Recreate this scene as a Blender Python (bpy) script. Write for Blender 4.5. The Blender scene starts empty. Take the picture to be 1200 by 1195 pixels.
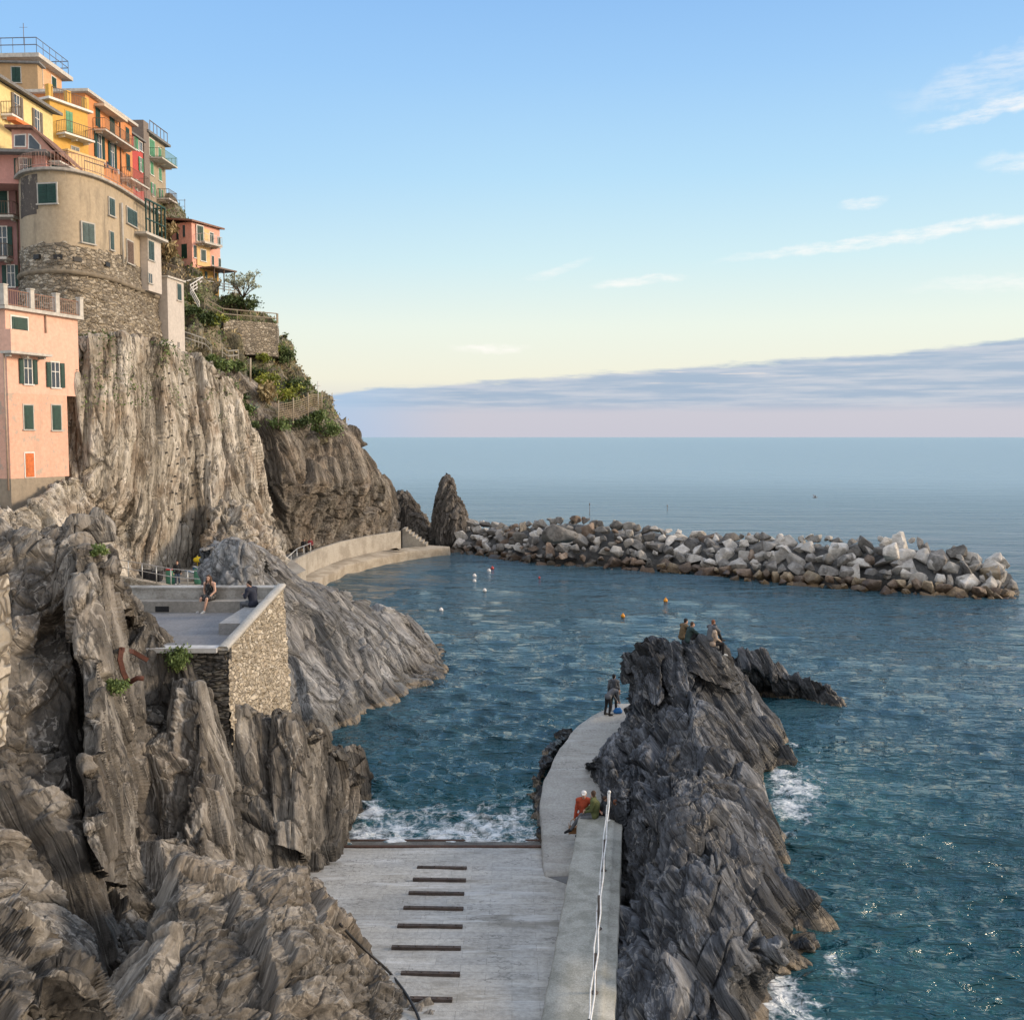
import bpy, math, random
import numpy as np
from mathutils import Vector
scene = bpy.context.scene
col = scene.collection
R = math.radians
rnd = random.Random(7)

# ------------------------------------------------------------------ camera
CAM_H = 14.5
PITCH = R(4.07)
FPX = 1200.0
cam_d = bpy.data.cameras.new("camera")
cam = bpy.data.objects.new("camera", cam_d)
col.objects.link(cam)
cam.location = (0, 0, CAM_H)
cam.rotation_euler = (R(90) - PITCH, 0, 0)
cam_d.sensor_fit = 'HORIZONTAL'
cam_d.sensor_width = 36.0
cam_d.lens = 36.0
cam_d.clip_start = 0.5
cam_d.clip_end = 90000
scene.camera = cam
# ------------------------------------------------------------------ view / world / sun
scene.view_settings.view_transform = 'Standard'
scene.view_settings.look = 'None'
scene.view_settings.exposure = 0.26
scene.view_settings.gamma = 1.0
scene.view_settings.use_curve_mapping = False
scene.render.engine = 'CYCLES'
scene.cycles.max_bounces = 5
scene.cycles.diffuse_bounces = 2
scene.cycles.glossy_bounces = 2
scene.cycles.use_denoising = True

SUN_AZ, SUN_EL = 84.0, 17.0          # degrees: azimuth to the right of the view direction (+Y), elevation
sun_d = bpy.data.lights.new("sun", 'SUN')
sun_d.energy = 2.9
sun_d.angle = R(13)
sun_d.color = (1.0, 0.80, 0.58)
sun = bpy.data.objects.new("sun", sun_d)
col.objects.link(sun)
sdir = Vector((math.sin(R(SUN_AZ)) * math.cos(R(SUN_EL)), math.cos(R(SUN_AZ)) * math.cos(R(SUN_EL)), math.sin(R(SUN_EL))))
sun.rotation_euler = sdir.to_track_quat('Z', 'Y').to_euler()
sun.location = (60, 20, 60)


def lin(c):
    return tuple(((x / 12.92) if x <= 0.04045 else ((x + 0.055) / 1.055) ** 2.4) for x in c)


class NT:
    """small helper around a node tree"""
    def __init__(s, tree):
        s.t = tree
        s.n = tree.nodes
        s.l = tree.links

    def add(s, typ, **kw):
        n = s.n.new(typ)
        for k, v in kw.items():
            setattr(n, k, v)
        return n

    def put(s, sock, v):
        if hasattr(v, 'is_linked') or isinstance(v, bpy.types.NodeSocket):
            s.l.new(v, sock)
        elif v is not None:
            if hasattr(sock.default_value, '__len__') and not hasattr(v, '__len__'):
                v = (v,) * len(sock.default_value)
            if hasattr(sock.default_value, '__len__') and len(sock.default_value) == 4 and len(v) == 3:
                v = tuple(v) + (1,)
            sock.default_value = v

    def math(s, op, a, b=None, c=None, clamp=False):
        n = s.add('ShaderNodeMath', operation=op, use_clamp=clamp)
        s.put(n.inputs[0], a)
        if b is not None:
            s.put(n.inputs[1], b)
        if c is not None:
            s.put(n.inputs[2], c)
        return n.outputs[0]

    def mix(s, f, a, b, mode='MIX'):
        n = s.add('ShaderNodeMix', data_type='RGBA', blend_type=mode)
        s.put(n.inputs[0], f)
        s.put(n.inputs[6], a)
        s.put(n.inputs[7], b)
        return n.outputs[2]

    def smooth(s, x, a, b, lo=0.0, hi=1.0):
        n = s.add('ShaderNodeMapRange', interpolation_type='SMOOTHSTEP')
        for i, v in enumerate((x, a, b, lo, hi)):
            s.put(n.inputs[i], v)
        return n.outputs[0]

    def noise(s, vec, scale, detail=6, rough=0.6, dist=0.0, out=0):
        n = s.add('ShaderNodeTexNoise')
        s.put(n.inputs['Vector'], vec)
        s.put(n.inputs['Scale'], scale)
        s.put(n.inputs['Detail'], detail)
        s.put(n.inputs['Roughness'], rough)
        s.put(n.inputs['Distortion'], dist)
        return n.outputs[out]

    def voro(s, vec, scale, feature='F1', rand=1.0, out='Distance'):
        n = s.add('ShaderNodeTexVoronoi', feature=feature)
        s.put(n.inputs['Vector'], vec)
        s.put(n.inputs['Scale'], scale)
        s.put(n.inputs['Randomness'], rand)
        return n.outputs[out]

    def mapping(s, vec, scale=(1, 1, 1), rot=(0, 0, 0), loc=(0, 0, 0)):
        n = s.add('ShaderNodeMapping')
        s.put(n.inputs[0], vec)
        s.put(n.inputs['Location'], loc)
        s.put(n.inputs['Rotation'], rot)
        s.put(n.inputs['Scale'], scale)
        return n.outputs[0]

    def ramp(s, f, stops):
        n = s.add('ShaderNodeValToRGB')
        r = n.color_ramp
        while len(r.elements) < len(stops):
            r.elements.new(0.5)
        for e, (p, c) in zip(r.elements, stops):
            e.position = p
            e.color = tuple(c) + (1,)
        s.put(n.inputs[0], f)
        return n.outputs[0]

    def bump(s, h, dist, strength=1.0, normal=None):
        n = s.add('ShaderNodeBump')
        s.put(n.inputs['Height'], h)
        s.put(n.inputs['Distance'], dist)
        s.put(n.inputs['Strength'], strength)
        if normal is not None:
            s.put(n.inputs['Normal'], normal)
        return n.outputs[0]


def make_world():
    w = bpy.data.worlds.new("World")
    scene.world = w
    w.use_nodes = True
    t = NT(w.node_tree)
    t.n.clear()
    out = t.add('ShaderNodeOutputWorld')
    bg = t.add('ShaderNodeBackground')
    bg.inputs['Strength'].default_value = 0.1
    t.l.new(bg.outputs[0], out.inputs[0])
    sky = t.add('ShaderNodeTexSky', sky_type='NISHITA')
    sky.sun_disc = False
    sky.sun_elevation = R(SUN_EL)
    sky.sun_rotation = R(SUN_AZ)
    tc = t.add('ShaderNodeTexCoord')
    nrm = t.add('ShaderNodeVectorMath', operation='NORMALIZE')
    t.l.new(tc.outputs['Generated'], nrm.inputs[0])
    sp = t.add('ShaderNodeSeparateXYZ')
    t.l.new(nrm.outputs[0], sp.inputs[0])
    el = t.math('MULTIPLY', t.math('ARCSINE', sp.outputs[2]), 57.29578)      # elevation, degrees
    az = t.math('MULTIPLY', t.math('ARCTAN2', sp.outputs[0], sp.outputs[1]), 57.29578)   # azimuth right of +Y
    f = t.math('DIVIDE', t.math('ADD', el, 5.0), 95.0, clamp=True)

    def e(d):
        return (d + 5) / 95.0
    grad = t.ramp(f, [(e(-5), lin((.42, .52, .60))), (e(-0.2), lin((.70, .72, .78))), (e(0.8), lin((.78, .77, .79))),
                      (e(3.2), lin((.895, .885, .815))), (e(6.0), lin((.875, .905, .86))), (e(9.5), lin((.78, .88, .90))),
                      (e(14.), lin((.675, .825, .92))), (e(19.), lin((.585, .755, .915))), (e(24.), lin((.51, .69, .89))),
                      (e(45.), lin((.43, .62, .86))), (e(90.), lin((.33, .52, .78)))])
    # left side a little deeper blue
    leftw = t.smooth(az, 5, -28)
    hi = t.smooth(el, 4, 16)
    grad = t.mix(t.math('MULTIPLY', t.math('MULTIPLY', leftw, hi), 0.35), grad, lin((.52, .72, .93)))
    # the sea of air towards the sun is warmer and brighter
    toward = t.smooth(az, 35, 84)
    low = t.smooth(el, 32, 3)
    grad = t.mix(t.math('MULTIPLY', t.math('MULTIPLY', toward, low), 0.8), grad, (1.75, 1.30, 0.85))
    # thin bright veil added overhead and landwards, out of view, as fill light
    fill_veil = t.math('MAXIMUM', t.smooth(el, 32, 60), t.math('MULTIPLY', t.smooth(t.math('ABSOLUTE', az), 60, 110), t.smooth(el, 2, 14)))
    vn = t.smooth(t.noise(nrm.outputs[0], 2.2, 5, .6), .3, .7, .55, 1.0)
    grad = t.mix(t.math('MULTIPLY', fill_veil, vn), grad, (1.02, 1.02, 1.05))
    # cloud coordinates
    cv = t.add('ShaderNodeCombineXYZ')
    t.put(cv.inputs[0], az)
    t.put(cv.inputs[1], el)
    c = cv.outputs[0]
    # bank of lilac cloud low over the horizon, its top climbing to the right
    top = t.math('MULTIPLY_ADD', az, 0.062, 3.28)
    topl = t.smooth(az, -6, -14, 0, -0.45)
    n1 = t.noise(t.mapping(c, (0.22, 1.5, 1)), 1.0, 6, 0.62)
    top = t.math('ADD', t.math('ADD', top, topl), t.math('MULTIPLY_ADD', n1, 1.1, -0.55))
    bank = t.smooth(t.math('SUBTRACT', top, el), -0.02, 0.30)
    n2 = t.noise(t.mapping(c, (0.16, 2.4, 1)), 1.0, 6, 0.6)
    bankc = t.mix(t.smooth(n2, 0.38, 0.66), lin((.595, .67, .76)), lin((.725, .75, .80)))
    bankc = t.mix(t.smooth(el, 2.0, 1.2), bankc, lin((.745, .74, .785)))
    bankc = t.mix(t.math('MULTIPLY', t.smooth(az, -2, -11), .8), bankc, lin((.63, .735, .85)))
    bank = t.math('MULTIPLY', bank, t.smooth(t.math('ABSOLUTE', az), 100, 60))
    # streaks of light inside the bank near its top
    slit = t.math('MULTIPLY', t.smooth(t.noise(t.mapping(c, (0.12, 3.6, 1), loc=(4, 2, 0)), 1.0, 5, 0.6), 0.60, 0.70), t.smooth(t.math('SUBTRACT', top, el), 1.6, 0.2))
    bankc = t.mix(t.math('MULTIPLY', slit, 0.85), bankc, lin((.93, .87, .83)))
    g = t.mix(t.math('MULTIPLY', bank, 0.96), grad, bankc)

    # thin white cirrus streaks: (azimuth, elevation, half length, half height, tilt)
    def streak(a0, e0, la, le, tilt, seed, k):
        da = t.math('SUBTRACT', az, a0)
        wob = t.math('MULTIPLY_ADD', t.noise(t.mapping(c, (.35, .35, 1), loc=(seed, seed, 0)), 1.0, 4, .6), le * 2.6, -le * 1.3)
        de = t.math('SUBTRACT', t.math('SUBTRACT', el, e0), t.math('MULTIPLY_ADD', da, tilt, wob))
        q = t.math('ADD', t.math('POWER', t.math('DIVIDE', t.math('ABSOLUTE', da), la), 2.0), t.math('POWER', t.math('DIVIDE', t.math('ABSOLUTE', de), le), 2.0))
        body = t.smooth(q, 1.0, 0.0)
        tex = t.smooth(t.noise(t.mapping(c, (.5, 2.2, 1), rot=(0, 0, -math.atan(tilt)), loc=(seed * 3, 1, 0)), 1.2, 6, .65), .24, .74)
        return t.math('MULTIPLY', t.math('MULTIPLY', body, tex), k * .88)
    S = None
    for args in ((20.5, 10.2, 10.5, .42, .085, 1.3, .95), (25.8, 16.0, 5.5, .55, .16, 4.1, .9), (26.0, 17.6, 7.0, 1.6, .12, 8.2, .45),
                 (7.0, 8.4, 3.0, .33, .10, 2.7, .85), (18.6, 11.9, 1.4, .40, .05, 6.4, .75), (26, 13.4, 2.4, .7, .05, 3.6, .6),
                 (2.5, 9.1, 2.2, .32, .25, 9.9, .45), (-1.2, 4.9, 2.6, .35, -.04, 5.2, .9), (27, 7.6, 7, .6, .0, 7.7, .55),
                 (40, 22, 9, 2.2, .12, 12.2, .6), (58, 14, 12, 2.0, .05, 14.2, .6), (-25.5, 22.5, 2, .8, .02, 17.7, .25)):
        s1 = streak(*args)
        S = s1 if S is None else t.math('MAXIMUM', S, s1)
    g = t.mix(S, g, lin((.965, .945, .925)))
    # scale to the background strength, then let the physical sky tint it
    g10 = t.add('ShaderNodeVectorMath', operation='SCALE')
    t.l.new(g, g10.inputs[0])
    g10.inputs['Scale'].default_value = 10.0
    m = t.mix(0.06, g10.outputs[0], sky.outputs[0])
    t.l.new(m, bg.inputs[0])


make_world()

# ------------------------------------------------------------------ pixel -> world (photograph pixels, 1200 x 1195)
CAMP = np.array([0, 0, CAM_H])
_f = np.array([0, math.cos(PITCH), -math.sin(PITCH)])
_u = np.array([0, math.sin(PITCH), math.cos(PITCH)])
_r = np.array([1.0, 0, 0])


def ray(px, py):
    return _f + (px - 600.0) / FPX * _r + (597.5 - py) / FPX * _u


def W(px, py, d):
    """world point seen at pixel px,py at distance d along Y"""
    q = ray(px, py)
    return CAMP + q * (d / q[1])


def Wz(px, py, z):
    q = ray(px, py)
    return CAMP + q * ((z - CAM_H) / q[2])


def px_of(p):
    v = np.asarray(p, float) - CAMP
    return 600 + FPX * v.dot(_r) / v.dot(_f), 597.5 - FPX * v.dot(_u) / v.dot(_f)


# ------------------------------------------------------------------ objects
WORLD_LOC = {}


def tag(o, label=None, cat=None, group=None, kind=None):
    if label:
        o['label'] = label
    if cat:
        o['category'] = cat
    if group:
        o['group'] = group
    if kind:
        o['kind'] = kind
    return o


def empty(name, loc, label=None, cat=None, group=None):
    o = bpy.data.objects.new(name, None)
    o.empty_display_size = 0.3
    o.location = [float(x) for x in loc]
    col.objects.link(o)
    WORLD_LOC[o.name] = np.array([float(x) for x in loc])
    return tag(o, label, cat, group)


def link_mesh(name, me, mats, parent=None, origin=None):
    for m in (mats if isinstance(mats, (list, tuple)) else [mats]):
        me.materials.append(m)
    o = bpy.data.objects.new(name, me)
    col.objects.link(o)
    po = WORLD_LOC[parent.name] if parent is not None else np.zeros(3)
    org = np.zeros(3) if (origin is None and parent is None) else (po if origin is None else np.asarray(origin, float))
    if parent is not None:
        o.parent = parent
    o.location = [float(x) for x in (org - po)]
    WORLD_LOC[o.name] = org
    return o


def mesh_np(name, V, F, mats, parent=None, attrs=None, smooth=True, origin=None, flat_mat=None):
    V = np.asarray(V, np.float64)
    po = WORLD_LOC[parent.name] if parent is not None else np.zeros(3)
    org = po if origin is None else np.asarray(origin, float)
    V = (V - org).astype(np.float32)
    F = np.asarray(F, np.int32)
    k = F.shape[1]
    me = bpy.data.meshes.new(name)
    me.vertices.add(len(V))
    me.vertices.foreach_set('co', V.ravel())
    me.loops.add(F.size)
    me.loops.foreach_set('vertex_index', F.ravel())
    me.polygons.add(len(F))
    me.polygons.foreach_set('loop_start', np.arange(0, F.size, k, dtype=np.int32))
    me.polygons.foreach_set('loop_total', np.full(len(F), k, np.int32))
    if smooth:
        me.polygons.foreach_set('use_smooth', np.ones(len(F), bool))
    if flat_mat is not None:
        me.polygons.foreach_set('material_index', np.asarray(flat_mat, np.int32))
    for an, a in (attrs or {}).items():
        at = me.attributes.new(an, 'FLOAT', 'POINT')
        at.data.foreach_set('value', np.asarray(a, np.float32).ravel())
    me.update(calc_edges=True)
    me.validate()
    return link_mesh(name, me, mats, parent, org)


class MB:
    """collects simple shapes (world coordinates) into one mesh"""
    def __init__(s):
        s.v, s.f, s.m, s.sm = [], [], [], []

    def _add(s, vs, fs, mi=0, smooth=False):
        b = len(s.v)
        s.v += [tuple(float(c) for c in p) for p in vs]
        for f in fs:
            s.f.append(tuple(b + i for i in f))
            s.m.append(mi)
            s.sm.append(smooth)
        return s

    def obox(s, c, ax, h, mi=0):
        """oriented box: centre, three unit axes, half sizes"""
        c = np.asarray(c, float)
        a = [np.asarray(x, float) * k for x, k in zip(ax, h)]
        vs = [c + sx * a[0] + sy * a[1] + sz * a[2] for sz in (-1, 1) for sy in (-1, 1) for sx in (-1, 1)]
        fs = [(0, 2, 3, 1), (4, 5, 7, 6), (0, 1, 5, 4), (2, 6, 7, 3), (0, 4, 6, 2), (1, 3, 7, 5)]
        return s._add(vs, fs, mi)

    def box(s, lo, hi, mi=0):
        lo, hi = np.asarray(lo, float), np.asarray(hi, float)
        return s.obox((lo + hi) / 2, np.eye(3), (hi - lo) / 2, mi)

    def quad(s, a, b, c, d, mi=0):
        return s._add([a, b, c, d], [(0, 1, 2, 3)], mi)

    def prism(s, poly, z0, z1, mi=0):
        """vertical prism over a plan polygon (counter-clockwise); z may be a list per corner"""
        n = len(poly)
        z0 = [z0] * n if not hasattr(z0, '__len__') else z0
        z1 = [z1] * n if not hasattr(z1, '__len__') else z1
        vs = [(p[0], p[1], z) for p, z in zip(poly, z0)] + [(p[0], p[1], z) for p, z in zip(poly, z1)]
        fs = [tuple(range(n))[::-1], tuple(range(n, 2 * n))] + [(i, (i + 1) % n, n + (i + 1) % n, n + i) for i in range(n)]
        return s._add(vs, fs, mi)

    def tube(s, pts, r, n=6, mi=0, r_end=None, smooth=True):
        pts = [np.asarray(p, float) for p in pts]
        vs, fs = [], []
        for i, p in enumerate(pts):
            t = pts[min(i + 1, len(pts) - 1)] - pts[max(i - 1, 0)]
            t = t / (np.linalg.norm(t) + 1e-9)
            a = np.cross(t, (0, 0, 1.0) if abs(t[2]) < 0.9 else (1.0, 0, 0))
            a /= np.linalg.norm(a)
            b = np.cross(t, a)
            rr = r if r_end is None else r + (r_end - r) * i / max(1, len(pts) - 1)
            for k in range(n):
                w = 2 * math.pi * k / n
                vs.append(p + rr * (math.cos(w) * a + math.sin(w) * b))
        m = len(pts)
        for i in range(m - 1):
            for k in range(n):
                k2 = (k + 1) % n
                fs.append((i * n + k, i * n + k2, (i + 1) * n + k2, (i + 1) * n + k))
        fs.append(tuple(range(n))[::-1])
        fs.append(tuple(range((m - 1) * n, m * n)))
        return s._add(vs, fs, mi, smooth)

    def ball(s, c, r, mi=0, nu=10, nv=7):
        r = (r, r, r) if not hasattr(r, '__len__') else r
        vs = [(c[0], c[1], c[2] - r[2])]
        for j in range(1, nv):
            ph = -math.pi / 2 + math.pi * j / nv
            for i in range(nu):
                th = 2 * math.pi * i / nu
                vs.append((c[0] + r[0] * math.cos(ph) * math.cos(th), c[1] + r[1] * math.cos(ph) * math.sin(th), c[2] + r[2] * math.sin(ph)))
        vs.append((c[0], c[1], c[2] + r[2]))
        fs = [(0, 1 + (i + 1) % nu, 1 + i) for i in range(nu)]
        for j in range(nv - 2):
            for i in range(nu):
                a, b = 1 + j * nu + i, 1 + j * nu + (i + 1) % nu
                fs.append((a, b, b + nu, a + nu))
        L = len(vs) - 1
        o = 1 + (nv - 2) * nu
        fs += [(o + i, o + (i + 1) % nu, L) for i in range(nu)]
        return s._add(vs, fs, mi, True)

    def lathe(s, c, prof, n=12, mi=0):
        """profile of (radius, z) turned about the vertical through c"""
        vs, fs = [], []
        for r, z in prof:
            for k in range(n):
                w = 2 * math.pi * k / n
                vs.append((c[0] + r * math.cos(w), c[1] + r * math.sin(w), c[2] + z))
        m = len(prof)
        for i in range(m - 1):
            for k in range(n):
                fs.append((i * n + k, i * n + (k + 1) % n, (i + 1) * n + (k + 1) % n, (i + 1) * n + k))
        fs += [tuple(range(n))[::-1], tuple(range((m - 1) * n, m * n))]
        return s._add(vs, fs, mi, True)

    def build(s, name, mats, parent=None, origin=None):
        po = WORLD_LOC[parent.name] if parent is not None else np.zeros(3)
        org = po if origin is None else np.asarray(origin, float)
        me = bpy.data.meshes.new(name)
        me.from_pydata([(v[0] - org[0], v[1] - org[1], v[2] - org[2]) for v in s.v], [], s.f)
        for p, mi, sm in zip(me.polygons, s.m, s.sm):
            p.material_index = mi
            p.use_smooth = sm
        me.update()
        return link_mesh(name, me, mats, parent, org)


# ------------------------------------------------------------------ numpy noise
def _hash(ix, iy, iz, seed):
    h = (ix.astype(np.uint32) * np.uint32(374761393)) ^ (iy.astype(np.uint32) * np.uint32(668265263)) ^ (iz.astype(np.uint32) * np.uint32(2147483647)) ^ np.uint32((seed * 974634777 + 12345) & 0xffffffff)
    h = (h ^ (h >> np.uint32(13))) * np.uint32(1274126177)
    h = (h ^ (h >> np.uint32(16))) * np.uint32(2246822519)
    return h ^ (h >> np.uint32(15))


def _h01(h):
    return (h & np.uint32(0xffffff)).astype(np.float32) / np.float32(16777215.0)


def vnoise(P, seed=0):
    """value noise in -1..1"""
    I = np.floor(P).astype(np.int64)
    fr = (P - I).astype(np.float32)
    fr = fr * fr * fr * (fr * (fr * 6 - 15) + 10)
    out = 0
    for dx in (0, 1):
        wx = fr[:, 0] if dx else 1 - fr[:, 0]
        for dy in (0, 1):
            wy = fr[:, 1] if dy else 1 - fr[:, 1]
            for dz in (0, 1):
                wz = fr[:, 2] if dz else 1 - fr[:, 2]
                out = out + wx * wy * wz * _h01(_hash(I[:, 0] + dx, I[:, 1] + dy, I[:, 2] + dz, seed))
    return out * 2 - 1


def fbm(P, oct=4, seed=0, gain=0.5):
    a, s, out = 1.0, 1.0, 0
    for i in range(oct):
        out = out + a * vnoise(P * s + 17.3 * i, seed + i)
        a *= gain
        s *= 2.03
    return out


def plates(P, seed, edge=0.055):
    """blocky cells: returns height -1..1 with tilted tops, crack strength 0..1, random value per cell"""
    I = np.floor(P).astype(np.int64)
    n = len(P)
    d1 = np.full(n, 9e9, np.float32)
    d2 = np.full(n, 9e9, np.float32)
    h1 = np.zeros(n, np.float32)
    h2 = np.zeros(n, np.float32)
    r1 = np.zeros(n, np.float32)
    for dx in (-1, 0, 1):
        for dy in (-1, 0, 1):
            for dz in (-1, 0, 1):
                a, b, c = I[:, 0] + dx, I[:, 1] + dy, I[:, 2] + dz
                h = _hash(a, b, c, seed)
                jx = _h01(h)
                jy = _h01(h * np.uint32(747796405) + np.uint32(2891336453) ^ (h >> np.uint32(9)))
                jz = _h01(h * np.uint32(277803737) ^ (h >> np.uint32(7)))
                ex, ey, ez = P[:, 0] - (a + jx), P[:, 1] - (b + jy), P[:, 2] - (c + jz)
                d = (.70 * np.sqrt(ex * ex + ey * ey + ez * ez) + .30 * np.maximum(np.maximum(np.abs(ex), np.abs(ey)), np.abs(ez))).astype(np.float32)
                hh = _h01(h * np.uint32(1103515245) + np.uint32(12345))
                t1 = _h01(h * np.uint32(69069) ^ (h >> np.uint32(5))) - 0.5
                t2 = _h01(h * np.uint32(22695477) ^ (h >> np.uint32(3))) - 0.5
                t3 = _h01(h * np.uint32(134775813) ^ (h >> np.uint32(11))) - 0.5
                val = (hh * 2 - 1) + 1.7 * (ex * t1 + ey * t2 + ez * t3)
                nearer = d < d1
                mid = (~nearer) & (d < d2)
                d2 = np.where(nearer, d1, np.where(mid, d, d2))
                h2 = np.where(nearer, h1, np.where(mid, val, h2))
                h1 = np.where(nearer, val, h1)
                r1 = np.where(nearer, hh, r1)
                d1 = np.where(nearer, d, d1)
    w = np.clip((d2 - d1) / edge, 0, 1)
    w = w * w * (3 - 2 * w)
    return h1 * (.5 + .5 * w) + h2 * (.5 - .5 * w), 1 - w, r1


def frame_from(long, thin):
    """rotation rows: long axis, middle axis, thin axis"""
    e = np.asarray(long, float)
    e /= np.linalg.norm(e)
    t = np.asarray(thin, float)
    t = t - e * t.dot(e)
    t /= np.linalg.norm(t)
    return np.array([e, np.cross(t, e), t])


# ------------------------------------------------------------------ relief surfaces (rock masses)
def _resample(pts, n):
    pts = np.asarray(pts, float)
    s = np.concatenate([[0], np.cumsum(np.linalg.norm(np.diff(pts, axis=0), axis=1))])
    t = np.linspace(0, s[-1], n)
    return np.stack([np.interp(t, s, pts[:, k]) for k in range(3)], 1)


def _blur(G, it):
    for _ in range(it):
        H = G.copy()
        H[1:-1] = (G[:-2] + 2 * G[1:-1] + G[2:]) / 4
        G = H
        H = G.copy()
        H[:, 1:-1] = (G[:, :-2] + 2 * G[:, 1:-1] + G[:, 2:]) / 4
        G = H
    return G


def relief(cols, nu, nv, layers, blur=10, back=5.0, backz=-1.5, ends=(True, True), warp=0.5, warpscale=0.5, big=0.0, bigscale=0.25, seed=0, fine=0.03):
    """cols: polylines of world points (top to bottom) from one side to the other; gives a displaced closed-looking shell"""
    C = []
    for c in cols:
        c = [np.asarray(p, float) for p in c]
        C.append([c[0] + np.array([0, back, backz]), c[0] + np.array([0, back * .35, backz * .12])] + c)
    if ends[0]:
        C = [[p + np.array([-.3, back * (1 + .0 * k), -.3]) for k, p in enumerate(C[0])]] + C
    if ends[1]:
        C = C + [[p + np.array([-.6, back, -.5]) for p in C[-1]]]
    G0 = np.stack([_resample(c, nv) for c in C])
    m = G0.mean(1)
    s = np.concatenate([[0], np.cumsum(np.maximum(np.linalg.norm(np.diff(m, axis=0), axis=1), .2))])
    t = np.linspace(0, s[-1], nu)
    G = np.stack([np.stack([np.interp(t, s, G0[:, j, k]) for j in range(nv)], 1) for k in range(3)], 2)
    G = _blur(G, blur)
    du = np.gradient(G, axis=0)
    dv = np.gradient(G, axis=1)
    N = np.cross(du, dv)
    N /= (np.linalg.norm(N, axis=2, keepdims=True) + 1e-9)
    if (N * (CAMP - G)).sum(2).mean() < 0:
        N = -N
        flip = True
    else:
        flip = False
    N = _blur(N, 12)
    N /= (np.linalg.norm(N, axis=2, keepdims=True) + 1e-9)
    P = G.reshape(-1, 3)
    Nf = N.reshape(-1, 3)
    Pw = P + warp * np.stack([fbm(P * warpscale, 3, seed + 50), fbm(P * warpscale + 31, 3, seed + 60), fbm(P * warpscale + 77, 3, seed + 70)], 1)
    D = np.zeros(len(P))
    tone = np.zeros(len(P))
    if big:
        D += big * fbm(P * bigscale, 3, seed + 5)
    for (amp, M, sc, crack, sd) in layers:
        gj = np.random.RandomState(sd)
        M = frame_from(np.asarray(M)[0] + gj.normal(0, .06, 3), np.asarray(M)[2] + gj.normal(0, .13, 3))
        Q = (Pw @ np.asarray(M).T) / np.asarray(sc, float)
        h, ck, rv = plates(Q, sd)
        D += amp * h - crack * ck
        tone += amp * (rv - .5)
    D += fine * fbm(P * 2.2, 4, seed + 9)
    P = P + Nf * D[:, None]
    tone = tone / (np.abs(tone).max() + 1e-9) * .5 + .5
    idx = np.arange(nu * nv).reshape(nu, nv)
    a, b, c, d = idx[:-1, :-1], idx[1:, :-1], idx[1:, 1:], idx[:-1, 1:]
    F = np.stack([a, b, c, d], 2).reshape(-1, 4)
    if flip:
        F = F[:, ::-1]
    return P, F, tone


def rock(name, mat, parts, parent=None):
    Vs, Fs, Ts, o = [], [], [], 0
    for V, F, T in parts:
        Vs.append(V)
        Fs.append(F + o)
        Ts.append(T)
        o += len(V)
    return mesh_np(name, np.concatenate(Vs), np.concatenate(Fs), mat, parent, {'tone': np.concatenate(Ts)}, smooth=False)
# ------------------------------------------------------------------ materials
def new_mat(name):
    m = bpy.data.materials.new(name)
    m.use_nodes = True
    t = NT(m.node_tree)
    t.n.clear()
    out = t.add('ShaderNodeOutputMaterial')
    b = t.add('ShaderNodeBsdfPrincipled')
    t.l.new(b.outputs[0], out.inputs[0])
    tc = t.add('ShaderNodeTexCoord')
    geo = t.add('ShaderNodeNewGeometry')
    return m, t, b, tc.outputs['Object'], geo.outputs['Position']


def plain(name, c, rough=0.6, var=0.25, scale=3.0, metal=0.0, bump=0.0, stain=None, spec=0.4):
    """paint, cloth, metal: a base colour with small irregular variation"""
    m, t, b, oc, wp = new_mat(name)
    n = t.noise(wp, scale, 5, .6)
    k = t.smooth(n, .25, .75, 1 - var, 1 + var)
    cc = t.mix(1.0, tuple(c), k, 'MULTIPLY')
    if stain:
        s = t.smooth(t.noise(t.mapping(wp, (1, 1, .25)), scale * .6, 6, .7), .52, .70)
        cc = t.mix(t.math('MULTIPLY', s, .6), cc, stain)
    t.put(b.inputs['Base Color'], cc)
    b.inputs['Roughness'].default_value = rough
    b.inputs['Metallic'].default_value = metal
    b.inputs['Specular IOR Level'].default_value = spec
    if bump:
        t.put(b.inputs['Normal'], t.bump(t.noise(wp, scale * 4, 6, .65), bump))
    return m


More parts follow.
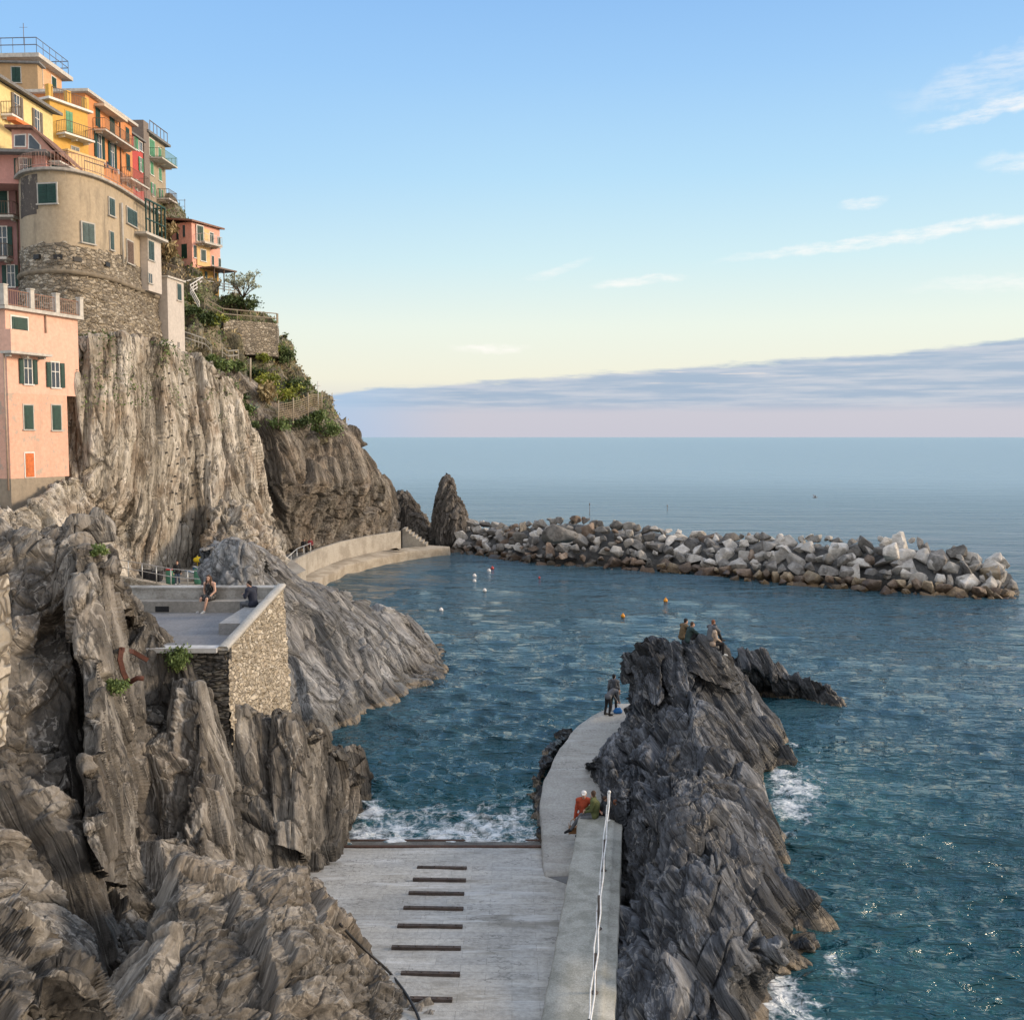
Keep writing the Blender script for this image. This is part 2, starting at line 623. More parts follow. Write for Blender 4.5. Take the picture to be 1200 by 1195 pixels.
def rock_mat(name, c_dark, c_mid, c_lite, M, tint=(.20, .15, .10), tintk=.5, veins=.0, wet=True, lichen=.0, bumpk=1.0, wetz=.9, thin=5.0):
    """layered schist; M rows = long, middle, thin directions of the layering"""
    m, t, b, oc, wp = new_mat(name)
    # coordinates along the layering
    comp = []
    for row, k in zip(M, (.16, .6, 1.0)):
        dn = t.add('ShaderNodeVectorMath', operation='DOT_PRODUCT')
        t.put(dn.inputs[0], wp)
        dn.inputs[1].default_value = tuple(row)
        comp.append(t.math('MULTIPLY', dn.outputs['Value'], k))
    cv = t.add('ShaderNodeCombineXYZ')
    for i in range(3):
        t.put(cv.inputs[i], comp[i])
    lay = cv.outputs[0]
    lay2 = t.mapping(lay, (1, 1, thin * .45))
    n1 = t.noise(lay2, .9, 9, .70)
    n2 = t.noise(wp, .35, 5, .6)
    n3 = t.noise(lay2, 4.5, 7, .7)
    c = t.ramp(n1, [(.33, c_dark), (.49, c_mid), (.66, c_lite)])
    c = t.mix(t.math('MULTIPLY', t.smooth(n2, .42, .68), tintk), c, t.mix(1.0, tint, t.smooth(n1, .3, .7, .55, 1.5), 'MULTIPLY'))
    at = t.add('ShaderNodeAttribute', attribute_name='tone')
    c = t.mix(1.0, c, t.smooth(at.outputs['Fac'], 0.0, 1.0, .66, 1.36), 'MULTIPLY')
    c = t.mix(1.0, c, t.smooth(n3, .25, .75, .55, 1.45), 'MULTIPLY')
    if veins:
        v = t.math('ABSOLUTE', t.math('SUBTRACT', t.noise(lay2, .55, 5, .55, .8), .5))
        c = t.mix(t.math('MULTIPLY', t.smooth(v, .012, .002), veins), c, (.62, .58, .52))
        sp = t.smooth(t.noise(wp, 7.0, 4, .7), .66, .74)
        c = t.mix(t.math('MULTIPLY', sp, veins), c, (.60, .57, .52))
    if lichen:
        li = t.smooth(t.noise(wp, 1.7, 7, .72), .60, .74)
        c = t.mix(t.math('MULTIPLY', li, lichen), c, (.36, .27, .10))
    # thin dark seams between the layers
    sv = t.math('ABSOLUTE', t.math('SUBTRACT', t.noise(t.mapping(lay, (1, 1, thin * .3)), 1.1, 5, .6), .5))
    c = t.mix(t.math('MULTIPLY', t.smooth(sv, .022, .004), .65), c, (.020, .018, .016))
    rough = .82
    if wet:
        sep = t.add('ShaderNodeSeparateXYZ')
        t.put(sep.inputs[0], wp)
        zz = t.math('ADD', sep.outputs[2], t.math('MULTIPLY_ADD', t.noise(wp, .9, 5, .6), 1.6, -.8))
        wk = t.smooth(zz, wetz + .5, wetz - .35)
        c = t.mix(t.math('MULTIPLY', wk, .80), c, t.mix(1.0, c, (.30, .29, .27), 'MULTIPLY'))
        salt = t.math('MULTIPLY', t.smooth(sep.outputs[2], .30, .16), t.smooth(t.noise(wp, 2.0, 3, .6), .4, .55))
        c = t.mix(t.math('MULTIPLY', salt, .7), c, (.24, .19, .13))
        rough = t.smooth(wk, 0, 1, .82, .38)
    t.put(b.inputs['Base Color'], c)
    t.put(b.inputs['Roughness'], rough)
    b.inputs['Specular IOR Level'].default_value = .35
    h1 = t.noise(lay2, 2.2, 10, .72)
    vo = t.voro(t.mapping(lay, (1.2, 1.6, thin * .5)), 1.5, 'DISTANCE_TO_EDGE')
    h2 = t.smooth(vo, 0, .09)
    h = t.math('ADD', t.math('MULTIPLY', h1, .55), t.math('MULTIPLY', h2, .16))
    nb = t.bump(h, .17 * bumpk)
    nb = t.bump(t.noise(wp, 9.0, 8, .7), .035 * bumpk, 1.0, nb)
    t.put(b.inputs['Normal'], nb)
    return m


def concrete(name, c, scale=1.0, blotch=(.5, .5, .5), k=.5, courses=None, cdir=(0, 1, 0), rough=.85, streak=0.0):
    m, t, b, oc, wp = new_mat(name)
    n1 = t.noise(wp, .55 * scale, 7, .62, .3)
    n2 = t.noise(wp, 9 * scale, 5, .7)
    cc = t.mix(t.math('MULTIPLY', t.smooth(n1, .40, .62), k), tuple(c), blotch)
    cc = t.mix(1.0, cc, t.smooth(n2, .25, .75, .78, 1.22), 'MULTIPLY')
    pit = t.smooth(t.noise(wp, 26 * scale, 3, .6), .62, .72)
    cc = t.mix(t.math('MULTIPLY', pit, .35), cc, tuple(x * .45 for x in c))
    if streak:
        s1 = t.noise(t.mapping(wp, (.28, 1.7, 1)), .8, 8, .68)
        cc = t.mix(t.math('MULTIPLY', t.smooth(s1, .53, .64), streak), cc, (.56, .56, .545))
        s2 = t.noise(t.mapping(wp, (.35, 1.1, 1), loc=(7, 3, 0)), .7, 8, .66)
        cc = t.mix(t.math('MULTIPLY', t.smooth(s2, .54, .66), streak), cc, (.215, .20, .165))
        ck = t.math('ABSOLUTE', t.math('SUBTRACT', t.noise(t.mapping(wp, (.30, .75, 1)), .42, 7, .62), .5))
        cc = t.mix(t.math('MULTIPLY', t.smooth(ck, .0042, .001), .5), cc, (.05, .048, .042))
    hb = t.noise(wp, 14 * scale, 7, .7)
    if courses:
        lo = t.mapping(wp, (1, 1, 1))
        br = t.add('ShaderNodeTexBrick')
        t.put(br.inputs['Vector'], lo)
        br.inputs['Color1'].default_value = (1, 1, 1, 1)
        br.inputs['Color2'].default_value = (.84, .85, .87, 1)
        br.inputs['Mortar'].default_value = (.62, .62, .62, 1)
        br.inputs['Scale'].default_value = 1.0
        br.inputs['Mortar Size'].default_value = .008
        br.inputs['Mortar Smooth'].default_value = .4
        br.inputs['Brick Width'].default_value = courses[0]
        br.inputs['Row Height'].default_value = courses[1]
        cc = t.mix(1.0, cc, br.outputs['Color'], 'MULTIPLY')
    t.put(b.inputs['Base Color'], cc)
    b.inputs['Roughness'].default_value = rough
    t.put(b.inputs['Normal'], t.bump(hb, .02))
    return m


def masonry(name, cs, scale=2.6, mortar=(.30, .25, .18), flat=1.6, bump=.09, dark=.0, mort_w=.07):
    """rubble stone wall"""
    m, t, b, oc, wp = new_mat(name)
    wv = t.add('ShaderNodeVectorMath', operation='ADD')
    nz = t.add('ShaderNodeTexNoise')
    t.put(nz.inputs['Vector'], wp)
    nz.inputs['Scale'].default_value = 1.6
    sc = t.add('ShaderNodeVectorMath', operation='SCALE')
    t.l.new(nz.outputs['Color'], sc.inputs[0])
    sc.inputs['Scale'].default_value = .32
    t.put(wv.inputs[0], t.mapping(wp, (1, 1, flat)))
    t.l.new(sc.outputs[0], wv.inputs[1])
    v = wv.outputs[0]
    ed = t.voro(v, scale, 'DISTANCE_TO_EDGE')
    cr = t.voro(v, scale, 'F1', out='Color')
    sep = t.add('ShaderNodeSeparateColor')
    t.l.new(cr, sep.inputs[0])
    c = t.ramp(sep.outputs[0], [(0.0, cs[0]), (.35, cs[1]), (.7, cs[2]), (1.0, cs[3])])
    c = t.mix(1.0, c, t.smooth(t.noise(wp, 8, 6, .7), .25, .75, .65, 1.35), 'MULTIPLY')
    mo = t.smooth(ed, mort_w, mort_w * .3)
    c = t.mix(mo, c, mortar)
    patch = t.smooth(t.noise(wp, .5, 6, .65), .50, .66)
    c = t.mix(t.math('MULTIPLY', patch, .55), c, t.mix(1.0, mortar, t.smooth(t.noise(wp, 5, 6, .7), .3, .7, .7, 1.5), 'MULTIPLY'))
    if dark:
        dk = t.smooth(t.noise(t.mapping(wp, (1, 1, .3)), .4, 5, .6), .48, .64)
        c = t.mix(t.math('MULTIPLY', dk, dark), c, (.06, .055, .05))
    t.put(b.inputs['Base Color'], c)
    b.inputs['Roughness'].default_value = .9
    h = t.math('ADD', t.math('MULTIPLY', t.smooth(ed, 0, .16), .8), t.math('ADD', t.math('MULTIPLY', sep.outputs[1], .5), t.math('MULTIPLY', t.noise(wp, 9, 6, .7), .35)))
    t.put(b.inputs['Normal'], t.bump(h, bump))
    return m


def plaster(name, c, stain=(.2, .17, .13), k=.35, patches=0.0, pc=(.3, .26, .2)):
    k = min(.75, k * 1.7)
    m, t, b, oc, wp = new_mat(name)
    n1 = t.noise(t.mapping(wp, (1, 1, .45)), .35, 7, .62)
    n2 = t.noise(wp, 4.0, 6, .65)
    cc = t.mix(1.0, tuple(c), t.smooth(n2, .25, .75, .88, 1.12), 'MULTIPLY')
    st = t.smooth(t.noise(t.mapping(wp, (1.3, 1.3, .22)), .8, 7, .68), .50, .72)
    cc = t.mix(t.math('MULTIPLY', st, k), cc, stain)
    cc = t.mix(t.math('MULTIPLY', t.smooth(n1, .45, .6), .18), cc, tuple(min(1, x * 1.25) for x in c))
    if patches:
        p = t.smooth(t.noise(wp, 1.5, 8, .75), .56, .60)
        cc = t.mix(t.math('MULTIPLY', p, patches), cc, pc)
    t.put(b.inputs['Base Color'], cc)
    b.inputs['Roughness'].default_value = .88
    b.inputs['Specular IOR Level'].default_value = .25
    t.put(b.inputs['Normal'], t.bump(t.noise(wp, 6, 7, .7), .02))
    return m


def leafmat(name, c1, c2, c3):
    c1, c2, c3 = (tuple(min(.6, x * 1.45) for x in c) for c in (c1, c2, c3))
    m, t, b, oc, wp = new_mat(name)
    at = t.add('ShaderNodeAttribute', attribute_name='tone')
    n = t.noise(wp, 1.1, 4, .6)
    f = t.math('ADD', t.math('MULTIPLY', at.outputs['Fac'], .6), t.math('MULTIPLY', n, .4))
    t.put(b.inputs['Base Color'], t.ramp(f, [(.2, c1), (.5, c2), (.8, c3)]))
    b.inputs['Roughness'].default_value = .6
    b.inputs['Specular IOR Level'].default_value = .3
    return m


def sea_mat():
    m, t, b, oc, wp = new_mat('sea_water')
    fo = t.add('ShaderNodeAttribute', attribute_name='foam').outputs['Fac']
    sh = t.add('ShaderNodeAttribute', attribute_name='shoal').outputs['Fac']
    cam_ = t.add('ShaderNodeCameraData')
    # ripples: three sizes of wind chop
    a = t.mapping(wp, (1.0, 1.45, 1.0), rot=(0, 0, R(18)))
    h1 = t.noise(a, 1.5, 3, .55, .25)
    h2 = t.noise(t.mapping(wp, (1.0, 1.3, 1), rot=(0, 0, R(-25))), 2.3, 3, .55, .3)
    h3 = t.noise(t.mapping(wp, (.04, .17, 1), rot=(0, 0, R(5))), 1.0, 6, .62)
    hh = t.math('ADD', t.math('MULTIPLY', h1, .50), t.math('MULTIPLY', h2, .13))
    slick = t.smooth(t.noise(t.mapping(wp, (.010, .055, 1), rot=(0, 0, R(4))), 1.0, 5, .6), .36, .64, .55, 1.2)
    n = t.bump(hh, t.math('MULTIPLY', slick, .42))
    n = t.bump(h3, 2.2, 1.0, n)
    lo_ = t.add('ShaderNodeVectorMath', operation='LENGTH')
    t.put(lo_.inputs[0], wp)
    deep = t.mix(sh, t.mix(t.smooth(lo_.outputs['Value'], 60, 420), t.mix(t.smooth(lo_.outputs['Value'], 28, 65), (.008, .044, .054), (.026, .070, .092)), (.25, .35, .395)), (.020, .085, .098))  # far water's base colour paled to stand in for reflected sky brightness
    # foam lace
    w1 = t.add('ShaderNodeVectorMath', operation='ADD')
    nz = t.add('ShaderNodeTexNoise')
    t.put(nz.inputs['Vector'], wp)
    nz.inputs['Scale'].default_value = .8
    nz.inputs['Detail'].default_value = 5
    sc = t.add('ShaderNodeVectorMath', operation='SCALE')
    t.l.new(nz.outputs['Color'], sc.inputs[0])
    sc.inputs['Scale'].default_value = 1.3
    t.put(w1.inputs[0], wp)
    t.l.new(sc.outputs[0], w1.inputs[1])
    e1 = t.voro(w1.outputs[0], 1.3, 'DISTANCE_TO_EDGE')
    e2 = t.voro(w1.outputs[0], 3.4, 'DISTANCE_TO_EDGE')
    lace = t.math('ADD', t.math('MULTIPLY', t.smooth(e1, .22, .0), .55), t.math('MULTIPLY', t.smooth(e2, .20, .0), .5))
    nn = t.noise(wp, 1.1, 9, .78)
    val = t.math('ADD', t.math('MULTIPLY', lace, .42), t.math('MULTIPLY_ADD', nn, 2.6, -1.3))
    f = t.smooth(t.math('ADD', val, t.math('MULTIPLY_ADD', fo, 1.58, -1.13)), .0, .75)
    f = t.math('MULTIPLY', f, t.smooth(fo, .02, .2))
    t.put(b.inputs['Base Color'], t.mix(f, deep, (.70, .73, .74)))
    ln = t.add('ShaderNodeVectorMath', operation='LENGTH')
    t.put(ln.inputs[0], wp)
    chop = t.smooth(ln.outputs['Value'], 45, 260, .05, .30)      # open water carries chop too fine to model
    t.put(b.inputs['Roughness'], t.math('MAXIMUM', chop, t.math('MULTIPLY', f, .7)))
    b.inputs['IOR'].default_value = 1.333
    b.inputs['Specular IOR Level'].default_value = .5
    t.put(b.inputs['Normal'], n)
    return m


M_A = frame_from((.30, -.10, -.95), (.90, -.40, .1))          # left foreground rock, steep ribs
M_A2 = frame_from((.25, .30, .85), (.85, -.5, -.1))
M_C = frame_from((.62, .15, -.75), (.55, -.55, .55))
M_D = frame_from((.02, .02, 1.0), (.75, -.65, 0))
M_E = frame_from((.36, .10, -.90), (.8, -.55, .25))
M_I = frame_from((.52, -.25, -.80), (.70, -.25, .55))
M_S = frame_from((.05, .0, 1.0), (.6, -.8, 0))

m_rock_near = rock_mat('rock_near', (.036, .034, .032), (.108, .098, .085), (.265, .245, .215), M_A, (.15, .115, .08), .30, .30, True, .12, 1.0, .8)
m_rock_fore = rock_mat('rock_fore', (.055, .050, .045), (.135, .123, .107), (.31, .286, .252), M_A2, (.18, .14, .10), .32, .25, False, .15, 1.0)
m_rock_mid = rock_mat('rock_mid', (.052, .053, .055), (.15, .151, .152), (.31, .308, .303), M_C, (.19, .16, .13), .28, .25, True, .05, 1.1, .9)
m_rock_cliff = rock_mat('rock_cliff', (.14, .12, .095), (.36, .325, .27), (.54, .50, .44), M_D, (.165, .12, .08), .8, .5, False, .06, 1.3, thin=4.0)
m_rock_head = rock_mat('rock_headland', (.058, .050, .042), (.14, .122, .10), (.255, .228, .19), M_E, (.17, .125, .085), .5, .15, True, .03, 1.6, .8)
m_rock_hill = rock_mat('rock_hill', (.07, .062, .042), (.14, .125, .085), (.24, .205, .15), M_E, (.085, .095, .04), .6, .1, False, .1, 1.6)
m_rock_sea = rock_mat('rock_sea', (.015, .017, .021), (.052, .057, .066), (.185, .195, .212), M_I, (.085, .075, .062), .25, .25, True, .03, 1.15, .9)
m_rock_stack = rock_mat('rock_stack', (.050, .046, .042), (.105, .094, .083), (.18, .16, .14), M_S, (.10, .08, .06), .4, .1, True, .02, 1.6, .9)
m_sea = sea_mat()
# ------------------------------------------------------------------ the sea
FOAM = []      # (x, y, radius across, radius along, angle, strength)


def foam(px, py, rpx, k=1.0, sx=1.0, sy=1.0, ang=0.0):
    p = Wz(px, py, 0.0)
    d = p[1]
    FOAM.append((p[0], p[1], rpx / FPX * d * sx, rpx / FPX * d * 2.0 * sy, ang, k))


for a in ((450, 965, 45, .8), (520, 985, 60, .9), (470, 985, 60, .95), (435, 950, 32, 1.0), (425, 980, 34, 1.0), (560, 985, 80, .95), (600, 955, 45, .75), (520, 960, 60, .72), (500, 925, 50, .35), (618, 990, 40, .9), (590, 925, 40, .4),
          (932, 922, 40, 1.0), (925, 945, 34, .95), (952, 905, 50, .62), (990, 930, 60, .45), (912, 905, 16, 1.0), (915, 975, 22, .7), (925, 1000, 16, .6),
          (915, 1160, 34, 1.05), (900, 1180, 30, 1.0), (938, 1172, 44, .85), (985, 1140, 34, .65), (975, 1125, 14, .9), (945, 1000, 18, .35), (950, 925, 75, .52), (955, 880, 60, .38), (945, 1168, 62, .52),
          (930, 872, 12, .7), (975, 860, 30, .42), (1000, 835, 22, .5), (1015, 850, 40, .35), (1010, 885, 45, .36),
          (1190, 700, 14, .6), (1130, 705, 30, .35), (610, 668, 10, .5), (520, 790, 8, .6), (470, 825, 10, .4), (395, 856, 10, .5)):
    foam(*a)


def build_sea():
    half = R(34)
    nu = 860
    th = np.concatenate([np.linspace(-R(80), -half, 40)[:-1], np.linspace(-half, half, nu), np.linspace(half, R(80), 40)[1:]])
    inv = np.linspace(1 / 17.0, 1 / 900.0, 640)
    r = np.concatenate([1 / inv, np.array([1100, 1500, 2200, 3500, 6000, 12000, 30000, 70000.])])
    T, Rr = np.meshgrid(th, r, indexing='ij')
    X = np.sin(T) * Rr
    Y = np.cos(T) * Rr
    step = np.gradient(r)
    S = np.maximum(np.broadcast_to(step, X.shape), Rr * (2 * half / nu))
    Z = np.zeros_like(X)
    DX = np.zeros_like(X)
    DY = np.zeros_like(X)
    g = np.random.RandomState(5)
    calm = np.clip((Rr - 20) / 40, 0.5, 1)
    xh = X.ravel()
    for i in range(60):
        lam = .55 * (11.0 / .55) ** ((i + .5) / 60)
        ang = R(-105) + g.normal(0, R(38))          # waves run in from the open sea on the right
        kx, ky = math.cos(ang) * 2 * math.pi / lam, math.sin(ang) * 2 * math.pi / lam
        ph = g.uniform(0, 2 * math.pi)
        amp = .0150 * min(lam, .95 + .03 * lam) * g.uniform(.6, 1.35)
        A = amp * np.clip((lam / S - 2.0) / 2.0, 0, 1)
        q = X * kx + Y * ky + ph
        Z += A * np.cos(q)
        DX -= .9 * A * math.cos(ang) * np.sin(q)
        DY -= .9 * A * math.sin(ang) * np.sin(q)
    # gusts: patches with more or less chop
    gp = np.stack([X.ravel() / 14, Y.ravel() / 22, np.zeros(X.size)], 1)
    gust = .85 + .45 * vnoise(gp, 3).reshape(X.shape)
    far = Rr > 5000
    gust[far] = 0
    P = np.stack([X + DX * gust, Y + DY * gust, Z * gust], 2).reshape(-1, 3)
    n0, n1 = X.shape
    fo = np.zeros(P.shape[0])
    for (x, y, ra, rb, an, k) in FOAM:
        d = ((P[:, 0] - x) / ra) ** 2 + ((P[:, 1] - y) / rb) ** 2
        near = d < 6
        fo[near] = np.maximum(fo[near], k * np.exp(-d[near] * .9))
    sh = np.zeros(P.shape[0])
    for (px, py, rm, k) in ((540, 975, 9, 1), (930, 930, 7, .8), (960, 1150, 7, .8), (820, 820, 6, .3)):
        c = Wz(px, py, 0)
        d = ((P[:, 0] - c[0]) ** 2 + (P[:, 1] - c[1]) ** 2) / rm ** 2
        sh = np.maximum(sh, k * np.exp(-d))
    P[:, 2] += .10 * fo * fbm(P * np.array([1.2, 1.2, 0]), 3, 8)
    idx = np.arange(n0 * n1).reshape(n0, n1)
    F = np.stack([idx[:-1, :-1], idx[1:, :-1], idx[1:, 1:], idx[:-1, 1:]], 2).reshape(-1, 4)
    F = F[:, ::-1]
    # a coarse inner sheet under the camera closes the ring
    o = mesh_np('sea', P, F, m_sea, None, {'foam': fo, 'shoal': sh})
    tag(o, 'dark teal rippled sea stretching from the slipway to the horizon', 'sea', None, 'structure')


build_sea()


def wc(lst):
    return [W(*p) for p in lst]


def wcz(lst):
    return [Wz(*p) for p in lst]


def rows_to_cols(rows, n):
    """rows of world points -> columns, each row resampled to n points"""
    G = np.stack([_resample(r, n) for r in rows])
    return [list(G[:, i]) for i in range(n)]


# ---- A: big ribbed rock at the left, in front of the terrace
A_cols = [
    wc([(-110, 640, 27), (-110, 800, 23.5), (-110, 1000, 20), (-110, 1320, 15)]),
    wc([(-20, 648, 28), (-10, 760, 25.2), (0, 900, 22.4), (0, 1080, 19.4), (0, 1320, 15.5)]),
    wc([(28, 622, 29), (30, 690, 27.6), (30, 850, 24.4), (30, 1050, 20.5), (30, 1320, 16)]),
    wc([(60, 600, 30), (62, 690, 28.2), (62, 850, 25), (62, 1050, 21), (62, 1320, 16.5)]),
    wc([(98, 608, 30), (94, 700, 28.2), (92, 850, 25.4), (90, 1050, 21.8), (90, 1320, 17)]),
    wc([(106, 660, 30.5), (114, 745, 29.0), (118, 880, 26.6), (118, 1080, 23.2), (120, 1320, 19)]),
    wc([(130, 688, 31.1), (144, 775, 29.5), (160, 900, 27), (152, 1050, 24), (150, 1320, 20)]),
    wc([(176, 726, 31.0), (190, 806, 29.8), (200, 920, 27.5), (196, 1030, 25.5), (196, 1320, 21)]),
    wc([(214, 768, 30.6), (232, 850, 29.9), (248, 950, 28.1), (252, 1060, 26.2), (258, 1320, 22)]),
    wc([(249, 824, 31.0), (268, 905, 30.4), (288, 980, 29.2), (300, 1060, 28.2), (310, 1320, 24)]),
    wc([(326, 846, 32.5), (330, 900, 31.8), (335, 980, 30.7), (340, 1050, 29.8), (350, 1320, 26)]),
    wc([(386, 866, 34.5), (386, 920, 33.8), (382, 980, 33), (373, 1038, 32), (374, 1320, 28)]),
    wc([(408, 905, 36.5), (412, 955, 36.0), (409, 1000, 35.3), (398, 1040, 34.4), (398, 1200, 31)]),
]
LA = [(.40, M_A, (13, 3.4, 1.0), .34, 11), (.17, M_A, (6.5, 1.6, .42), .14, 12), (.06, M_A, (3.0, .75, .18), .045, 13), (.02, M_A, (1.2, .32, .08), .012, 14)]
rA = relief(A_cols, 760, 780, LA, blur=14, back=4.0, backz=-3.5, warp=.12, warpscale=.3, big=.28, bigscale=.35, seed=1, fine=.02)
LR = [(.22, M_A, (4.5, 1.1, .55), .16, 15)] + LA[1:3]
# thick ribs standing proud of the face
rib1 = relief([wc([(88, 640, 27.6), (92, 760, 26.0), (96, 880, 24.0), (100, 980, 22.2)]),
               wc([(112, 660, 27.8), (118, 780, 26.0), (122, 900, 24.0), (118, 1010, 22.0)]),
               wc([(135, 700, 29.6), (148, 800, 28.0), (156, 920, 26), (150, 1040, 24)])], 140, 340, LR, blur=4, back=2, seed=21, warp=.1)
rib2 = relief([wc([(205, 800, 29.8), (200, 880, 28.4), (196, 960, 27.0), (186, 1030, 25.6)]),
               wc([(232, 800, 29.4), (236, 880, 28.2), (238, 970, 26.8), (226, 1050, 25.2)]),
               wc([(262, 845, 30.6), (272, 900, 29.8), (282, 980, 28.8), (276, 1060, 27.8)])], 170, 320, LR, blur=4, back=2, seed=22, warp=.1)
rib3 = relief([wc([(322, 840, 32.0), (318, 900, 31.2), (322, 990, 30.0)]),
               wc([(350, 852, 32.2), (350, 920, 31.3), (350, 1000, 30.2)]),
               wc([(372, 858, 33.6), (370, 920, 33.0), (362, 1010, 31.8)])], 130, 240, LR, blur=4, back=2, seed=23, warp=.1)
o = rock('rocky_shore', m_rock_near, [rA, rib1, rib2, rib3])
tag(o, 'tall brown ribbed rock face with dark clefts at the left of the slipway', 'rock face', None, 'structure')

# ---- A2: nearest rock at the bottom
A2_cols = [
    wc([(150, 1128, 19.2), (140, 1330, 15.3)]),
    wc([(170, 1080, 19.6), (166, 1180, 17.6), (160, 1330, 15)]),
    wc([(208, 1014, 20.6), (210, 1100, 18.9), (210, 1330, 15)]),
    wc([(250, 1026, 21), (252, 1120, 18.9), (252, 1330, 15.4)]),
    wc([(300, 1038, 21.5), (300, 1130, 19.4), (300, 1330, 15.8)]),
    wc([(345, 1036, 22), (345, 1130, 19.9), (345, 1330, 16.4)]),
    wc([(366, 1060, 22.2), (372, 1150, 20.2), (390, 1330, 17)]),
    wc([(410, 1110, 22.2), (414, 1190, 20.6), (440, 1340, 18)]),
    wc([(456, 1160, 22.2), (464, 1240, 20.8), (490, 1350, 19)]),
    wc([(496, 1216, 22.2), (512, 1280, 21), (540, 1360, 20)]),
]
LA2 = [(.34, M_A2, (4.2, 2.3, 1.2), .26, 31), (.13, M_A2, (2.0, 1.0, .48), .10, 32), (.045, M_A2, (.9, .45, .19), .03, 33), (.016, M_A2, (.4, .2, .08), .008, 34)]
rA2 = relief(A2_cols, 620, 440, LA2, blur=10, back=3, warp=.12, warpscale=.6, big=.2, bigscale=.6, seed=3, fine=.02)
o = rock('rock_outcrop', m_rock_fore, [rA2])
tag(o, 'nearest grey brown boulder with a rough broken top, a black cable lying over it', 'rock')
A3 = relief([wc([(-60, 1120, 12.5), (-60, 1300, 10)]), wc([(-5, 1138, 13), (-5, 1300, 10.4)]), wc([(24, 1160, 13.3), (24, 1320, 10.8)]), wc([(36, 1200, 13.4), (38, 1320, 11)])],
            90, 120, LA2, blur=5, back=2, warp=.3, warpscale=.8, seed=4)
o = rock('rock_outcrop', m_rock_fore, [A3])
tag(o, 'small pale rock corner at the very bottom left edge', 'rock')

# ---- C: grey slabby rock below the terrace, running out into the harbour
C_rows = [
    wc([(236, 646, 53), (272, 634, 53), (308, 650, 55), (360, 684, 58), (420, 701, 61), (470, 722, 64), (500, 746, 66), (518, 772, 66)]),
    wc([(240, 690, 49), (290, 690, 50), (330, 704, 52), (372, 722, 54), (430, 737, 57.5), (470, 752, 61), (500, 765, 63.5), (521, 780, 64.5)]),
    wc([(250, 760, 47), (300, 760, 48), (340, 770, 50), (382, 784, 52), (430, 792, 55), (470, 792, 59), (498, 790, 61.5), (519, 788, 62.8)]),
    wc([(260, 845, 45.5), (310, 850, 47), (350, 852, 48.5), (387, 857, 50.2), (432, 842, 52.8), (470, 822, 56.4), (498, 804, 59.4), (516, 794, 61.4)]),
    [p - np.array([0, .6, 1.8]) for p in wc([(260, 845, 45.5), (310, 850, 47), (350, 852, 48.5), (387, 857, 50.2), (432, 842, 52.8), (470, 822, 56.4), (498, 804, 59.4), (517, 794, 61.4)])],
]
LC = [(.34, M_C, (9, 3.8, 1.15), .38, 41), (.16, M_C, (4.4, 1.7, .48), .16, 42), (.06, M_C, (2.0, .75, .2), .05, 43)]
rC = relief(rows_to_cols(C_rows, 10), 420, 330, LC, blur=10, back=5, backz=-3, warp=.15, warpscale=.25, big=.3, bigscale=.25, seed=5, fine=.025)
# dark boulder rising at its inner end
rC2 = relief([wc([(250, 648, 50), (248, 690, 49)]), wc([(268, 630, 50), (262, 660, 49.2), (258, 700, 48)]), wc([(285, 634, 49.6), (283, 662, 48.8), (285, 702, 48)]), wc([(306, 648, 50.5), (303, 670, 49.6), (305, 705, 49)])],
             110, 120, LC[1:], blur=6, back=2.5, warp=.5, warpscale=.5, seed=6)
o = rock('rocky_point', m_rock_mid, [rC, rC2])
tag(o, 'grey slabby rock point below the terrace sloping into the harbour', 'rock point', None, 'structure')

# ---- D: the pale climbing cliff
D_rows = [
    wc([(40, 400, 82), (84, 396, 71.6), (108, 392, 72.6), (140, 394, 75.4), (170, 398, 80), (192, 404, 84), (225, 418, 87), (248, 434, 89)]),
    wc([(40, 450, 82), (84, 450, 71.4), (105, 450, 72.6), (140, 450, 75), (170, 450, 79.5), (192, 450, 83), (240, 455, 88), (268, 462, 92)]),
    wc([(40, 520, 82), (80, 520, 71.0), (102, 520, 72.4), (140, 520, 75), (168, 520, 79), (192, 520, 82.5), (240, 520, 87), (287, 512, 94)]),
    wc([(40, 570, 82), (85, 570, 71.4), (105, 575, 73.2), (140, 580, 76), (168, 580, 79.5), (190, 580, 83), (240, 580, 87), (294, 580, 93)]),
    wc([(40, 630, 82), (98, 630, 75), (115, 636, 76.8), (145, 640, 79.5), (170, 640, 81), (192, 640, 83.4), (250, 636, 87.6), (312, 628, 92)]),
    wc([(40, 705, 83), (98, 705, 76), (118, 705, 77.5), (148, 705, 80.2), (172, 705, 81.6), (192, 705, 83.8), (250, 690, 88), (318, 680, 92)]),
]
LD = [(.20, M_D, (6.5, 3.2, 1.3), .12, 57), (.50, M_D, (40, 4.6, 1.7), .70, 51), (.22, M_D, (18, 2.0, .65), .30, 52), (.085, M_D, (9.0, .85, .26), .05, 53)]
rD = relief(rows_to_cols(D_rows, 14), 560, 460, LD, blur=10, back=6, warp=.06, warpscale=.12, big=.15, bigscale=.15, seed=7, fine=.025)
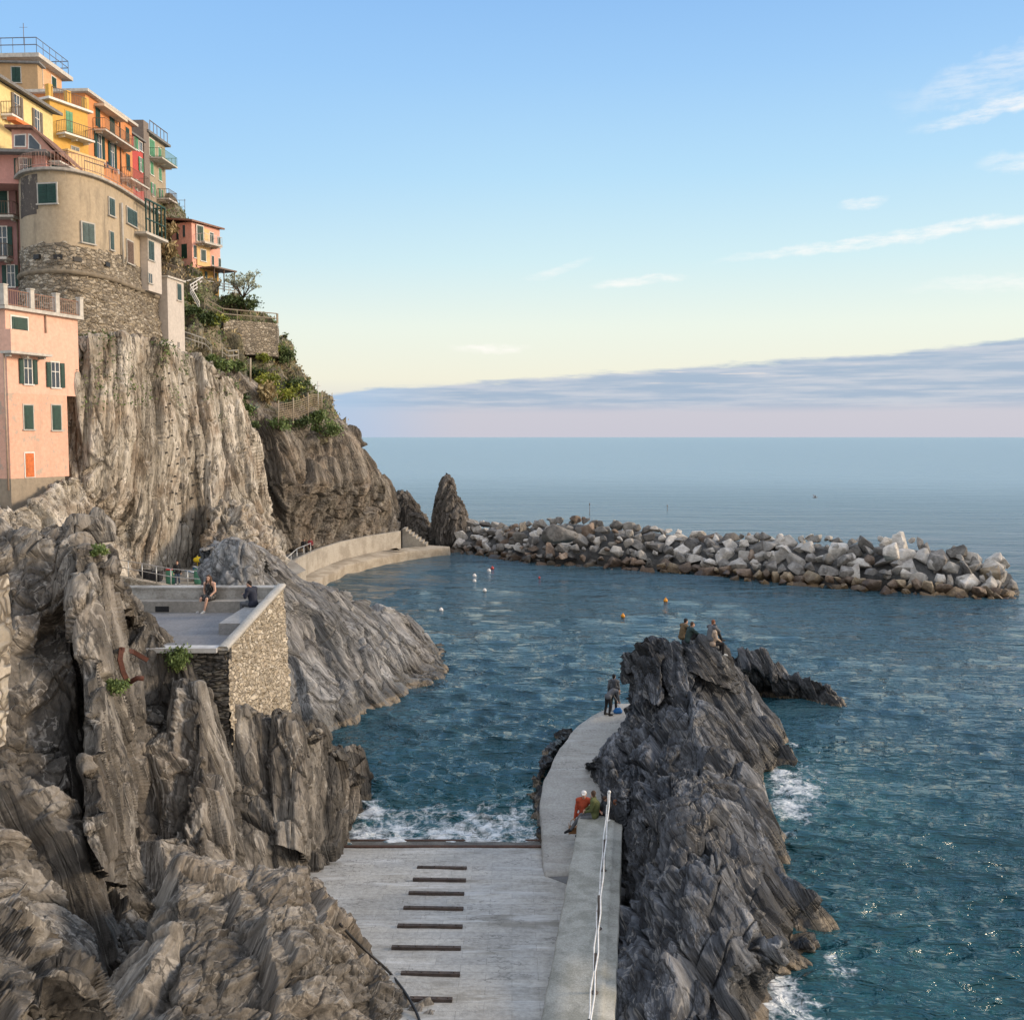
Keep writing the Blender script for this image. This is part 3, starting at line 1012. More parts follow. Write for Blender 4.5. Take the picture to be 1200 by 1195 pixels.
# leaning rubble buttress at its foot, right of the slabs
LDb = [(.7, M_E, (3.5, 2.0, 1.4), .3, 54), (.28, M_E, (1.4, .9, .6), .1, 55), (.1, M_E, (.6, .4, .3), .03, 56)]
rDb = relief([wc([(248, 600, 85), (246, 640, 83), (244, 676, 80)]), wc([(268, 585, 86.5), (268, 630, 83), (270, 676, 78.5)]), wc([(292, 600, 88), (294, 640, 84.5), (300, 674, 79)]), wc([(314, 632, 89), (322, 655, 86), (332, 676, 82)])],
              170, 170, LDb, blur=6, back=4, warp=.7, warpscale=.4, seed=8)
o = rock('cliff', m_rock_cliff, [rD, rDb])
tag(o, 'pale vertical climbing cliff of grooved slabs below the stone bastion', 'cliff', None, 'structure')
# brown rock under the pink house
D2 = relief([wc([(-60, 590, 63), (-60, 720, 58)]), wc([(0, 598, 63.5), (0, 645, 62), (0, 720, 59)]), wc([(40, 588, 66), (40, 640, 64), (40, 720, 61)]), wc([(72, 560, 69.5), (74, 625, 67), (76, 720, 63)]), wc([(98, 568, 73), (110, 625, 71.5), (128, 700, 69)]), wc([(116, 606, 76), (136, 645, 74), (146, 705, 72)])],
            260, 240, [(.4, M_E, (7, 2.4, 1.4), .3, 61), (.18, M_E, (3, .9, .5), .12, 62), (.07, M_E, (1.1, .35, .2), .04, 63)], blur=8, back=5, warp=.3, warpscale=.3, seed=9, big=.25)
o = rock('rocky_slope', m_rock_cliff, [D2])
tag(o, 'brown rocky slope under the pale pink house', 'slope', None, 'structure')

# ---- E: darker headland
E_rows = [
    wc([(255, 440, 99), (300, 468, 104), (340, 480, 109), (385, 490, 115), (402, 502, 120), (408, 512, 124)]),
    wc([(282, 500, 101), (320, 515, 102), (360, 518, 108), (400, 512, 114), (421, 528, 122), (426, 534, 126)]),
    wc([(287, 560, 102), (330, 568, 101), (370, 568, 107), (415, 562, 115), (444, 564, 125), (448, 570, 129)]),
    wc([(298, 620, 102), (340, 618, 103), (380, 615, 111), (425, 608, 121), (459, 604, 132), (463, 608, 135)]),
    wc([(318, 668, 102), (345, 655, 104), (385, 642, 114), (430, 632, 124), (462, 628, 133), (466, 630, 136)]),
]
LE = [(.75, M_E, (18, 5.5, 1.7), .6, 71), (.32, M_E, (8, 2.3, .7), .25, 72), (.12, M_E, (3.2, .9, .28), .08, 73)]
rE = relief(rows_to_cols(E_rows, 9), 300, 260, LE, blur=9, back=7, warp=.2, warpscale=.15, big=.5, bigscale=.12, seed=10, fine=.03)
o = rock('headland', m_rock_head, [rE])
tag(o, 'dark rounded headland dropping to the curved harbour walkway', 'headland', None, 'structure')

# ---- F: overgrown hillside above the headland
F_rows = [
    wc([(120, 215, 122), (180, 232, 120), (205, 275, 117), (235, 350, 113), (268, 352, 116), (298, 368, 120)]),
    wc([(120, 300, 112), (190, 305, 109), (218, 342, 107), (250, 376, 109), (290, 382, 114), (322, 390, 120)]),
    wc([(150, 380, 96), (200, 380, 96), (222, 392, 99), (255, 410, 104), (295, 420, 111), (332, 428, 119)]),
    wc([(180, 420, 94), (216, 420, 94), (238, 436, 96.5), (270, 455, 102), (320, 452, 110), (352, 458, 119)]),
    wc([(200, 440, 93), (240, 440, 93), (265, 474, 98), (303, 484, 104), (350, 486, 111), (394, 496, 119.5)]),
    wc([(220, 470, 92), (262, 480, 95), (290, 520, 100), (330, 524, 105), (370, 524, 111), (410, 528, 120)]),
]
LF = [(.9, M_E, (3.5, 2.2, 1.6), .3, 81), (.35, M_E, (1.6, 1.0, .7), .1, 82)]
rF = relief(rows_to_cols(F_rows, 9), 260, 280, LF, blur=9, back=8, warp=.8, warpscale=.3, big=.8, bigscale=.2, seed=11, fine=.1)
G_cols = [wc([(-160, 60, 130), (-160, 300, 112), (-160, 520, 92)]), wc([(0, 130, 130), (0, 300, 112), (0, 520, 92)]), wc([(60, 160, 130), (60, 320, 112), (60, 500, 94)]),
          wc([(110, 185, 128), (110, 320, 111), (110, 480, 95)]), wc([(160, 222, 125), (160, 330, 110), (160, 450, 96)]), wc([(190, 246, 121), (196, 330, 109), (205, 440, 97)])]
rG = relief(G_cols, 90, 120, LF[:1], blur=5, back=8, seed=12)
hill = rock('hillside', m_rock_hill, [rF, rG])
tag(hill, 'overgrown terraced hillside between the cliff and the coral house', 'hillside', None, 'structure')

# ---- I: dark jagged rock on the right of the path
I_rows = [
    wcz([(752, 772, 4.4), (764, 758, 5.2), (792, 755, 5.5), (830, 752, 5.4), (852, 766, 4.8), (886, 800, 2.6), (908, 835, 1.2), (925, 866, .05)]),
    wcz([(738, 824, 2.2), (754, 812, 3.4), (790, 802, 4.2), (835, 812, 3.9), (868, 838, 2.7), (893, 862, 1.4), (914, 880, .6), (927, 886, -.1)]),
    wcz([(722, 880, 1.4), (740, 872, 2.5), (780, 872, 3.2), (830, 880, 2.9), (864, 892, 2.1), (888, 902, 1.2), (902, 906, .5), (912, 908, -.1)]),
    wcz([(727, 952, 1.3), (754, 940, 2.3), (790, 945, 3.2), (838, 950, 2.9), (870, 955, 2.1), (892, 960, 1.1), (902, 963, .4), (909, 966, -.1)]),
    wcz([(730, 1020, 1.1), (768, 1024, 2.0), (810, 1026, 2.9), (855, 1028, 2.6), (894, 1030, 1.9), (908, 1034, .9), (920, 1036, .3), (930, 1038, -.1)]),
    wcz([(741, 1100, .8), (772, 1104, 1.6), (820, 1106, 2.3), (870, 1108, 2.1), (914, 1110, 1.5), (938, 1112, .8), (953, 1113, .3), (965, 1114, -.1)]),
    wcz([(742, 1170, .7), (770, 1170, 1.2), (815, 1168, 1.7), (850, 1164, 1.5), (875, 1160, 1.0), (889, 1158, .5), (901, 1156, .1), (913, 1152, -.3)]),
    wcz([(741, 1320, .5), (768, 1320, .9), (815, 1320, 1.2), (848, 1315, .9), (866, 1310, .5), (878, 1310, .2), (890, 1310, -.1), (902, 1310, -.4)]),
]
I_rows = [[r[0] + np.array([-.05, 0, -1.6])] + r + [r[-1] + np.array([.45, 0, -1.3])] for r in I_rows]
I_rows = [[p + np.array([.3, 2.6, -5.5]) for p in I_rows[0]], [p + np.array([.05, .6, -.35]) for p in I_rows[0]]] + I_rows
LI = [(.46, M_I, (9, 3.4, 1.25), .40, 91), (.20, M_I, (4.6, 1.7, .52), .17, 92), (.065, M_I, (2.2, .75, .21), .05, 93), (.02, M_I, (1.0, .32, .09), .012, 94)]


def relief_grid(rows, nu, nv, *a, **k):
    return relief(rows_to_cols(rows, 14), nu, nv, *a, **k)


rI = relief_grid(I_rows, 620, 800, LI, blur=12, back=.4, backz=-.6, ends=(False, False), warp=.12, warpscale=.4, big=.3, bigscale=.4, seed=13, fine=.02)
fin = relief([wcz([(700, 890, 1.7), (698, 915, 1.0)]), wcz([(707, 886, 2.3), (708, 910, 1.6), (708, 937, .9)]), wcz([(718, 902, 2.5), (722, 930, 1.8), (726, 962, 1.1)]), wcz([(734, 925, 2.6), (736, 950, 2.1), (740, 985, 1.0)])],
             130, 120, LI[1:], blur=5, back=.8, backz=-.6, warp=.1, warpscale=.6, seed=14)
peak1 = relief([wcz([(742, 764, 5.1), (742, 800, 3.5)]), wcz([(751, 744, 6.1), (752, 770, 5.0), (752, 815, 3.7)]), wcz([(766, 760, 5.6), (769, 790, 4.6), (772, 830, 3.7)]), wcz([(774, 770, 5.4), (780, 810, 4)])],
               90, 110, LI[1:], blur=5, back=1.2, backz=-1.4, warp=.1, warpscale=.6, seed=15)
peak2 = relief([wcz([(770, 752, 5.6), (768, 790, 4.4)]), wcz([(781, 748, 5.8), (784, 775, 5.0), (784, 815, 4.0)]), wcz([(800, 756, 5.6), (804, 780, 4.9), (806, 815, 4)]), wcz([(816, 752, 5.7), (820, 790, 4.6)])],
               90, 100, LI[1:], blur=5, back=1.4, backz=-1.4, warp=.1, warpscale=.6, seed=16)
peak3 = relief([wcz([(812, 753, 5.7), (812, 790, 4.6)]), wcz([(822, 748, 5.9), (826, 768, 5.2), (828, 800, 4.2)]), wcz([(838, 754, 5.6), (845, 775, 4.9), (850, 806, 3.8)]), wcz([(852, 762, 5.2), (860, 790, 4.2), (866, 815, 3.2)])],
               90, 100, LI[1:], blur=5, back=1.4, backz=-1.4, warp=.1, warpscale=.6, seed=17)
fill = relief([wcz([(722, 962, 1.15), (726, 1000, .9), (730, 1050, .4)]), wcz([(738, 955, 1.6), (742, 1000, 1.35), (744, 1060, .7)]), wcz([(756, 955, 2.0), (762, 1005, 1.7), (764, 1065, 1.0)])], 110, 150, [(.10, M_I, (2, .8, .3), .08, 92)] + LI[2:], blur=4, back=.5, backz=-.3, warp=.1, seed=19)
o = rock('sea_rock', m_rock_sea, [rI, fin, fill, peak1, peak2, peak3])
tag(o, 'large dark jagged rock right of the path with four people sitting on its peak', 'rock')

# ---- J: low dark rock behind it
J_rows = [
    wcz([(846, 772, 2.2), (866, 762, 2.8), (888, 761, 2.9), (912, 772, 2.3), (930, 790, 1.5), (946, 797, 1.3), (966, 797, 1.3), (988, 824, .1)]),
    wcz([(846, 790, 1.6), (868, 785, 1.9), (890, 785, 1.9), (914, 795, 1.4), (932, 804, .9), (948, 808, .8), (968, 810, .7), (989, 827, 0)]),
    wcz([(846, 806, .4), (868, 808, .3), (892, 812, .2), (915, 816, .1), (934, 820, .05), (950, 824, 0), (970, 828, 0), (989, 830, -.1)]),
]
J_rows = [[p + np.array([.2, 2.2, -3.4]) for p in J_rows[0]]] + J_rows + [[p + np.array([0, -.5, -1.6]) for p in J_rows[-1]]]
rJ = relief(rows_to_cols(J_rows, 9), 220, 130, [(.30, M_I, (4, 1.6, .6), .2, 95), (.15, M_I, (2, .7, .26), .08, 96), (.05, M_I, (.9, .3, .1), .025, 97)], blur=5, back=.3, backz=-.3, ends=(True, True), warp=.12, warpscale=.6, seed=18)
o = rock('sea_rock', m_rock_sea, [rJ])
tag(o, 'low dark wet rock in the sea just behind the jagged rock', 'rock')

# ---- G: two sea stacks beside the end of the walkway
def stack(name, label, outline, d, depth, seed):
    """outline: rows of (y, x left, x right)"""
    cols = []
    n = 11
    for k in range(n):
        w = -math.pi * .62 + 2 * math.pi * .62 * k / (n - 1)
        c = []
        for (y, xl, xr) in outline:
            cx, hw = (xl + xr) / 2, (xr - xl) / 2
            p = W(cx + hw * math.sin(w) / 1.0, y, d)
            c.append(p + np.array([0, -math.cos(w) * min(depth, hw / FPX * d * 1.2), 0]))
        cols.append(c)
    r = relief(cols, 190, 190, [(.30, M_S, (4.0, 1.6, .7), .2, seed), (.15, M_S, (2.0, .7, .3), .08, seed + 1), (.06, M_S, (.8, .3, .14), .03, seed + 2)], blur=5, back=.6, backz=.0, ends=(False, False), warp=.2, warpscale=.4, seed=seed)
    o = rock(name, m_rock_stack, [r])
    tag(o, label, 'sea stack')


stack('sea_stack', 'taller pointed dark sea stack beside the start of the boulder breakwater', [(558, 522, 526), (565, 518, 531), (576, 514, 536), (592, 510, 542), (606, 508, 547), (622, 506, 549), (645, 506, 549)], 134, 3.0, 101)
stack('sea_stack', 'shorter dark sea stack with a low ridge next to the walkway steps', [(577, 467, 477), (584, 463, 484), (592, 460, 490), (603, 459, 497), (616, 459, 503), (630, 460, 512), (645, 460, 514)], 136, 3.0, 111)
# ------------------------------------------------------------------ materials for the built things
m_conc = concrete('old_concrete', (.34, .34, .325), 1.0, (.24, .235, .22), .5)
m_wall = concrete('gravelly_concrete', (.37, .365, .325), 2.2, (.22, .22, .185), .8)
m_path = concrete('path_concrete', (.36, .35, .32), 1.2, (.27, .255, .23), .6, streak=.35)
m_quay = concrete('quay_concrete', (.36, .325, .27), .9, (.215, .185, .145), .7)
m_slip = concrete('slipway_concrete', (.43, .42, .39), .8, (.32, .30, .26), .5, courses=(1.3, .42), streak=.75)
m_slate = concrete('slate_paving', (.225, .225, .23), 1.4, (.155, .155, .16), .4, courses=(1.1, .62))
m_patch = concrete('patched_render', (.40, .39, .365), 1.3, (.19, .175, .15), .9)
m_coping = concrete('coping_concrete', (.42, .40, .36), 1.6, (.30, .28, .24), .4)
m_whitecap = plain('limewash', (.50, .495, .48), .8, .2)
m_rubble = masonry('rubble_stone', [(.22, .185, .135), (.36, .31, .235), (.46, .40, .31), (.58, .53, .44)], 4.3, (.40, .34, .26), 1.5, .08, 0, .10)
m_darkstone = masonry('dark_drystone', [(.05, .045, .04), (.09, .08, .07), (.13, .12, .10), (.18, .16, .13)], 2.2, (.03, .028, .025), 4.5, .08)
m_bastion = masonry('bastion_stone', [(.13, .11, .085), (.24, .20, .15), (.34, .29, .22), (.47, .42, .34)], 2.3, (.31, .26, .19), 1.9, .12, .25, .085)
m_steel = plain('galvanised_steel', (.46, .46, .45), .45, .15, 3, .5)
m_rust = plain('rusty_steel', (.085, .045, .030), .8, .35, 6, .2)
m_railpaint = plain('white_rail_paint', (.66, .65, .62), .5, .15, 5, stain=(.25, .14, .08))
m_postdark = plain('dark_post', (.09, .075, .065), .7, .3, 6)
m_timber = plain('tarred_timber', (.062, .045, .036), .75, .4, 5, bump=.02)
m_black = plain('black_rubber', (.014, .014, .015), .5, .2)

# ------------------------------------------------------------------ slipway
SL = .09


def slip_z(y):
    return .25 + SL * (34.75 - y)


def Wslip(px, py, up=0.0):
    q = ray(px, py)
    # CAM_H + t qz = .25 + SL (34.75 - t qy) + up
    t = (.25 + SL * 34.75 + up - CAM_H) / (q[2] + SL * q[1])
    return CAMP + q * t


mb = MB()
xs = np.linspace(-16, 3.2, 60)
ys = np.linspace(9, 34.75, 80)
Gx, Gy = np.meshgrid(xs, ys, indexing='ij')
xr_ = np.interp(Gy, [12.0, 22.6, 34.0, 35], [-.1, 1.3, 2.8, 2.9])
Gx = -16 + (Gx + 16) / 19.2 * (xr_ + 16)
Pz = slip_z(Gy)
Pp = np.stack([Gx, Gy, Pz], 2).reshape(-1, 3)
Pp[:, 2] += .018 * fbm(Pp * np.array([.7, .7, 0]), 3, 200)
idx = np.arange(60 * 80).reshape(60, 80)
Fq = np.stack([idx[:-1, :-1], idx[1:, :-1], idx[1:, 1:], idx[:-1, 1:]], 2).reshape(-1, 4)
o = mesh_np('slipway', Pp, Fq, m_slip)
tag(o, 'pale grey concrete boat slipway running down to the water', 'slipway', None, 'structure')
mb = MB()
mb.prism([(-16, 34.76), (2.2, 34.76), (2.2, 35.75), (-16, 35.75)], -1.5, [.19, .19, .09, .09])
o = mb.build('slipway_sill', [concrete('wet_cobbled_sill', (.17, .16, .14), 2.5, (.09, .085, .075), .7, courses=(.25, .16))])
tag(o, 'strip of dark wet cobbles along the foot of the slipway', 'sill', None, 'structure')
for (ya, yb, nm) in ((34.70, 34.84, 'dark steel edge beam at the foot of the slipway paving'), (35.68, 35.80, 'wet steel edge beam where the slipway meets the sea')):
    mb = MB()
    c0, c1 = px_of((0, ya, .2)), 0
    z = slip_z(ya) if ya < 35 else .08
    xl = -6.2 if ya < 35 else -5.9
    mb.box((xl, ya, z - .14), (1.12, yb, z + .045))
    o = mb.build('edge_beam', [m_rust], None, (-2, ya, z))
    tag(o, nm, 'beam')
names = ['topmost', 'second', 'third', 'fourth', 'fifth', 'sixth', 'seventh', 'last']
for k, (py, xa, xb) in enumerate(((1017, 489, 547), (1031, 484, 546), (1047, 479, 544), (1064.5, 473, 543), (1085.5, 466, 542), (1111, 459, 540), (1141.5, 470, 539), (1171.5, 480, 530))):
    a, b = Wslip(xa, py), Wslip(xb, py + 1.2)
    mb = MB()
    mid = (a + b) / 2
    ax = (b - a) / np.linalg.norm(b - a)
    az = np.array([0, SL, 1.0]) / math.hypot(1, SL)
    mb.obox(mid + np.array([0, 0, .02]), (ax, np.cross(az, ax), az), (np.linalg.norm(b - a) / 2, .075, .05))
    for u in (-.8, -.3, .3, .8):
        mb.lathe(mid + ax * u * np.linalg.norm(b - a) / 2 + np.array([0, 0, .07]), [(.025, 0), (.025, .015), (.012, .022)], 6)
    o = mb.build('slipway_sleeper', [m_timber], None, mid)
    tag(o, f'dark timber sleeper across the slipway, {names[k]} of eight counted from the water', 'sleeper', 'sleepers set across the slipway')

# ------------------------------------------------------------------ path to the rock
def path_z(y):
    return float(np.interp(y, [33, 36, 48, 52], [.60, .62, 1.25, 1.4]))


def Wpath(px, py):
    z = .8
    for _ in range(8):
        p = Wz(px, py, z)
        z = path_z(p[1])
    return Wz(px, py, z)


left = [Wpath(*p) for p in ((640, 1024), (637, 1008), (635, 980), (634, 955), (634, 930), (639, 912), (648, 892), (657, 876), (668, 860), (680, 848), (693, 838), (705, 832), (720, 824))]
n = len(left)
Lp = _resample(left, 60)
rows = []
for p in Lp:
    rows.append([p + np.array([.0, 0, -1.6]), p + np.array([-.03, 0, -.10]), p + np.array([.03, 0, 0]), p + np.array([.5, 0, .0]), p + np.array([1.2, 0, 0]), p + np.array([2.2, .0, .02]), p + np.array([3.4, .2, .02])])
Vp = np.array(rows).reshape(-1, 3)
for i in range(len(Vp)):
    pass
Vp[:, 0] += .05 * fbm(Vp * np.array([.8, .8, .8]), 3, 210)
Vp[:, 2] += .02 * fbm(Vp * np.array([1.5, 1.5, 0]), 2, 211)
idx = np.arange(60 * 7).reshape(60, 7)
Fq = np.stack([idx[:-1, :-1], idx[:-1, 1:], idx[1:, 1:], idx[1:, :-1]], 2).reshape(-1, 4)
# near end face
Eq = Vp[1:7] - np.array([0, .02, 1.5])
b0 = len(Vp)
Vp = np.concatenate([Vp, Eq])
Fq = np.concatenate([Fq, np.array([[1 + i, b0 + i, b0 + i + 1, 2 + i] for i in range(5)])])
o = mesh_np('path', Vp, Fq, m_path)
tag(o, 'worn concrete path curving along the foot of the jagged rock', 'path', None, 'structure')
mb = MB()
e0 = Lp[0]
mb.prism([(e0[0] + .06, e0[1] - .02), (e0[0] + 1.5, e0[1] - 1.7), (e0[0] + 2.4, e0[1] - 1.7), (e0[0] + 2.4, e0[1] - .02)], -1, [slip_z(e0[1]) + .012, slip_z(e0[1] - 1.7) + .012, slip_z(e0[1] - 1.7) + .012, e0[2] - .01])
o = mb.build('ramp', [concrete('dark_patch', (.16, .16, .16), 2, (.1, .1, .1), .5)])
tag(o, 'short dark cement ramp joining the slipway to the path', 'ramp', None, 'structure')
# dark rock showing under the outer edge of the path
kr = relief([wcz([(633, 905, .5), (630, 940, -.4)]), wcz([(642, 886, .75), (634, 905, .2), (630, 925, -.5)]), wcz([(655, 868, .7), (646, 880, .2), (638, 895, -.5)]), wcz([(668, 856, .6), (662, 862, 0), (655, 872, -.5)])], 90, 60,
            [(.22, M_I, (1.2, .6, .35), .1, 98), (.08, M_I, (.5, .3, .15), .03, 99)], blur=3, back=.3, backz=-.3, warp=.2, seed=31)
kr2 = relief([wcz([(636, 996, .1), (632, 1004, -.4)]), wcz([(637, 975, .35), (630, 982, .0), (628, 990, -.5)]), wcz([(637, 950, .4), (629, 955, .0), (627, 962, -.5)]), wcz([(637, 925, .4), (630, 930, 0), (628, 936, -.5)])], 80, 50,
             [(.16, M_I, (1.0, .5, .3), .08, 98), (.06, M_I, (.4, .25, .15), .02, 99)], blur=3, back=.2, backz=-.3, warp=.2, seed=32)
o = rock('rock_ledge', m_rock_sea, [kr, kr2])
tag(o, 'dark wet rock ledge under the outer edge of the path', 'rock')

# ------------------------------------------------------------------ low concrete wall with a handrail
WT = 1.65
wl = [(-.62, 12.0), (.75, 22.6), (2.27, 34.0)]
wr = [(1.05, 12.0), (2.38, 22.6), (3.76, 34.0)]
root = empty('boundary_wall', (1.6, 24, 0), 'long low wall of pitted concrete beside the slipway', 'wall')
NW = 70
V = []
for i in range(NW):
    t = i / (NW - 1)
    y = 12 + 22 * t
    xl = np.interp(y, [p[1] for p in wl], [p[0] for p in wl])
    xr = np.interp(y, [p[1] for p in wr], [p[0] for p in wr])
    V += [(xl, y, -1), (xl, y, WT - .06), (xl + .05, y, WT), (xl + (xr - xl) * .35, y, WT + .01), (xl + (xr - xl) * .75, y, WT), (xr - .27, y, WT), (xr - .25, y, WT - .045), (xr - .03, y, WT - .06), (xr, y, WT - .10), (xr, y, -1)]
V = np.array(V)
V += .02 * np.stack([fbm(V * 1.3, 3, 220), np.zeros(len(V)), fbm(V * 1.7, 3, 221)], 1)
idx = np.arange(NW * 10).reshape(NW, 10)
Fq = np.stack([idx[:-1, :-1], idx[:-1, 1:], idx[1:, 1:], idx[1:, :-1]], 2).reshape(-1, 4)
Fe = np.array([[(NW - 1) * 10 + k for k in q] for q in ((0, 1, 8, 9), (1, 2, 7, 8), (2, 3, 6, 7), (3, 4, 5, 6))])
mesh_np('wall', V, np.concatenate([Fq, Fe]), m_wall, root)

root = empty('handrail', (3.0, 30, WT), 'white double handrail with dark posts on the low wall', 'handrail')
posts = []
for k, (y, off) in enumerate(((33.6, .48), (29.6, .50), (26.0, .52), (22.9, .50), (20.2, .50), (17.6, .5))):
    xr = np.interp(y, [p[1] for p in wr], [p[0] for p in wr])
    posts.append(np.array([xr - off, y, WT]))
tops = []
for k, p in enumerate(posts):
    mb = MB()
    top = p + np.array([0.02 * (k % 2), 0, .95 - .05 * (k % 3 == 2)])
    mb.tube([p, top], .034, 8)
    mb.lathe(p, [(.09, 0), (.09, .02), (.05, .035)], 8)
    mb.build('post', [m_postdark if k else m_railpaint], root)
    tops.append(top)
for nm, dz in (('top_rail', 0), ('lower_rail', -.42)):
    mb = MB()
    pts = []
    for i in range(len(tops) - 1):
        for t in (0, .33, .66):
            q = tops[i] * (1 - t) + tops[i + 1] * t
            pts.append(q + np.array([.05 + (0 if dz == 0 else -.10) + .02 * math.sin(3 * i + 7 * t), 0, dz + .03 * math.sin(2.1 * i + 5 * t)]))
    pts.append(tops[-1] + np.array([.05, 0, dz]))
    mb.tube(pts, .020, 8)
    if dz == 0:
        mb.ball(tops[0] + np.array([.03, 0, .03]), .06)
    mb.build(nm, [m_railpaint], root)

# ------------------------------------------------------------------ terrace
TF = 8.0
cFR = W(262, 757, 31.1)      # outer front right corner of the parapet (top)
cBR = W(331, 690, 38.6)
xR = -8.72
yF, yB = 31.1, 38.7
xL = -22.0
root = empty('terrace', (-12, 35, TF), 'stone viewing terrace with concrete bench and sloping parapet above the rocks', 'terrace')
mb = MB()
mb.prism([(xL, yF + .1), (xR - .2, yF + .1), (xR - .2, yB - .5), (xL, yB - .5)], TF - .4, TF)
mb.build('floor', [m_slate], root)
# bench: seat block and back wall (patched render), with a dark drain hole
mb = MB()
mb.box((xL, yB - 1.05, TF - .1), (xR - .25, yB - .42, TF + .42))
mb.build('bench_seat', [concrete('bench_face', (.30, .28, .25), .8, (.20, .185, .16), .6)], root)
mb = MB()
mb.box((xL, yB - .42, TF - 2.0), (xR - .2, yB + .05, TF + .80))
mb.obox(((xL + xR) / 2, yB - .19, TF + .83), np.eye(3), ((xR - .2 - xL) / 2, .27, .035))
mb.build('bench_back', [m_patch], root)
hole_l, hole_r = W(182, 712, yB - 1.05), W(198, 712, yB - 1.05)
mb = MB()
mb.box((hole_l[0], yB - 1.062, TF + .03), (hole_r[0], yB - 1.02, TF + .24))
mb.build('drain_opening', [m_black], root)
# side bench along the parapet
mb = MB()
mb.box((xR - .95, 33.4, TF - .1), (xR - .20, yB - 1.06, TF + .38))
mb.build('side_bench', [concrete('side_bench_concrete', (.29, .29, .285), .9, (.2, .2, .2), .5)], root)
# parapet with sloping coping, rubble retaining wall beneath
n = 40
Vw, Vc = [], []
for i in range(n):
    t = i / (n - 1)
    y = yF - .25 + (yB + .15 - yF + .25) * t
    zt = 8.14 + (8.92 - 8.14) * t
    wob = .03 * math.sin(7 * t) + .02 * math.sin(17 * t + 1)
    Vw += [(xR - .20, y, TF - .3), (xR - .20, y, zt - .12), (xR - .02, y, zt - .12), (xR + .02, y, zt - .8), (xR + .12 + wob, y, zt - 2.6), (xR + .22 + wob, y, 3.6), (xR + .3, y, 2.2)]
    wb = .02 * vnoise(np.array([[0, y * 2.3, 0]]), 233)[0]
    Vc += [(xR - .25 + wb, y, zt - .12), (xR - .25 + wb, y, zt - .04), (xR - .21 + wb, y, zt + wb * .7), (xR + .03 + wb, y, zt + wb * .5), (xR + .07 + wb, y, zt - .05), (xR + .07, y, zt - .12), (xR - .25, y, zt - .121)]
for nm, VV, mt in (('retaining_wall', Vw, m_rubble), ('coping', Vc, m_coping)):
    idx = np.arange(n * 7).reshape(n, 7)
    Fq = np.stack([idx[:-1, :-1], idx[:-1, 1:], idx[1:, 1:], idx[1:, :-1]], 2).reshape(-1, 4)
    VV = np.array(VV)
    if nm == 'retaining_wall':
        # refine so the stones have real relief
        G = VV.reshape(n, 7, 3)
        G = np.stack([_resample(r, 160) for r in G])
        G = np.stack([_resample(G[:, j], 150) for j in range(160)], 1)
        Pq = G.reshape(-1, 3)
        mk = np.clip((Pq[:, 0] - (xR - .1)) / .1, 0, 1)
        h, ck, _ = plates(Pq * np.array([3.2, 3.2, 4.6]), 230, .16)
        Pq[:, 0] += mk * (.045 * h - .05 * ck)
        idx = np.arange(150 * 160).reshape(150, 160)
        Fq = np.stack([idx[:-1, :-1], idx[:-1, 1:], idx[1:, 1:], idx[1:, :-1]], 2).reshape(-1, 4)
        mesh_np(nm, Pq, Fq, mt, root)
    else:
        b = len(VV)
        ends = [[0, 1, 2, 3], [0, 3, 4, 5], [b - 7, b - 4, b - 5, b - 6], [b - 7, b - 2, b - 3, b - 4]]
        mesh_np(nm, VV, np.concatenate([Fq, np.array(ends)]), mt, root, smooth=False)
mb = MB()
mb.box((xR - .24, yF - .235, 6.5), (xR + .0, yF + .35, 8.03))
mb.build('corner_stone', [m_darkstone], root)
# front: dark dry stone wall with a white painted kerb on top
mb = MB()
mb.box((xL, yF - .38, TF - .04), (xR - .26, yF + .12, TF + .10))
mb.build('front_kerb', [m_whitecap], root)
G = []
for i in range(90):
    x = xR + .08 - 3.2 * i / 89
    G.append([(x, yF - .24 + .02 * math.sin(i), 7.95), (x, yF - .30, 7.0), (x, yF - .40, 5.6), (x, yF - .5, 4.0)])
G = np.array([_resample(r, 110) for r in G])
Pq = G.reshape(-1, 3)
h, ck, _ = plates(Pq * np.array([2.0, 2.0, 6.5]), 231, .14)
Pq[:, 1] -= .07 * h - .07 * ck
idx = np.arange(90 * 110).reshape(90, 110)
Fq = np.stack([idx[:-1, :-1], idx[:-1, 1:], idx[1:, 1:], idx[1:, :-1]], 2).reshape(-1, 4)
mesh_np('front_wall', Pq, Fq, m_darkstone, root)

# ------------------------------------------------------------------ ground behind the terrace: the boat yard lane
mb = MB()
mb.prism([(-50, 52), (-17, 52), (-15, 66), (-17.5, 76), (-17, 84), (-20, 92), (-50, 92)], -1, [3.55] * 7)
o = mb.build('lane', [m_quay])
tag(o, 'pale paved lane and boat yard at the foot of the climbing cliff', 'lane', None, 'structure')
Ly = 68.0
mb = MB()
pL, pR = W(150, 676, Ly), W(262, 692, Ly - 4)
V = []
q0 = W(120, 672, 71)
ln = [q0, W(160, 678, 69), W(205, 687, 67), W(262, 691, 65.5)]
for a, b in zip(ln[:-1], ln[1:]):
    d = (b - a)[:2] / np.linalg.norm((b - a)[:2])
    nn = np.array([-d[1], d[0]]) * .25
    mb.prism([(a[0] - nn[0], a[1] - nn[1]), (b[0] - nn[0], b[1] - nn[1]), (b[0] + nn[0], b[1] + nn[1]), (a[0] + nn[0], a[1] + nn[1])], 1.0, [a[2], b[2], b[2], a[2]])
o = mb.build('stone_wall', [m_rubble], None, q0)
tag(o, 'low rubble wall carrying the yard railing behind the terrace bench', 'wall')
root = empty('yard_railing', ln[1], 'thin galvanised railing along the low wall behind the bench', 'railing')
mb = MB()
L = _resample(ln, 9)
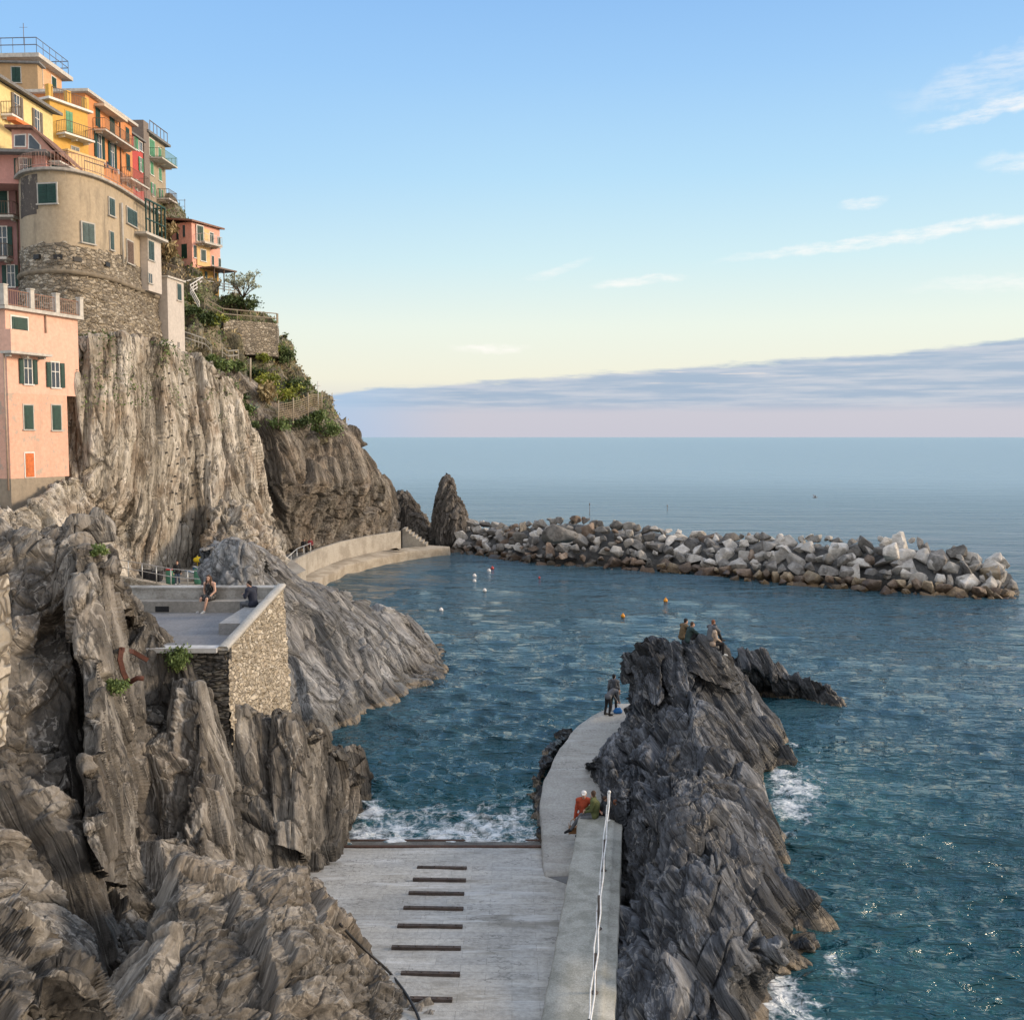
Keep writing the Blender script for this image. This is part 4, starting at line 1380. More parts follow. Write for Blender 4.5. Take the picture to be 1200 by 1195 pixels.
for k, p in enumerate(L):
    pm = MB()
    pm.tube([p + np.array([0, 0, -.05]), p + np.array([0, 0, 1.12])], .035, 6)
    pm.build('post', [m_steel], root)
for dz in (1.12, .6):
    pm = MB()
    pm.tube([p + np.array([0, 0, dz]) for p in L], .03, 6)
    pm.build('rail', [m_steel], root)

# ------------------------------------------------------------------ curved harbour walkway
base = [np.array([*Wz(*p)[:2]]) for p in ((338, 690, 1.0), (352, 678, 1.0), (374, 666, 1.0), (400, 656, 1.0), (432, 648, 1.0), (470, 641, 1.0))]
outer = [np.array([*Wz(*p)[:2]]) for p in ((352, 694, 1.0), (368, 683, 1.0), (386, 671, 1.0), (406, 662, 1.0), (436, 654, 1.0), (474, 647, 1.0), (527, 640.5, 1.0))]


def rs2(pts, n):
    return _resample([(p[0], p[1], 0) for p in pts], n)[:, :2]


B = rs2(base, 50)
d = np.gradient(B, axis=0)
nrm = np.stack([-d[:, 1], d[:, 0]], 1)
nrm /= np.linalg.norm(nrm, axis=1, keepdims=True)      # inland side (left of travel)
V = []
for p, nn in zip(B, nrm):
    zt = 3.0
    for off, z in ((0, -.5), (.02, zt - .05), (.05, zt), (.45, zt), (.5, zt - .04), (.52, 2.55), (6.5, 2.55)):
        V.append((p[0] + nn[0] * off, p[1] + nn[1] * off, z))
V = np.array(V)
idx = np.arange(50 * 7).reshape(50, 7)
Fq = np.stack([idx[:-1, :-1], idx[:-1, 1:], idx[1:, 1:], idx[1:, :-1]], 2).reshape(-1, 4)
o = mesh_np('walkway', V, Fq, m_quay)
tag(o, 'sand coloured concrete walkway with parapet curving round the headland', 'walkway', None, 'structure')
O_ = rs2(outer, 60)
V = []
for i, p in enumerate(O_):
    k = min(49, i)
    t = i / 59
    zt = .95 + .12 * vnoise(np.array([[p[0] * .5, p[1] * .5, 0]]), 240)[0]
    bx = B[min(49, int(t * 62))]
    inn = bx if t * 62 < 49 else p + np.array([-2.5, 1.5])
    V += [(p[0] + .15, p[1] - .15, -1), (p[0] + .05, p[1] - .05, zt - .25), (p[0], p[1], zt), (inn[0] - .3, inn[1] + .3, 1.0)]
idx = np.arange(60 * 4).reshape(60, 4)
Fq = np.stack([idx[:-1, :-1], idx[:-1, 1:], idx[1:, 1:], idx[1:, :-1]], 2).reshape(-1, 4)
o = mesh_np('quay_ledge', np.array(V), Fq, concrete('quay_ledge_concrete', (.36, .31, .24), 1.1, (.20, .16, .11), .7))
tag(o, 'low landing ledge at the water below the walkway', 'quay', None, 'structure')
# steps at the far end
mb = MB()
s0 = Wz(474, 640, 1.0)
for k in range(7):
    z = 3.2 - .31 * k
    mb.box((s0[0] - .2 + .42 * k, s0[1] - .5, -.2), (s0[0] + .22 + .42 * k, s0[1] + 2.4, z))
o = mb.build('stone_steps', [m_quay], None, s0)
tag(o, 'flight of steps from the walkway down beside the sea stacks', 'steps')
root = empty('walkway_railing', W(345, 650, 100), 'short thin railing at the near end of the walkway', 'railing')
a, b, c = W(334, 668, 96), W(348, 655, 99), W(364, 648, 102)
for p in (a, b, c, (a + b) / 2, (b + c) / 2):
    pm = MB()
    pm.tube([p - np.array([0, 0, .6]), p + np.array([0, 0, 1.0])], .04, 6)
    pm.build('post', [m_steel], root)
pm = MB()
pm.tube([a + np.array([0, 0, 1.0]), b + np.array([0, 0, 1.0]), c + np.array([0, 0, 1.0])], .04, 6)
pm.build('rail', [m_steel], root)

# stone wall end at the left edge of the picture
G = []
for i in range(60):
    t = i / 59
    a = W(-56 + 47 * t, 676 + 4 * math.sin(9 * t), 14.0 + .4 * t)
    G.append([a, W(-56 + 52 * t, 745, 13.9 + .4 * t), W(-56 + 48 * t, 815, 13.8 + .4 * t), W(-56 + 44 * t, 884, 13.7 + .4 * t)])
for off in (.15, .5):
    G.append([p + np.array([-.02, off, 0]) for p in G[59]])
G = np.array([_resample(r, 120) for r in G])
Pq = G.reshape(-1, 3)
h, ck, _ = plates(Pq * np.array([3.0, 3.0, 3.6]), 232, .2)
Pq += np.array([.6, -.8, 0]) * (.05 * h - .07 * ck)[:, None]
idx = np.arange(62 * 120).reshape(62, 120)
Fq = np.stack([idx[:-1, :-1], idx[1:, :-1], idx[1:, 1:], idx[:-1, 1:]], 2).reshape(-1, 4)[:, ::-1]
o = mesh_np('stone_wall', Pq, Fq, masonry('pale_wall_stone', [(.25, .22, .18), (.33, .30, .25), (.40, .36, .30), (.47, .43, .37)], 2.6, (.13, .11, .085), 1.2, .08), None, origin=W(0, 780, 14))
tag(o, 'end of a pale rubble wall cut by the left edge of the picture', 'wall')

# ------------------------------------------------------------------ boulder breakwater
def boulder_mat(name, c1, c2, c3, stain):
    m, t, b, oc, wp = new_mat(name)
    info = t.add('ShaderNodeObjectInfo')
    n = t.noise(wp, 1.3, 8, .68)
    c = t.ramp(n, [(.3, c1), (.5, c2), (.7, c3)])
    c = t.mix(1.0, c, t.smooth(info.outputs['Random'], 0, 1, .65, 1.35), 'MULTIPLY')
    st = t.smooth(t.noise(wp, .8, 5, .6), .52, .66)
    c = t.mix(t.math('MULTIPLY', st, .6), c, stain)
    sep = t.add('ShaderNodeSeparateXYZ')
    t.put(sep.inputs[0], wp)
    wk = t.smooth(t.math('ADD', sep.outputs[2], t.math('MULTIPLY_ADD', n, 1.2, -.6)), 1.15, .35)
    c = t.mix(wk, c, t.mix(1.0, c, (.36, .30, .22), 'MULTIPLY'))
    t.put(b.inputs['Base Color'], c)
    t.put(b.inputs['Roughness'], t.smooth(wk, 0, 1, .85, .4))
    t.put(b.inputs['Normal'], t.bump(t.noise(wp, 2.6, 9, .7), .26))
    return m


m_bp = boulder_mat('boulder_pale', (.28, .258, .228), (.47, .44, .395), (.63, .59, .535), (.40, .36, .32))
m_bg = boulder_mat('boulder_grey', (.085, .08, .073), (.19, .178, .162), (.34, .32, .29), (.17, .15, .13))
m_bb = boulder_mat('boulder_brown', (.12, .085, .06), (.23, .17, .125), (.34, .27, .21), (.14, .09, .06))
m_bt = boulder_mat('boulder_tan', (.24, .18, .115), (.38, .30, .20), (.50, .42, .31), (.22, .15, .09))


def boulder_mesh(seed):
    """angular quarry block: hull of random points with its edges knocked off"""
    import bmesh
    g = np.random.RandomState(seed)
    bm = bmesh.new()
    n = g.randint(11, 17)
    for _ in range(n):
        p = g.uniform(-1, 1, 3)
        p /= (.55 * np.abs(p).max() + .45 * np.linalg.norm(p))
        p *= g.uniform(.82, 1.12) * np.array([1.12, .92, .74])
        bm.verts.new(p)
    r = bmesh.ops.convex_hull(bm, input=bm.verts[:])
    bmesh.ops.delete(bm, geom=list({v for v in r['geom_interior'] + r['geom_unused'] if isinstance(v, bmesh.types.BMVert) and v.is_valid}), context='VERTS')
    bmesh.ops.dissolve_limit(bm, angle_limit=R(9), verts=bm.verts[:], edges=bm.edges[:])
    bmesh.ops.bevel(bm, geom=bm.edges[:], offset=.07, segments=2, profile=.5, affect='EDGES', clamp_overlap=True)
    bmesh.ops.triangulate(bm, faces=bm.faces[:])
    bmesh.ops.subdivide_edges(bm, edges=[e for e in bm.edges if e.calc_length() > .3], cuts=2, use_grid_fill=True)
    bmesh.ops.triangulate(bm, faces=bm.faces[:])
    V = np.array([v.co[:] for v in bm.verts])
    bm.verts.index_update()
    F = np.array([[v.index for v in f.verts] for f in bm.faces])
    bm.free()
    V = V + (V / (np.linalg.norm(V, axis=1, keepdims=True) + 1e-6)) * (.05 * fbm(V * 2.0 + seed * 7, 3, seed))[:, None]
    return V, F


BM = [boulder_mesh(300 + k) for k in range(9)]
_bcache = {}
KIND = {'pale': (m_bp, 'whitish boulder'), 'grey': (m_bg, 'dark grey boulder'), 'brown': (m_bb, 'brown boulder'), 'tan': (m_bt, 'wet tan boulder')}


SPECS = []


def boulder(c, size, kind, label, rng):
    SPECS.append((size * 1.12, [float(x) for x in c], kind, label, rng.randrange(9), (rng.gauss(0, .45), rng.gauss(0, .45), rng.uniform(0, 6.28)), [size * 1.10 * rng.uniform(.85, 1.2) for _ in range(3)]))


def place_boulder(size, c, kind, label, k, rot, s):
    key = (k, kind)
    if key not in _bcache:
        V, F = BM[k]
        o = mesh_np('boulder', V, F, KIND[kind][0], None, smooth=False)
        for p in o.data.polygons:
            p.use_smooth = True
        try:
            o.data.set_sharp_from_angle(angle=R(32))
        except Exception:
            pass
        _bcache[key] = o
    else:
        o = _bcache[key].copy()
        col.objects.link(o)
    o.location = c
    o.rotation_euler = rot
    o.scale = s
    tag(o, label, 'boulder', 'boulders of the breakwater')
    return o


# centre line: front waterline pixels and crest pixels
fr = [(522, 647), (560, 650), (620, 661), (700, 665), (800, 671), (900, 684), (1000, 691), (1100, 699), (1150, 702), (1192, 700)]
cr = [(535, 612), (580, 618), (650, 607), (720, 615), (800, 627), (880, 629), (960, 632), (1040, 634), (1110, 645), (1160, 660), (1195, 684)]
frw = [Wz(x, y, 0.0) for x, y in fr]
FR = _resample([(p[0], p[1], 0) for p in frw], 200)
brng = random.Random(41)
# rubble core so no gap shows through
V = []
for i in range(60):
    p = FR[int(i * 199 / 59)]
    px, _ = px_of((p[0], p[1] + 6, 2))
    yc = np.interp(px, [c[0] for c in cr], [c[1] for c in cr])
    top = W(px, yc, p[1] + 7.5)[2] - .75
    dn = np.array([.30, .95])
    for off, z in ((.6, -1.5), (1.8, .2), (6.0, max(.2, top)), (9.0, max(.2, top)), (14, -1.5)):
        V.append((p[0] + dn[0] * off, p[1] + dn[1] * off, z))
V = np.array(V)
V += .35 * np.stack([fbm(V * .5, 2, 250), fbm(V * .5, 2, 251), fbm(V * .5, 2, 252)], 1)
idx = np.arange(60 * 5).reshape(60, 5)
Fq = np.stack([idx[:-1, :-1], idx[:-1, 1:], idx[1:, 1:], idx[1:, :-1]], 2).reshape(-1, 4)
o = mesh_np('breakwater_core', V, Fq, boulder_mat('core_rubble', (.03, .03, .03), (.06, .06, .058), (.10, .095, .09), (.05, .045, .04)))
tag(o, 'dark rubble core in the gaps between the breakwater boulders', 'rubble', None, 'structure')
total = sum(np.linalg.norm(FR[i + 1] - FR[i]) for i in range(199))
s_acc = np.concatenate([[0], np.cumsum(np.linalg.norm(np.diff(FR, axis=0), axis=1))])
ROWS = [(.1, .05, .72), (1.1, .22, .8), (2.4, .42, .85), (3.8, .64, .88), (5.2, .84, .86), (6.9, 1.0, .84)]
ROWN = ['at the waterline', 'just above the waterline', 'low on the slope', 'half way up the slope', 'high on the slope', 'on the crest', 'behind the crest']
for ri, (off, hf, sz) in enumerate(ROWS):
    s = brng.uniform(.2, 1.2)
    while s < total:
        p = np.array([np.interp(s, s_acc, FR[:, k]) for k in range(3)])
        t = s / total
        px, _ = px_of((p[0], p[1] + 6, 2))
        yc = np.interp(px, [c[0] for c in cr], [c[1] for c in cr])
        crest = max(.5, W(px, yc, p[1] + 7.0)[2])
        size = sz * .68 * brng.choice((.5, .62, .78, .9, 1.0, 1.15, 1.4, 1.65)) * (1.0 + .12 * t)
        z = (crest + .2) * hf - size * .85 + brng.uniform(-.15, .2) + .1
        c = (p[0] + .30 * off + brng.uniform(-.4, .4), p[1] + .95 * off + brng.uniform(-.5, .5), z)
        u = brng.random()
        if ri <= 1 and t > .45 and u < .55:
            kind = 'tan'
        elif ri <= 1:
            kind = 'grey' if u < .5 else 'brown'
        else:
            wp_ = .34 + .34 * t
            kind = 'pale' if u < wp_ else ('grey' if u < wp_ + .68 * (1 - wp_) + .1 else 'brown')
        third = 'near the sea stacks' if t < .25 else ('left of the breakwater middle' if t < .5 else ('right of the breakwater middle' if t < .78 else 'at the breakwater open end'))
        boulder(c, size, kind, f'{KIND[kind][1]} {ROWN[ri]} {third}', brng)
        s += size * brng.uniform(1.36, 1.72)
for (px, py, size, kind, lab) in ((1040, 640, 1.15, 'pale', 'upright pointed pale boulder standing above the crest of the breakwater'), (1166, 668, 1.25, 'tan', 'big smooth tan boulder near the open end of the breakwater'),
                                 (655, 618, 1.6, 'grey', 'huge dark grey block on top of the breakwater'),
                                 (318 + 0, 0, 0, '', '')):
    if size:
        boulder(W(px, py + 6, 103 if px < 800 and px > 600 else 95), size, kind, lab, brng)

# the largest 300 are things of their own; the small stones wedged between them are one heap
SPECS.sort(key=lambda q: -q[0] / q[1][1])
for q in SPECS[:300]:
    place_boulder(*q)
from mathutils import Euler
Vs, Fs, Ms, n0 = [], [], [], 0
kinds = list(KIND)
for (size, c, kind, label, k, rot, s_) in SPECS[300:]:
    V, F = BM[k]
    V = (V * np.array(s_)) @ np.array(Euler(rot).to_matrix()).T + np.array(c)
    Vs.append(V)
    Fs.append(F + n0)
    Ms += [kinds.index(kind)] * len(F)
    n0 += len(V)
if Vs:
    o = mesh_np('wedged_stones', np.concatenate(Vs), np.concatenate(Fs), [KIND[k][0] for k in kinds], None, smooth=False, flat_mat=Ms)
    tag(o, 'smaller stones wedged between the big boulders of the breakwater', 'stones', None, 'stuff')
# ------------------------------------------------------------------ houses
m_glass = plain('window_glass', (.05, .065, .08), .12, .3, 2, spec=.6)
m_white = plain('white_trim', (.68, .66, .62), .6, .12)
m_stonetrim = plain('grey_stone_trim', (.42, .40, .36), .8, .15)
m_green = plain('dark_green_shutter', (.011, .048, .037), .55, .25, 4)
m_green2 = plain('faded_green_shutter', (.10, .30, .17), .6, .2, 4)
m_teal = plain('slate_green_shutter', (.04, .078, .08), .6, .25, 4)
m_brownsh = plain('brown_shutter', (.13, .085, .06), .6, .3, 4)
m_greysh = plain('grey_brown_shutter', (.17, .145, .12), .6, .25, 4)
m_redbrown = plain('red_brown_door', (.30, .075, .03), .6, .25, 4)
m_iron = plain('iron_railing', (.16, .12, .09), .6, .3, 4)
m_rooft = plain('roof_tile', (.24, .13, .09), .85, .35, 5, bump=.05)
m_roofg = plain('grey_roof', (.19, .185, .18), .85, .25, 4, bump=.04)
m_slabw = plain('roof_slab', (.50, .47, .42), .8, .2, 3)
m_pipe = plain('drain_pipe', (.42, .30, .22), .5, .2)


class Face:
    """a facade plane: corner p0, horizontal direction u (away to the right), outward normal n"""
    def __init__(s, px0, py0, d0, a):
        s.o = W(px0, py0, d0)
        s.u = np.array([math.sin(R(a)), math.cos(R(a)), 0])
        s.n = np.array([math.cos(R(a)), -math.sin(R(a)), 0])
        s.z = np.array([0, 0, 1.0])

    def hit(s, px, py):
        q = ray(px, py)
        t = (s.o - CAMP).dot(s.n) / q.dot(s.n)
        return CAMP + q * t

    def uv(s, px, py):
        w = s.hit(px, py) - s.o
        return w.dot(s.u), w[2]

    def pt(s, u, v, n=0.0):
        return s.o + s.u * u + s.z * v + s.n * n

    def box(s, mb, u0, u1, v0, v1, n0, n1, mi=0):
        mb.obox(s.pt((u0 + u1) / 2, (v0 + v1) / 2, (n0 + n1) / 2), (s.u, s.n, s.z), (abs(u1 - u0) / 2, abs(n1 - n0) / 2, abs(v1 - v0) / 2), mi)


def shutter_leaf(f, parent, u0, u1, v0, v1, n, mat, name='shutter'):
    mb = MB()
    f.box(mb, u0, u1, v0, v1, n, n + .05)
    k = max(3, int((v1 - v0) / .14))
    w = u1 - u0
    for i in range(k):
        va = v0 + .1 + (v1 - v0 - .2) * i / k
        f.box(mb, u0 + w * .14, u1 - w * .14, va, va + .07, n + .051, n + .075)
    return mb.build(name, [mat], parent)


def window(f, parent, rect, style='closed', sh=None, trim=None, u_=None, sill=True):
    """rect: photograph pixels (x0, y0, x1, y1) of the whole window, shutters included; x edges taken at mid height"""
    x0, y0, x1, y1 = rect
    ym = (y0 + y1) / 2
    ua, _ = f.uv(x0, ym)
    ub, _ = f.uv(x1, ym)
    _, vt = f.uv((x0 + x1) / 2, y0)
    _, vb = f.uv((x0 + x1) / 2, y1)
    ua, ub = min(ua, ub), max(ua, ub)
    w = ub - ua
    tr = trim or m_white
    sh = sh or m_green
    if style == 'open':
        wa, wb = ua + w * .29, ub - w * .29
    else:
        wa, wb = ua, ub
    fr = MB()
    t = min(.10, (wb - wa) * .12)
    f.box(fr, wa - t, wa, vb, vt, -.05, .035)
    f.box(fr, wb, wb + t, vb, vt, -.05, .035)
    f.box(fr, wa - t, wb + t, vt, vt + t, -.05, .037)
    if sill:
        f.box(fr, wa - t * 1.6, wb + t * 1.6, vb - .09, vb, -.05, .11)
    else:
        f.box(fr, wa - t, wb + t, vb - .04, vb, -.05, .036)
    o = fr.build('window', [tr], parent)
    g = MB()
    f.box(g, wa, wb, vb, vt, -.04, .006)
    g.build('pane', [m_glass], o)
    if style in ('pane', 'open'):
        mu = MB()
        um = (wa + wb) / 2
        f.box(mu, um - .03, um + .03, vb, vt, .007, .03)
        if vt - vb > 1.2:
            f.box(mu, wa, um - .03, vb + (vt - vb) * .62, vb + (vt - vb) * .62 + .05, .007, .028)
            f.box(mu, um + .03, wb, vb + (vt - vb) * .62, vb + (vt - vb) * .62 + .05, .007, .028)
        mu.build('sash', [tr], o)
    if style == 'open':
        shutter_leaf(f, o, ua, wa - t - .01, vb, vt, .04, sh)
        shutter_leaf(f, o, wb + t + .01, ub, vb, vt, .04, sh)
    elif style == 'closed':
        um = (wa + wb) / 2
        shutter_leaf(f, o, wa + .01, um - .015, vb + .01, vt - .01, .012, sh)
        shutter_leaf(f, o, um + .015, wb - .01, vb + .01, vt - .01, .012, sh)
    elif style == 'single':
        shutter_leaf(f, o, wa + .01, wb - .01, vb + .01, vt - .01, .012, sh)
    return o


def railing(mb, pts, h=1.0, step=.16, r=.018, rails=(1.0, .08)):
    for a, b in zip(pts[:-1], pts[1:]):
        a, b = np.asarray(a, float), np.asarray(b, float)
        L = np.linalg.norm(b - a)
        n = max(1, int(L / step))
        for i in range(n + 1):
            p = a + (b - a) * i / n
            mb.tube([p, p + np.array([0, 0, h])], r, 4, smooth=False)
        for k in rails:
            mb.tube([a + np.array([0, 0, h * k]), b + np.array([0, 0, h * k])], r * 1.6, 4, smooth=False)


def balcony(f, parent, x0, x1, y, h=1.0, depth=1.1, slab=None, iron=None, step=.2, solid=None):
    """slab top at photograph height y (taken at x0)"""
    ua, v = f.uv(x0, y)
    ub, _ = f.uv(x1, y)
    # convert: pixel heights change along the facade, the slab itself is level
    mb = MB()
    f.box(mb, ua, ub, v - .16, v, 0.002, depth)
    for u in np.linspace(ua + .3, ub - .3, 3):
        f.box(mb, u - .08, u + .08, v - .34, v - .161, 0.002, depth * .6)
    o = mb.build('balcony', [slab or m_slabw], parent)
    rb = MB()
    if solid:
        f.box(rb, ua, ub, v + .002, v + h, depth - .12, depth)
        f.box(rb, ua, ua + .12, v + .002, v + h, .002, depth - .121)
        rb.build('parapet', [solid], o)
    else:
        railing(rb, [f.pt(ua + .04, v, .02), f.pt(ua + .04, v, depth - .05), f.pt(ub - .04, v, depth - .05), f.pt(ub - .04, v, .02)], h, step)
        rb.build('railing', [iron or m_iron], o)
    return o


def shell(root, f, L, z0, z1, D, mat, name='wall', u0=0.0):
    mb = MB()
    f.box(mb, u0, L, z0 - f.o[2], z1 - f.o[2], -D, 0)
    return mb.build(name, [mat], root)


def flat_roof(root, f, u0, u1, z, D, mat=None, over=.35, th=.22, name='roof'):
    mb = MB()
    f.box(mb, u0 - over, u1 + over, z - f.o[2] + .003, z - f.o[2] + th, -D - .1, over)
    return mb.build(name, [mat or m_slabw], root)


def slope_roof(root, f, u0, u1, z_eave, rise, D, mat, over=.45, th=.16):
    """single pitch rising away from the facade"""
    a = f.pt(u0 - over, z_eave - f.o[2], over)
    b = f.pt(u1 + over, z_eave - f.o[2], over)
    c = f.pt(u1 + over, z_eave - f.o[2] + rise, -D)
    d = f.pt(u0 - over, z_eave - f.o[2] + rise, -D)
    up = np.array([0, 0, th])
    mb = MB()
    mb._add([a, b, c, d, a + up, b + up, c + up, d + up], [(3, 2, 1, 0), (4, 5, 6, 7), (0, 1, 5, 4), (1, 2, 6, 5), (2, 3, 7, 6), (3, 0, 4, 7)])
    # low side walls closing the gable
    g = MB()
    for u in (u0, u1 - .02):
        p = [f.pt(u, z_eave - f.o[2] - .02, -.01), f.pt(u, z_eave - f.o[2] - .02, -D), f.pt(u, z_eave - f.o[2] + rise * (D / (D + over)) - .03, -D)]
        q = [x + f.u * .02 for x in p]
        g._add(p + q, [(0, 1, 2), (5, 4, 3), (0, 3, 4, 1), (1, 4, 5, 2), (2, 5, 3, 0)])
    return mb.build('roof', [mat], root)


def pipe(root, f, x, y0, y1, mat=None, r=.06):
    u, v0 = f.uv(x, y0)
    _, v1 = f.uv(x, y1)
    mb = MB()
    mb.tube([f.pt(u, v0, .08), f.pt(u, v1, .08)], r, 6)
    return mb.build('drain_pipe', [mat or m_pipe], root)


def zat(px, py, d):
    return W(px, py, d)[2]


# ---- 1. pale pink house at the left edge
m_pink = plaster('pink_plaster', (.72, .44, .335), (.42, .29, .22), .25)
m_pinkw = plaster('weathered_pink_plaster', (.68, .395, .29), (.42, .32, .24), .55, .8, (.44, .37, .30))
m_baseplaster = plaster('grey_base_plaster', (.30, .25, .19), (.16, .14, .11), .5)
f = Face(13, 572, 66, 19)
L = f.uv(93, 450)[0]
L2 = f.uv(80, 520)[0]
z_top = zat(13, 362, 66)
z_b1 = f.pt(0, f.uv(40, 462)[1])[2]
root = empty('pink_house', f.pt(L / 2, 0), 'pale pink house at the left edge with green shutters and a small orange door', 'house')
shell(root, f, L, z_b1 + .002, z_top, 8, m_pink)
shell(root, f, L2, f.o[2] + .6, z_b1, 8, m_pinkw, 'lower_wall')
shell(root, f, L2 - .4, f.o[2] - 3, f.o[2] + .598, 7.8, m_baseplaster, 'base_wall')
flat_roof(root, f, 0, L, z_top, 8, m_slabw, .30, .22, 'roof_terrace')
for rect, st in (((22, 421, 43, 450), 'open'), ((54, 425, 75, 454), 'open')):
    window(f, root, rect, st, m_green)
for rect in ((28, 475, 38.5, 503), (61, 475, 71, 504)):
    window(f, root, rect, 'single', m_green, m_stonetrim)
window(f, root, (29.5, 531, 39.5, 559), 'single', plain('orange_door', (.58, .15, .035), .6, .2, 4), m_white, sill=False).name = 'door'
o = window(f, root, (13.5, 372, 32, 394), 'single', m_green)
balcony(f, root, 0, 49, 411, 1.35, .9, m_slabw, None, .2, m_pink)
pipe(root, f, 3, 410, 575)
pipe(root, f, 52.5, 368, 405)
zt = z_top + .225
pp = [f.pt(u, zt - f.o[2], .15) for u in np.linspace(-.2, L + .1, 4)]
for p in pp:
    mb = MB()
    mb.obox(p + np.array([0, 0, .62]), (f.u, f.n, f.z), (.16, .16, .62))
    mb.obox(p + np.array([0, 0, 1.27]), (f.u, f.n, f.z), (.20, .20, .04))
    mb.build('post', [m_slabw], root)
mb = MB()
railing(mb, [p + f.n * .0 for p in pp], 1.0, .18)
mb.build('terrace_railing', [plain('pink_railing', (.35, .20, .14), .6, .2)], root)

# ---- 2. mauve house behind, facing the camera
m_mauve = plaster('mauve_plaster', (.30, .17, .165), (.18, .11, .11), .3)
f = Face(-60, 345, 79, 90)
L = f.uv(24, 250)[0]
root = empty('mauve_house', f.pt(L / 2, 0), 'dusky mauve house front with stacked balconies beside the round bastion', 'house')
z1 = zat(-60, 183, 79)
shell(root, f, L, zat(0, 520, 79), z1, 6, m_mauve)
slope_roof(root, f, 0, L, z1 + .004, .9, 6, m_roofg, .4)
window(f, root, (-8, 222, 9, 252), 'single', m_green)
window(f, root, (-9, 266, 15, 300), 'open', m_green)
window(f, root, (3, 311, 23, 336), 'open', m_green)
balcony(f, root, -40, 23, 255, 1.0, 1.0)
balcony(f, root, -40, 16, 304, 1.0, 1.1)
pipe(root, f, 18.5, 195, 345, m_brownsh)

# ---- 3. round bastion
m_tower = plaster('bastion_plaster', (.40, .325, .23), (.17, .145, .11), .6, .15, (.22, .19, .15))
plan = [(-34.2, 90), (-37.0, 84), (-37.35, 80.5), (-36.6, 77.2), (-35.0, 75.0), (-33.0, 74.0), (-31.3, 74.6), (-30.4, 76.5), (-30.1, 79), (-30.1, 83), (-30.2, 88.6)]
plan3 = [(p[0], p[1], 0) for p in plan]
PL = _resample(plan3, 90)[:, :2]
for _ in range(6):
    Q = PL.copy()
    Q[1:-1] = (PL[:-2] + 2 * PL[1:-1] + PL[2:]) / 4
    PL = Q
tg = np.gradient(PL, axis=0)
tg /= np.linalg.norm(tg, axis=1, keepdims=True)
OUT = np.stack([tg[:, 1], -tg[:, 0]], 1)
if (OUT[60] @ np.array([1, 0])) < 0:
    OUT = -OUT


def ring_wall(prof, disp=0.0, seed=0, nz=60):
    prof = _resample([(o_, 0, z_) for o_, z_ in prof], nz)
    nu = 220
    pl = _resample([(p[0], p[1], 0) for p in PL], nu)[:, :2]
    ot = _resample([(p[0], p[1], 0) for p in OUT], 90)
    ot = np.stack([np.interp(np.linspace(0, 89, nu), np.arange(90), OUT[:, k]) for k in range(2)], 1)
    V = np.zeros((nu, nz, 3))
    for j in range(nz):
        V[:, j, :2] = pl + ot * prof[j, 0]
        V[:, j, 2] = prof[j, 2]
    P = V.reshape(-1, 3)
    if disp:
        h, ck, _ = plates(P * np.array([2.2, 2.2, 3.4]), seed, .2)
        dd = disp * h - disp * .8 * ck + .06 * fbm(P * .8, 3, seed + 3)
        P[:, :2] += np.repeat(ot, nz, 0) * dd[:, None]
    idx = np.arange(nu * nz).reshape(nu, nz)
    F = np.stack([idx[:-1, :-1], idx[1:, :-1], idx[1:, 1:], idx[:-1, 1:]], 2).reshape(-1, 4)
    return P, F


root = empty('stone_bastion', (-33, 82, 28), 'big round bastion of rubble stone with beige plastered upper storeys', 'bastion')
Z_T, Z_P, Z_S = 33.35, 28.2, 26.35
P, F = ring_wall([(0, Z_P), (0, Z_T)], 0, 0, 12)
P[:, :2] += 0
mesh_np('plastered_wall', P, F, m_tower, root)
P, F = ring_wall([(-.9, Z_P + .35), (-.04, Z_P + .28), (.06, Z_P), (.05, 27.3), (.08, Z_S)], .06, 400, 60)
mesh_np('parapet_wall', P, F, m_bastion, root)
P, F = ring_wall([(.0, Z_S + .14), (.30, Z_S + .10), (.34, Z_S - .05), (.25, Z_S - .2), (.0, Z_S - .24)], .0, 0, 12)
mesh_np('string_course', P, F, plain('string_course_stone', (.20, .165, .12), .9, .3, 2), root)
P, F = ring_wall([(.10, Z_S - .1), (.35, 23.5), (.75, 19.5), (.85, 18.5)], .10, 410, 150)
mesh_np('stone_wall', P, F, m_bastion, root)
P, F = ring_wall([(-.3, Z_T + .002), (.30, Z_T + .003), (.33, Z_T + .03), (.33, Z_T + .19), (.30, Z_T + .22), (-.4, Z_T + .23)], 0, 0, 40)
mesh_np('roof_edge', P, F, plain('weathered_slab', (.36, .33, .29), .85, .3, 3), root)
mb = MB()
mb.prism([(p[0], p[1]) for p in PL[::3]][::-1] if False else [(p[0], p[1]) for p in PL[::3]], Z_T - .2, Z_T + .20)
mb.build('roof_terrace', [m_slabw], root)


def on_ring(px, py):
    """tangent facade on the bastion wall under a pixel"""
    best = None
    for i in range(len(PL) - 1):
        a, b = px_of((PL[i][0], PL[i][1], 30))[0], px_of((PL[i + 1][0], PL[i + 1][1], 30))[0]
        if (a - px) * (b - px) <= 0 and b != a:
            t = (px - a) / (b - a)
            p = PL[i] * (1 - t) + PL[i + 1] * t
            if best is None or p[1] < best[0][1]:
                best = (p, OUT[i])
    p, n = best
    f = Face.__new__(Face)
    f.o = np.array([p[0], p[1], 30.0])
    f.n = np.array([n[0], n[1], 0])
    f.u = np.array([-n[1], n[0], 0])
    if f.u[1] < 0 and f.u[0] < .5:
        f.u = -f.u
    f.z = np.array([0, 0, 1.0])
    f.o = f.o + f.n * .06
    return f


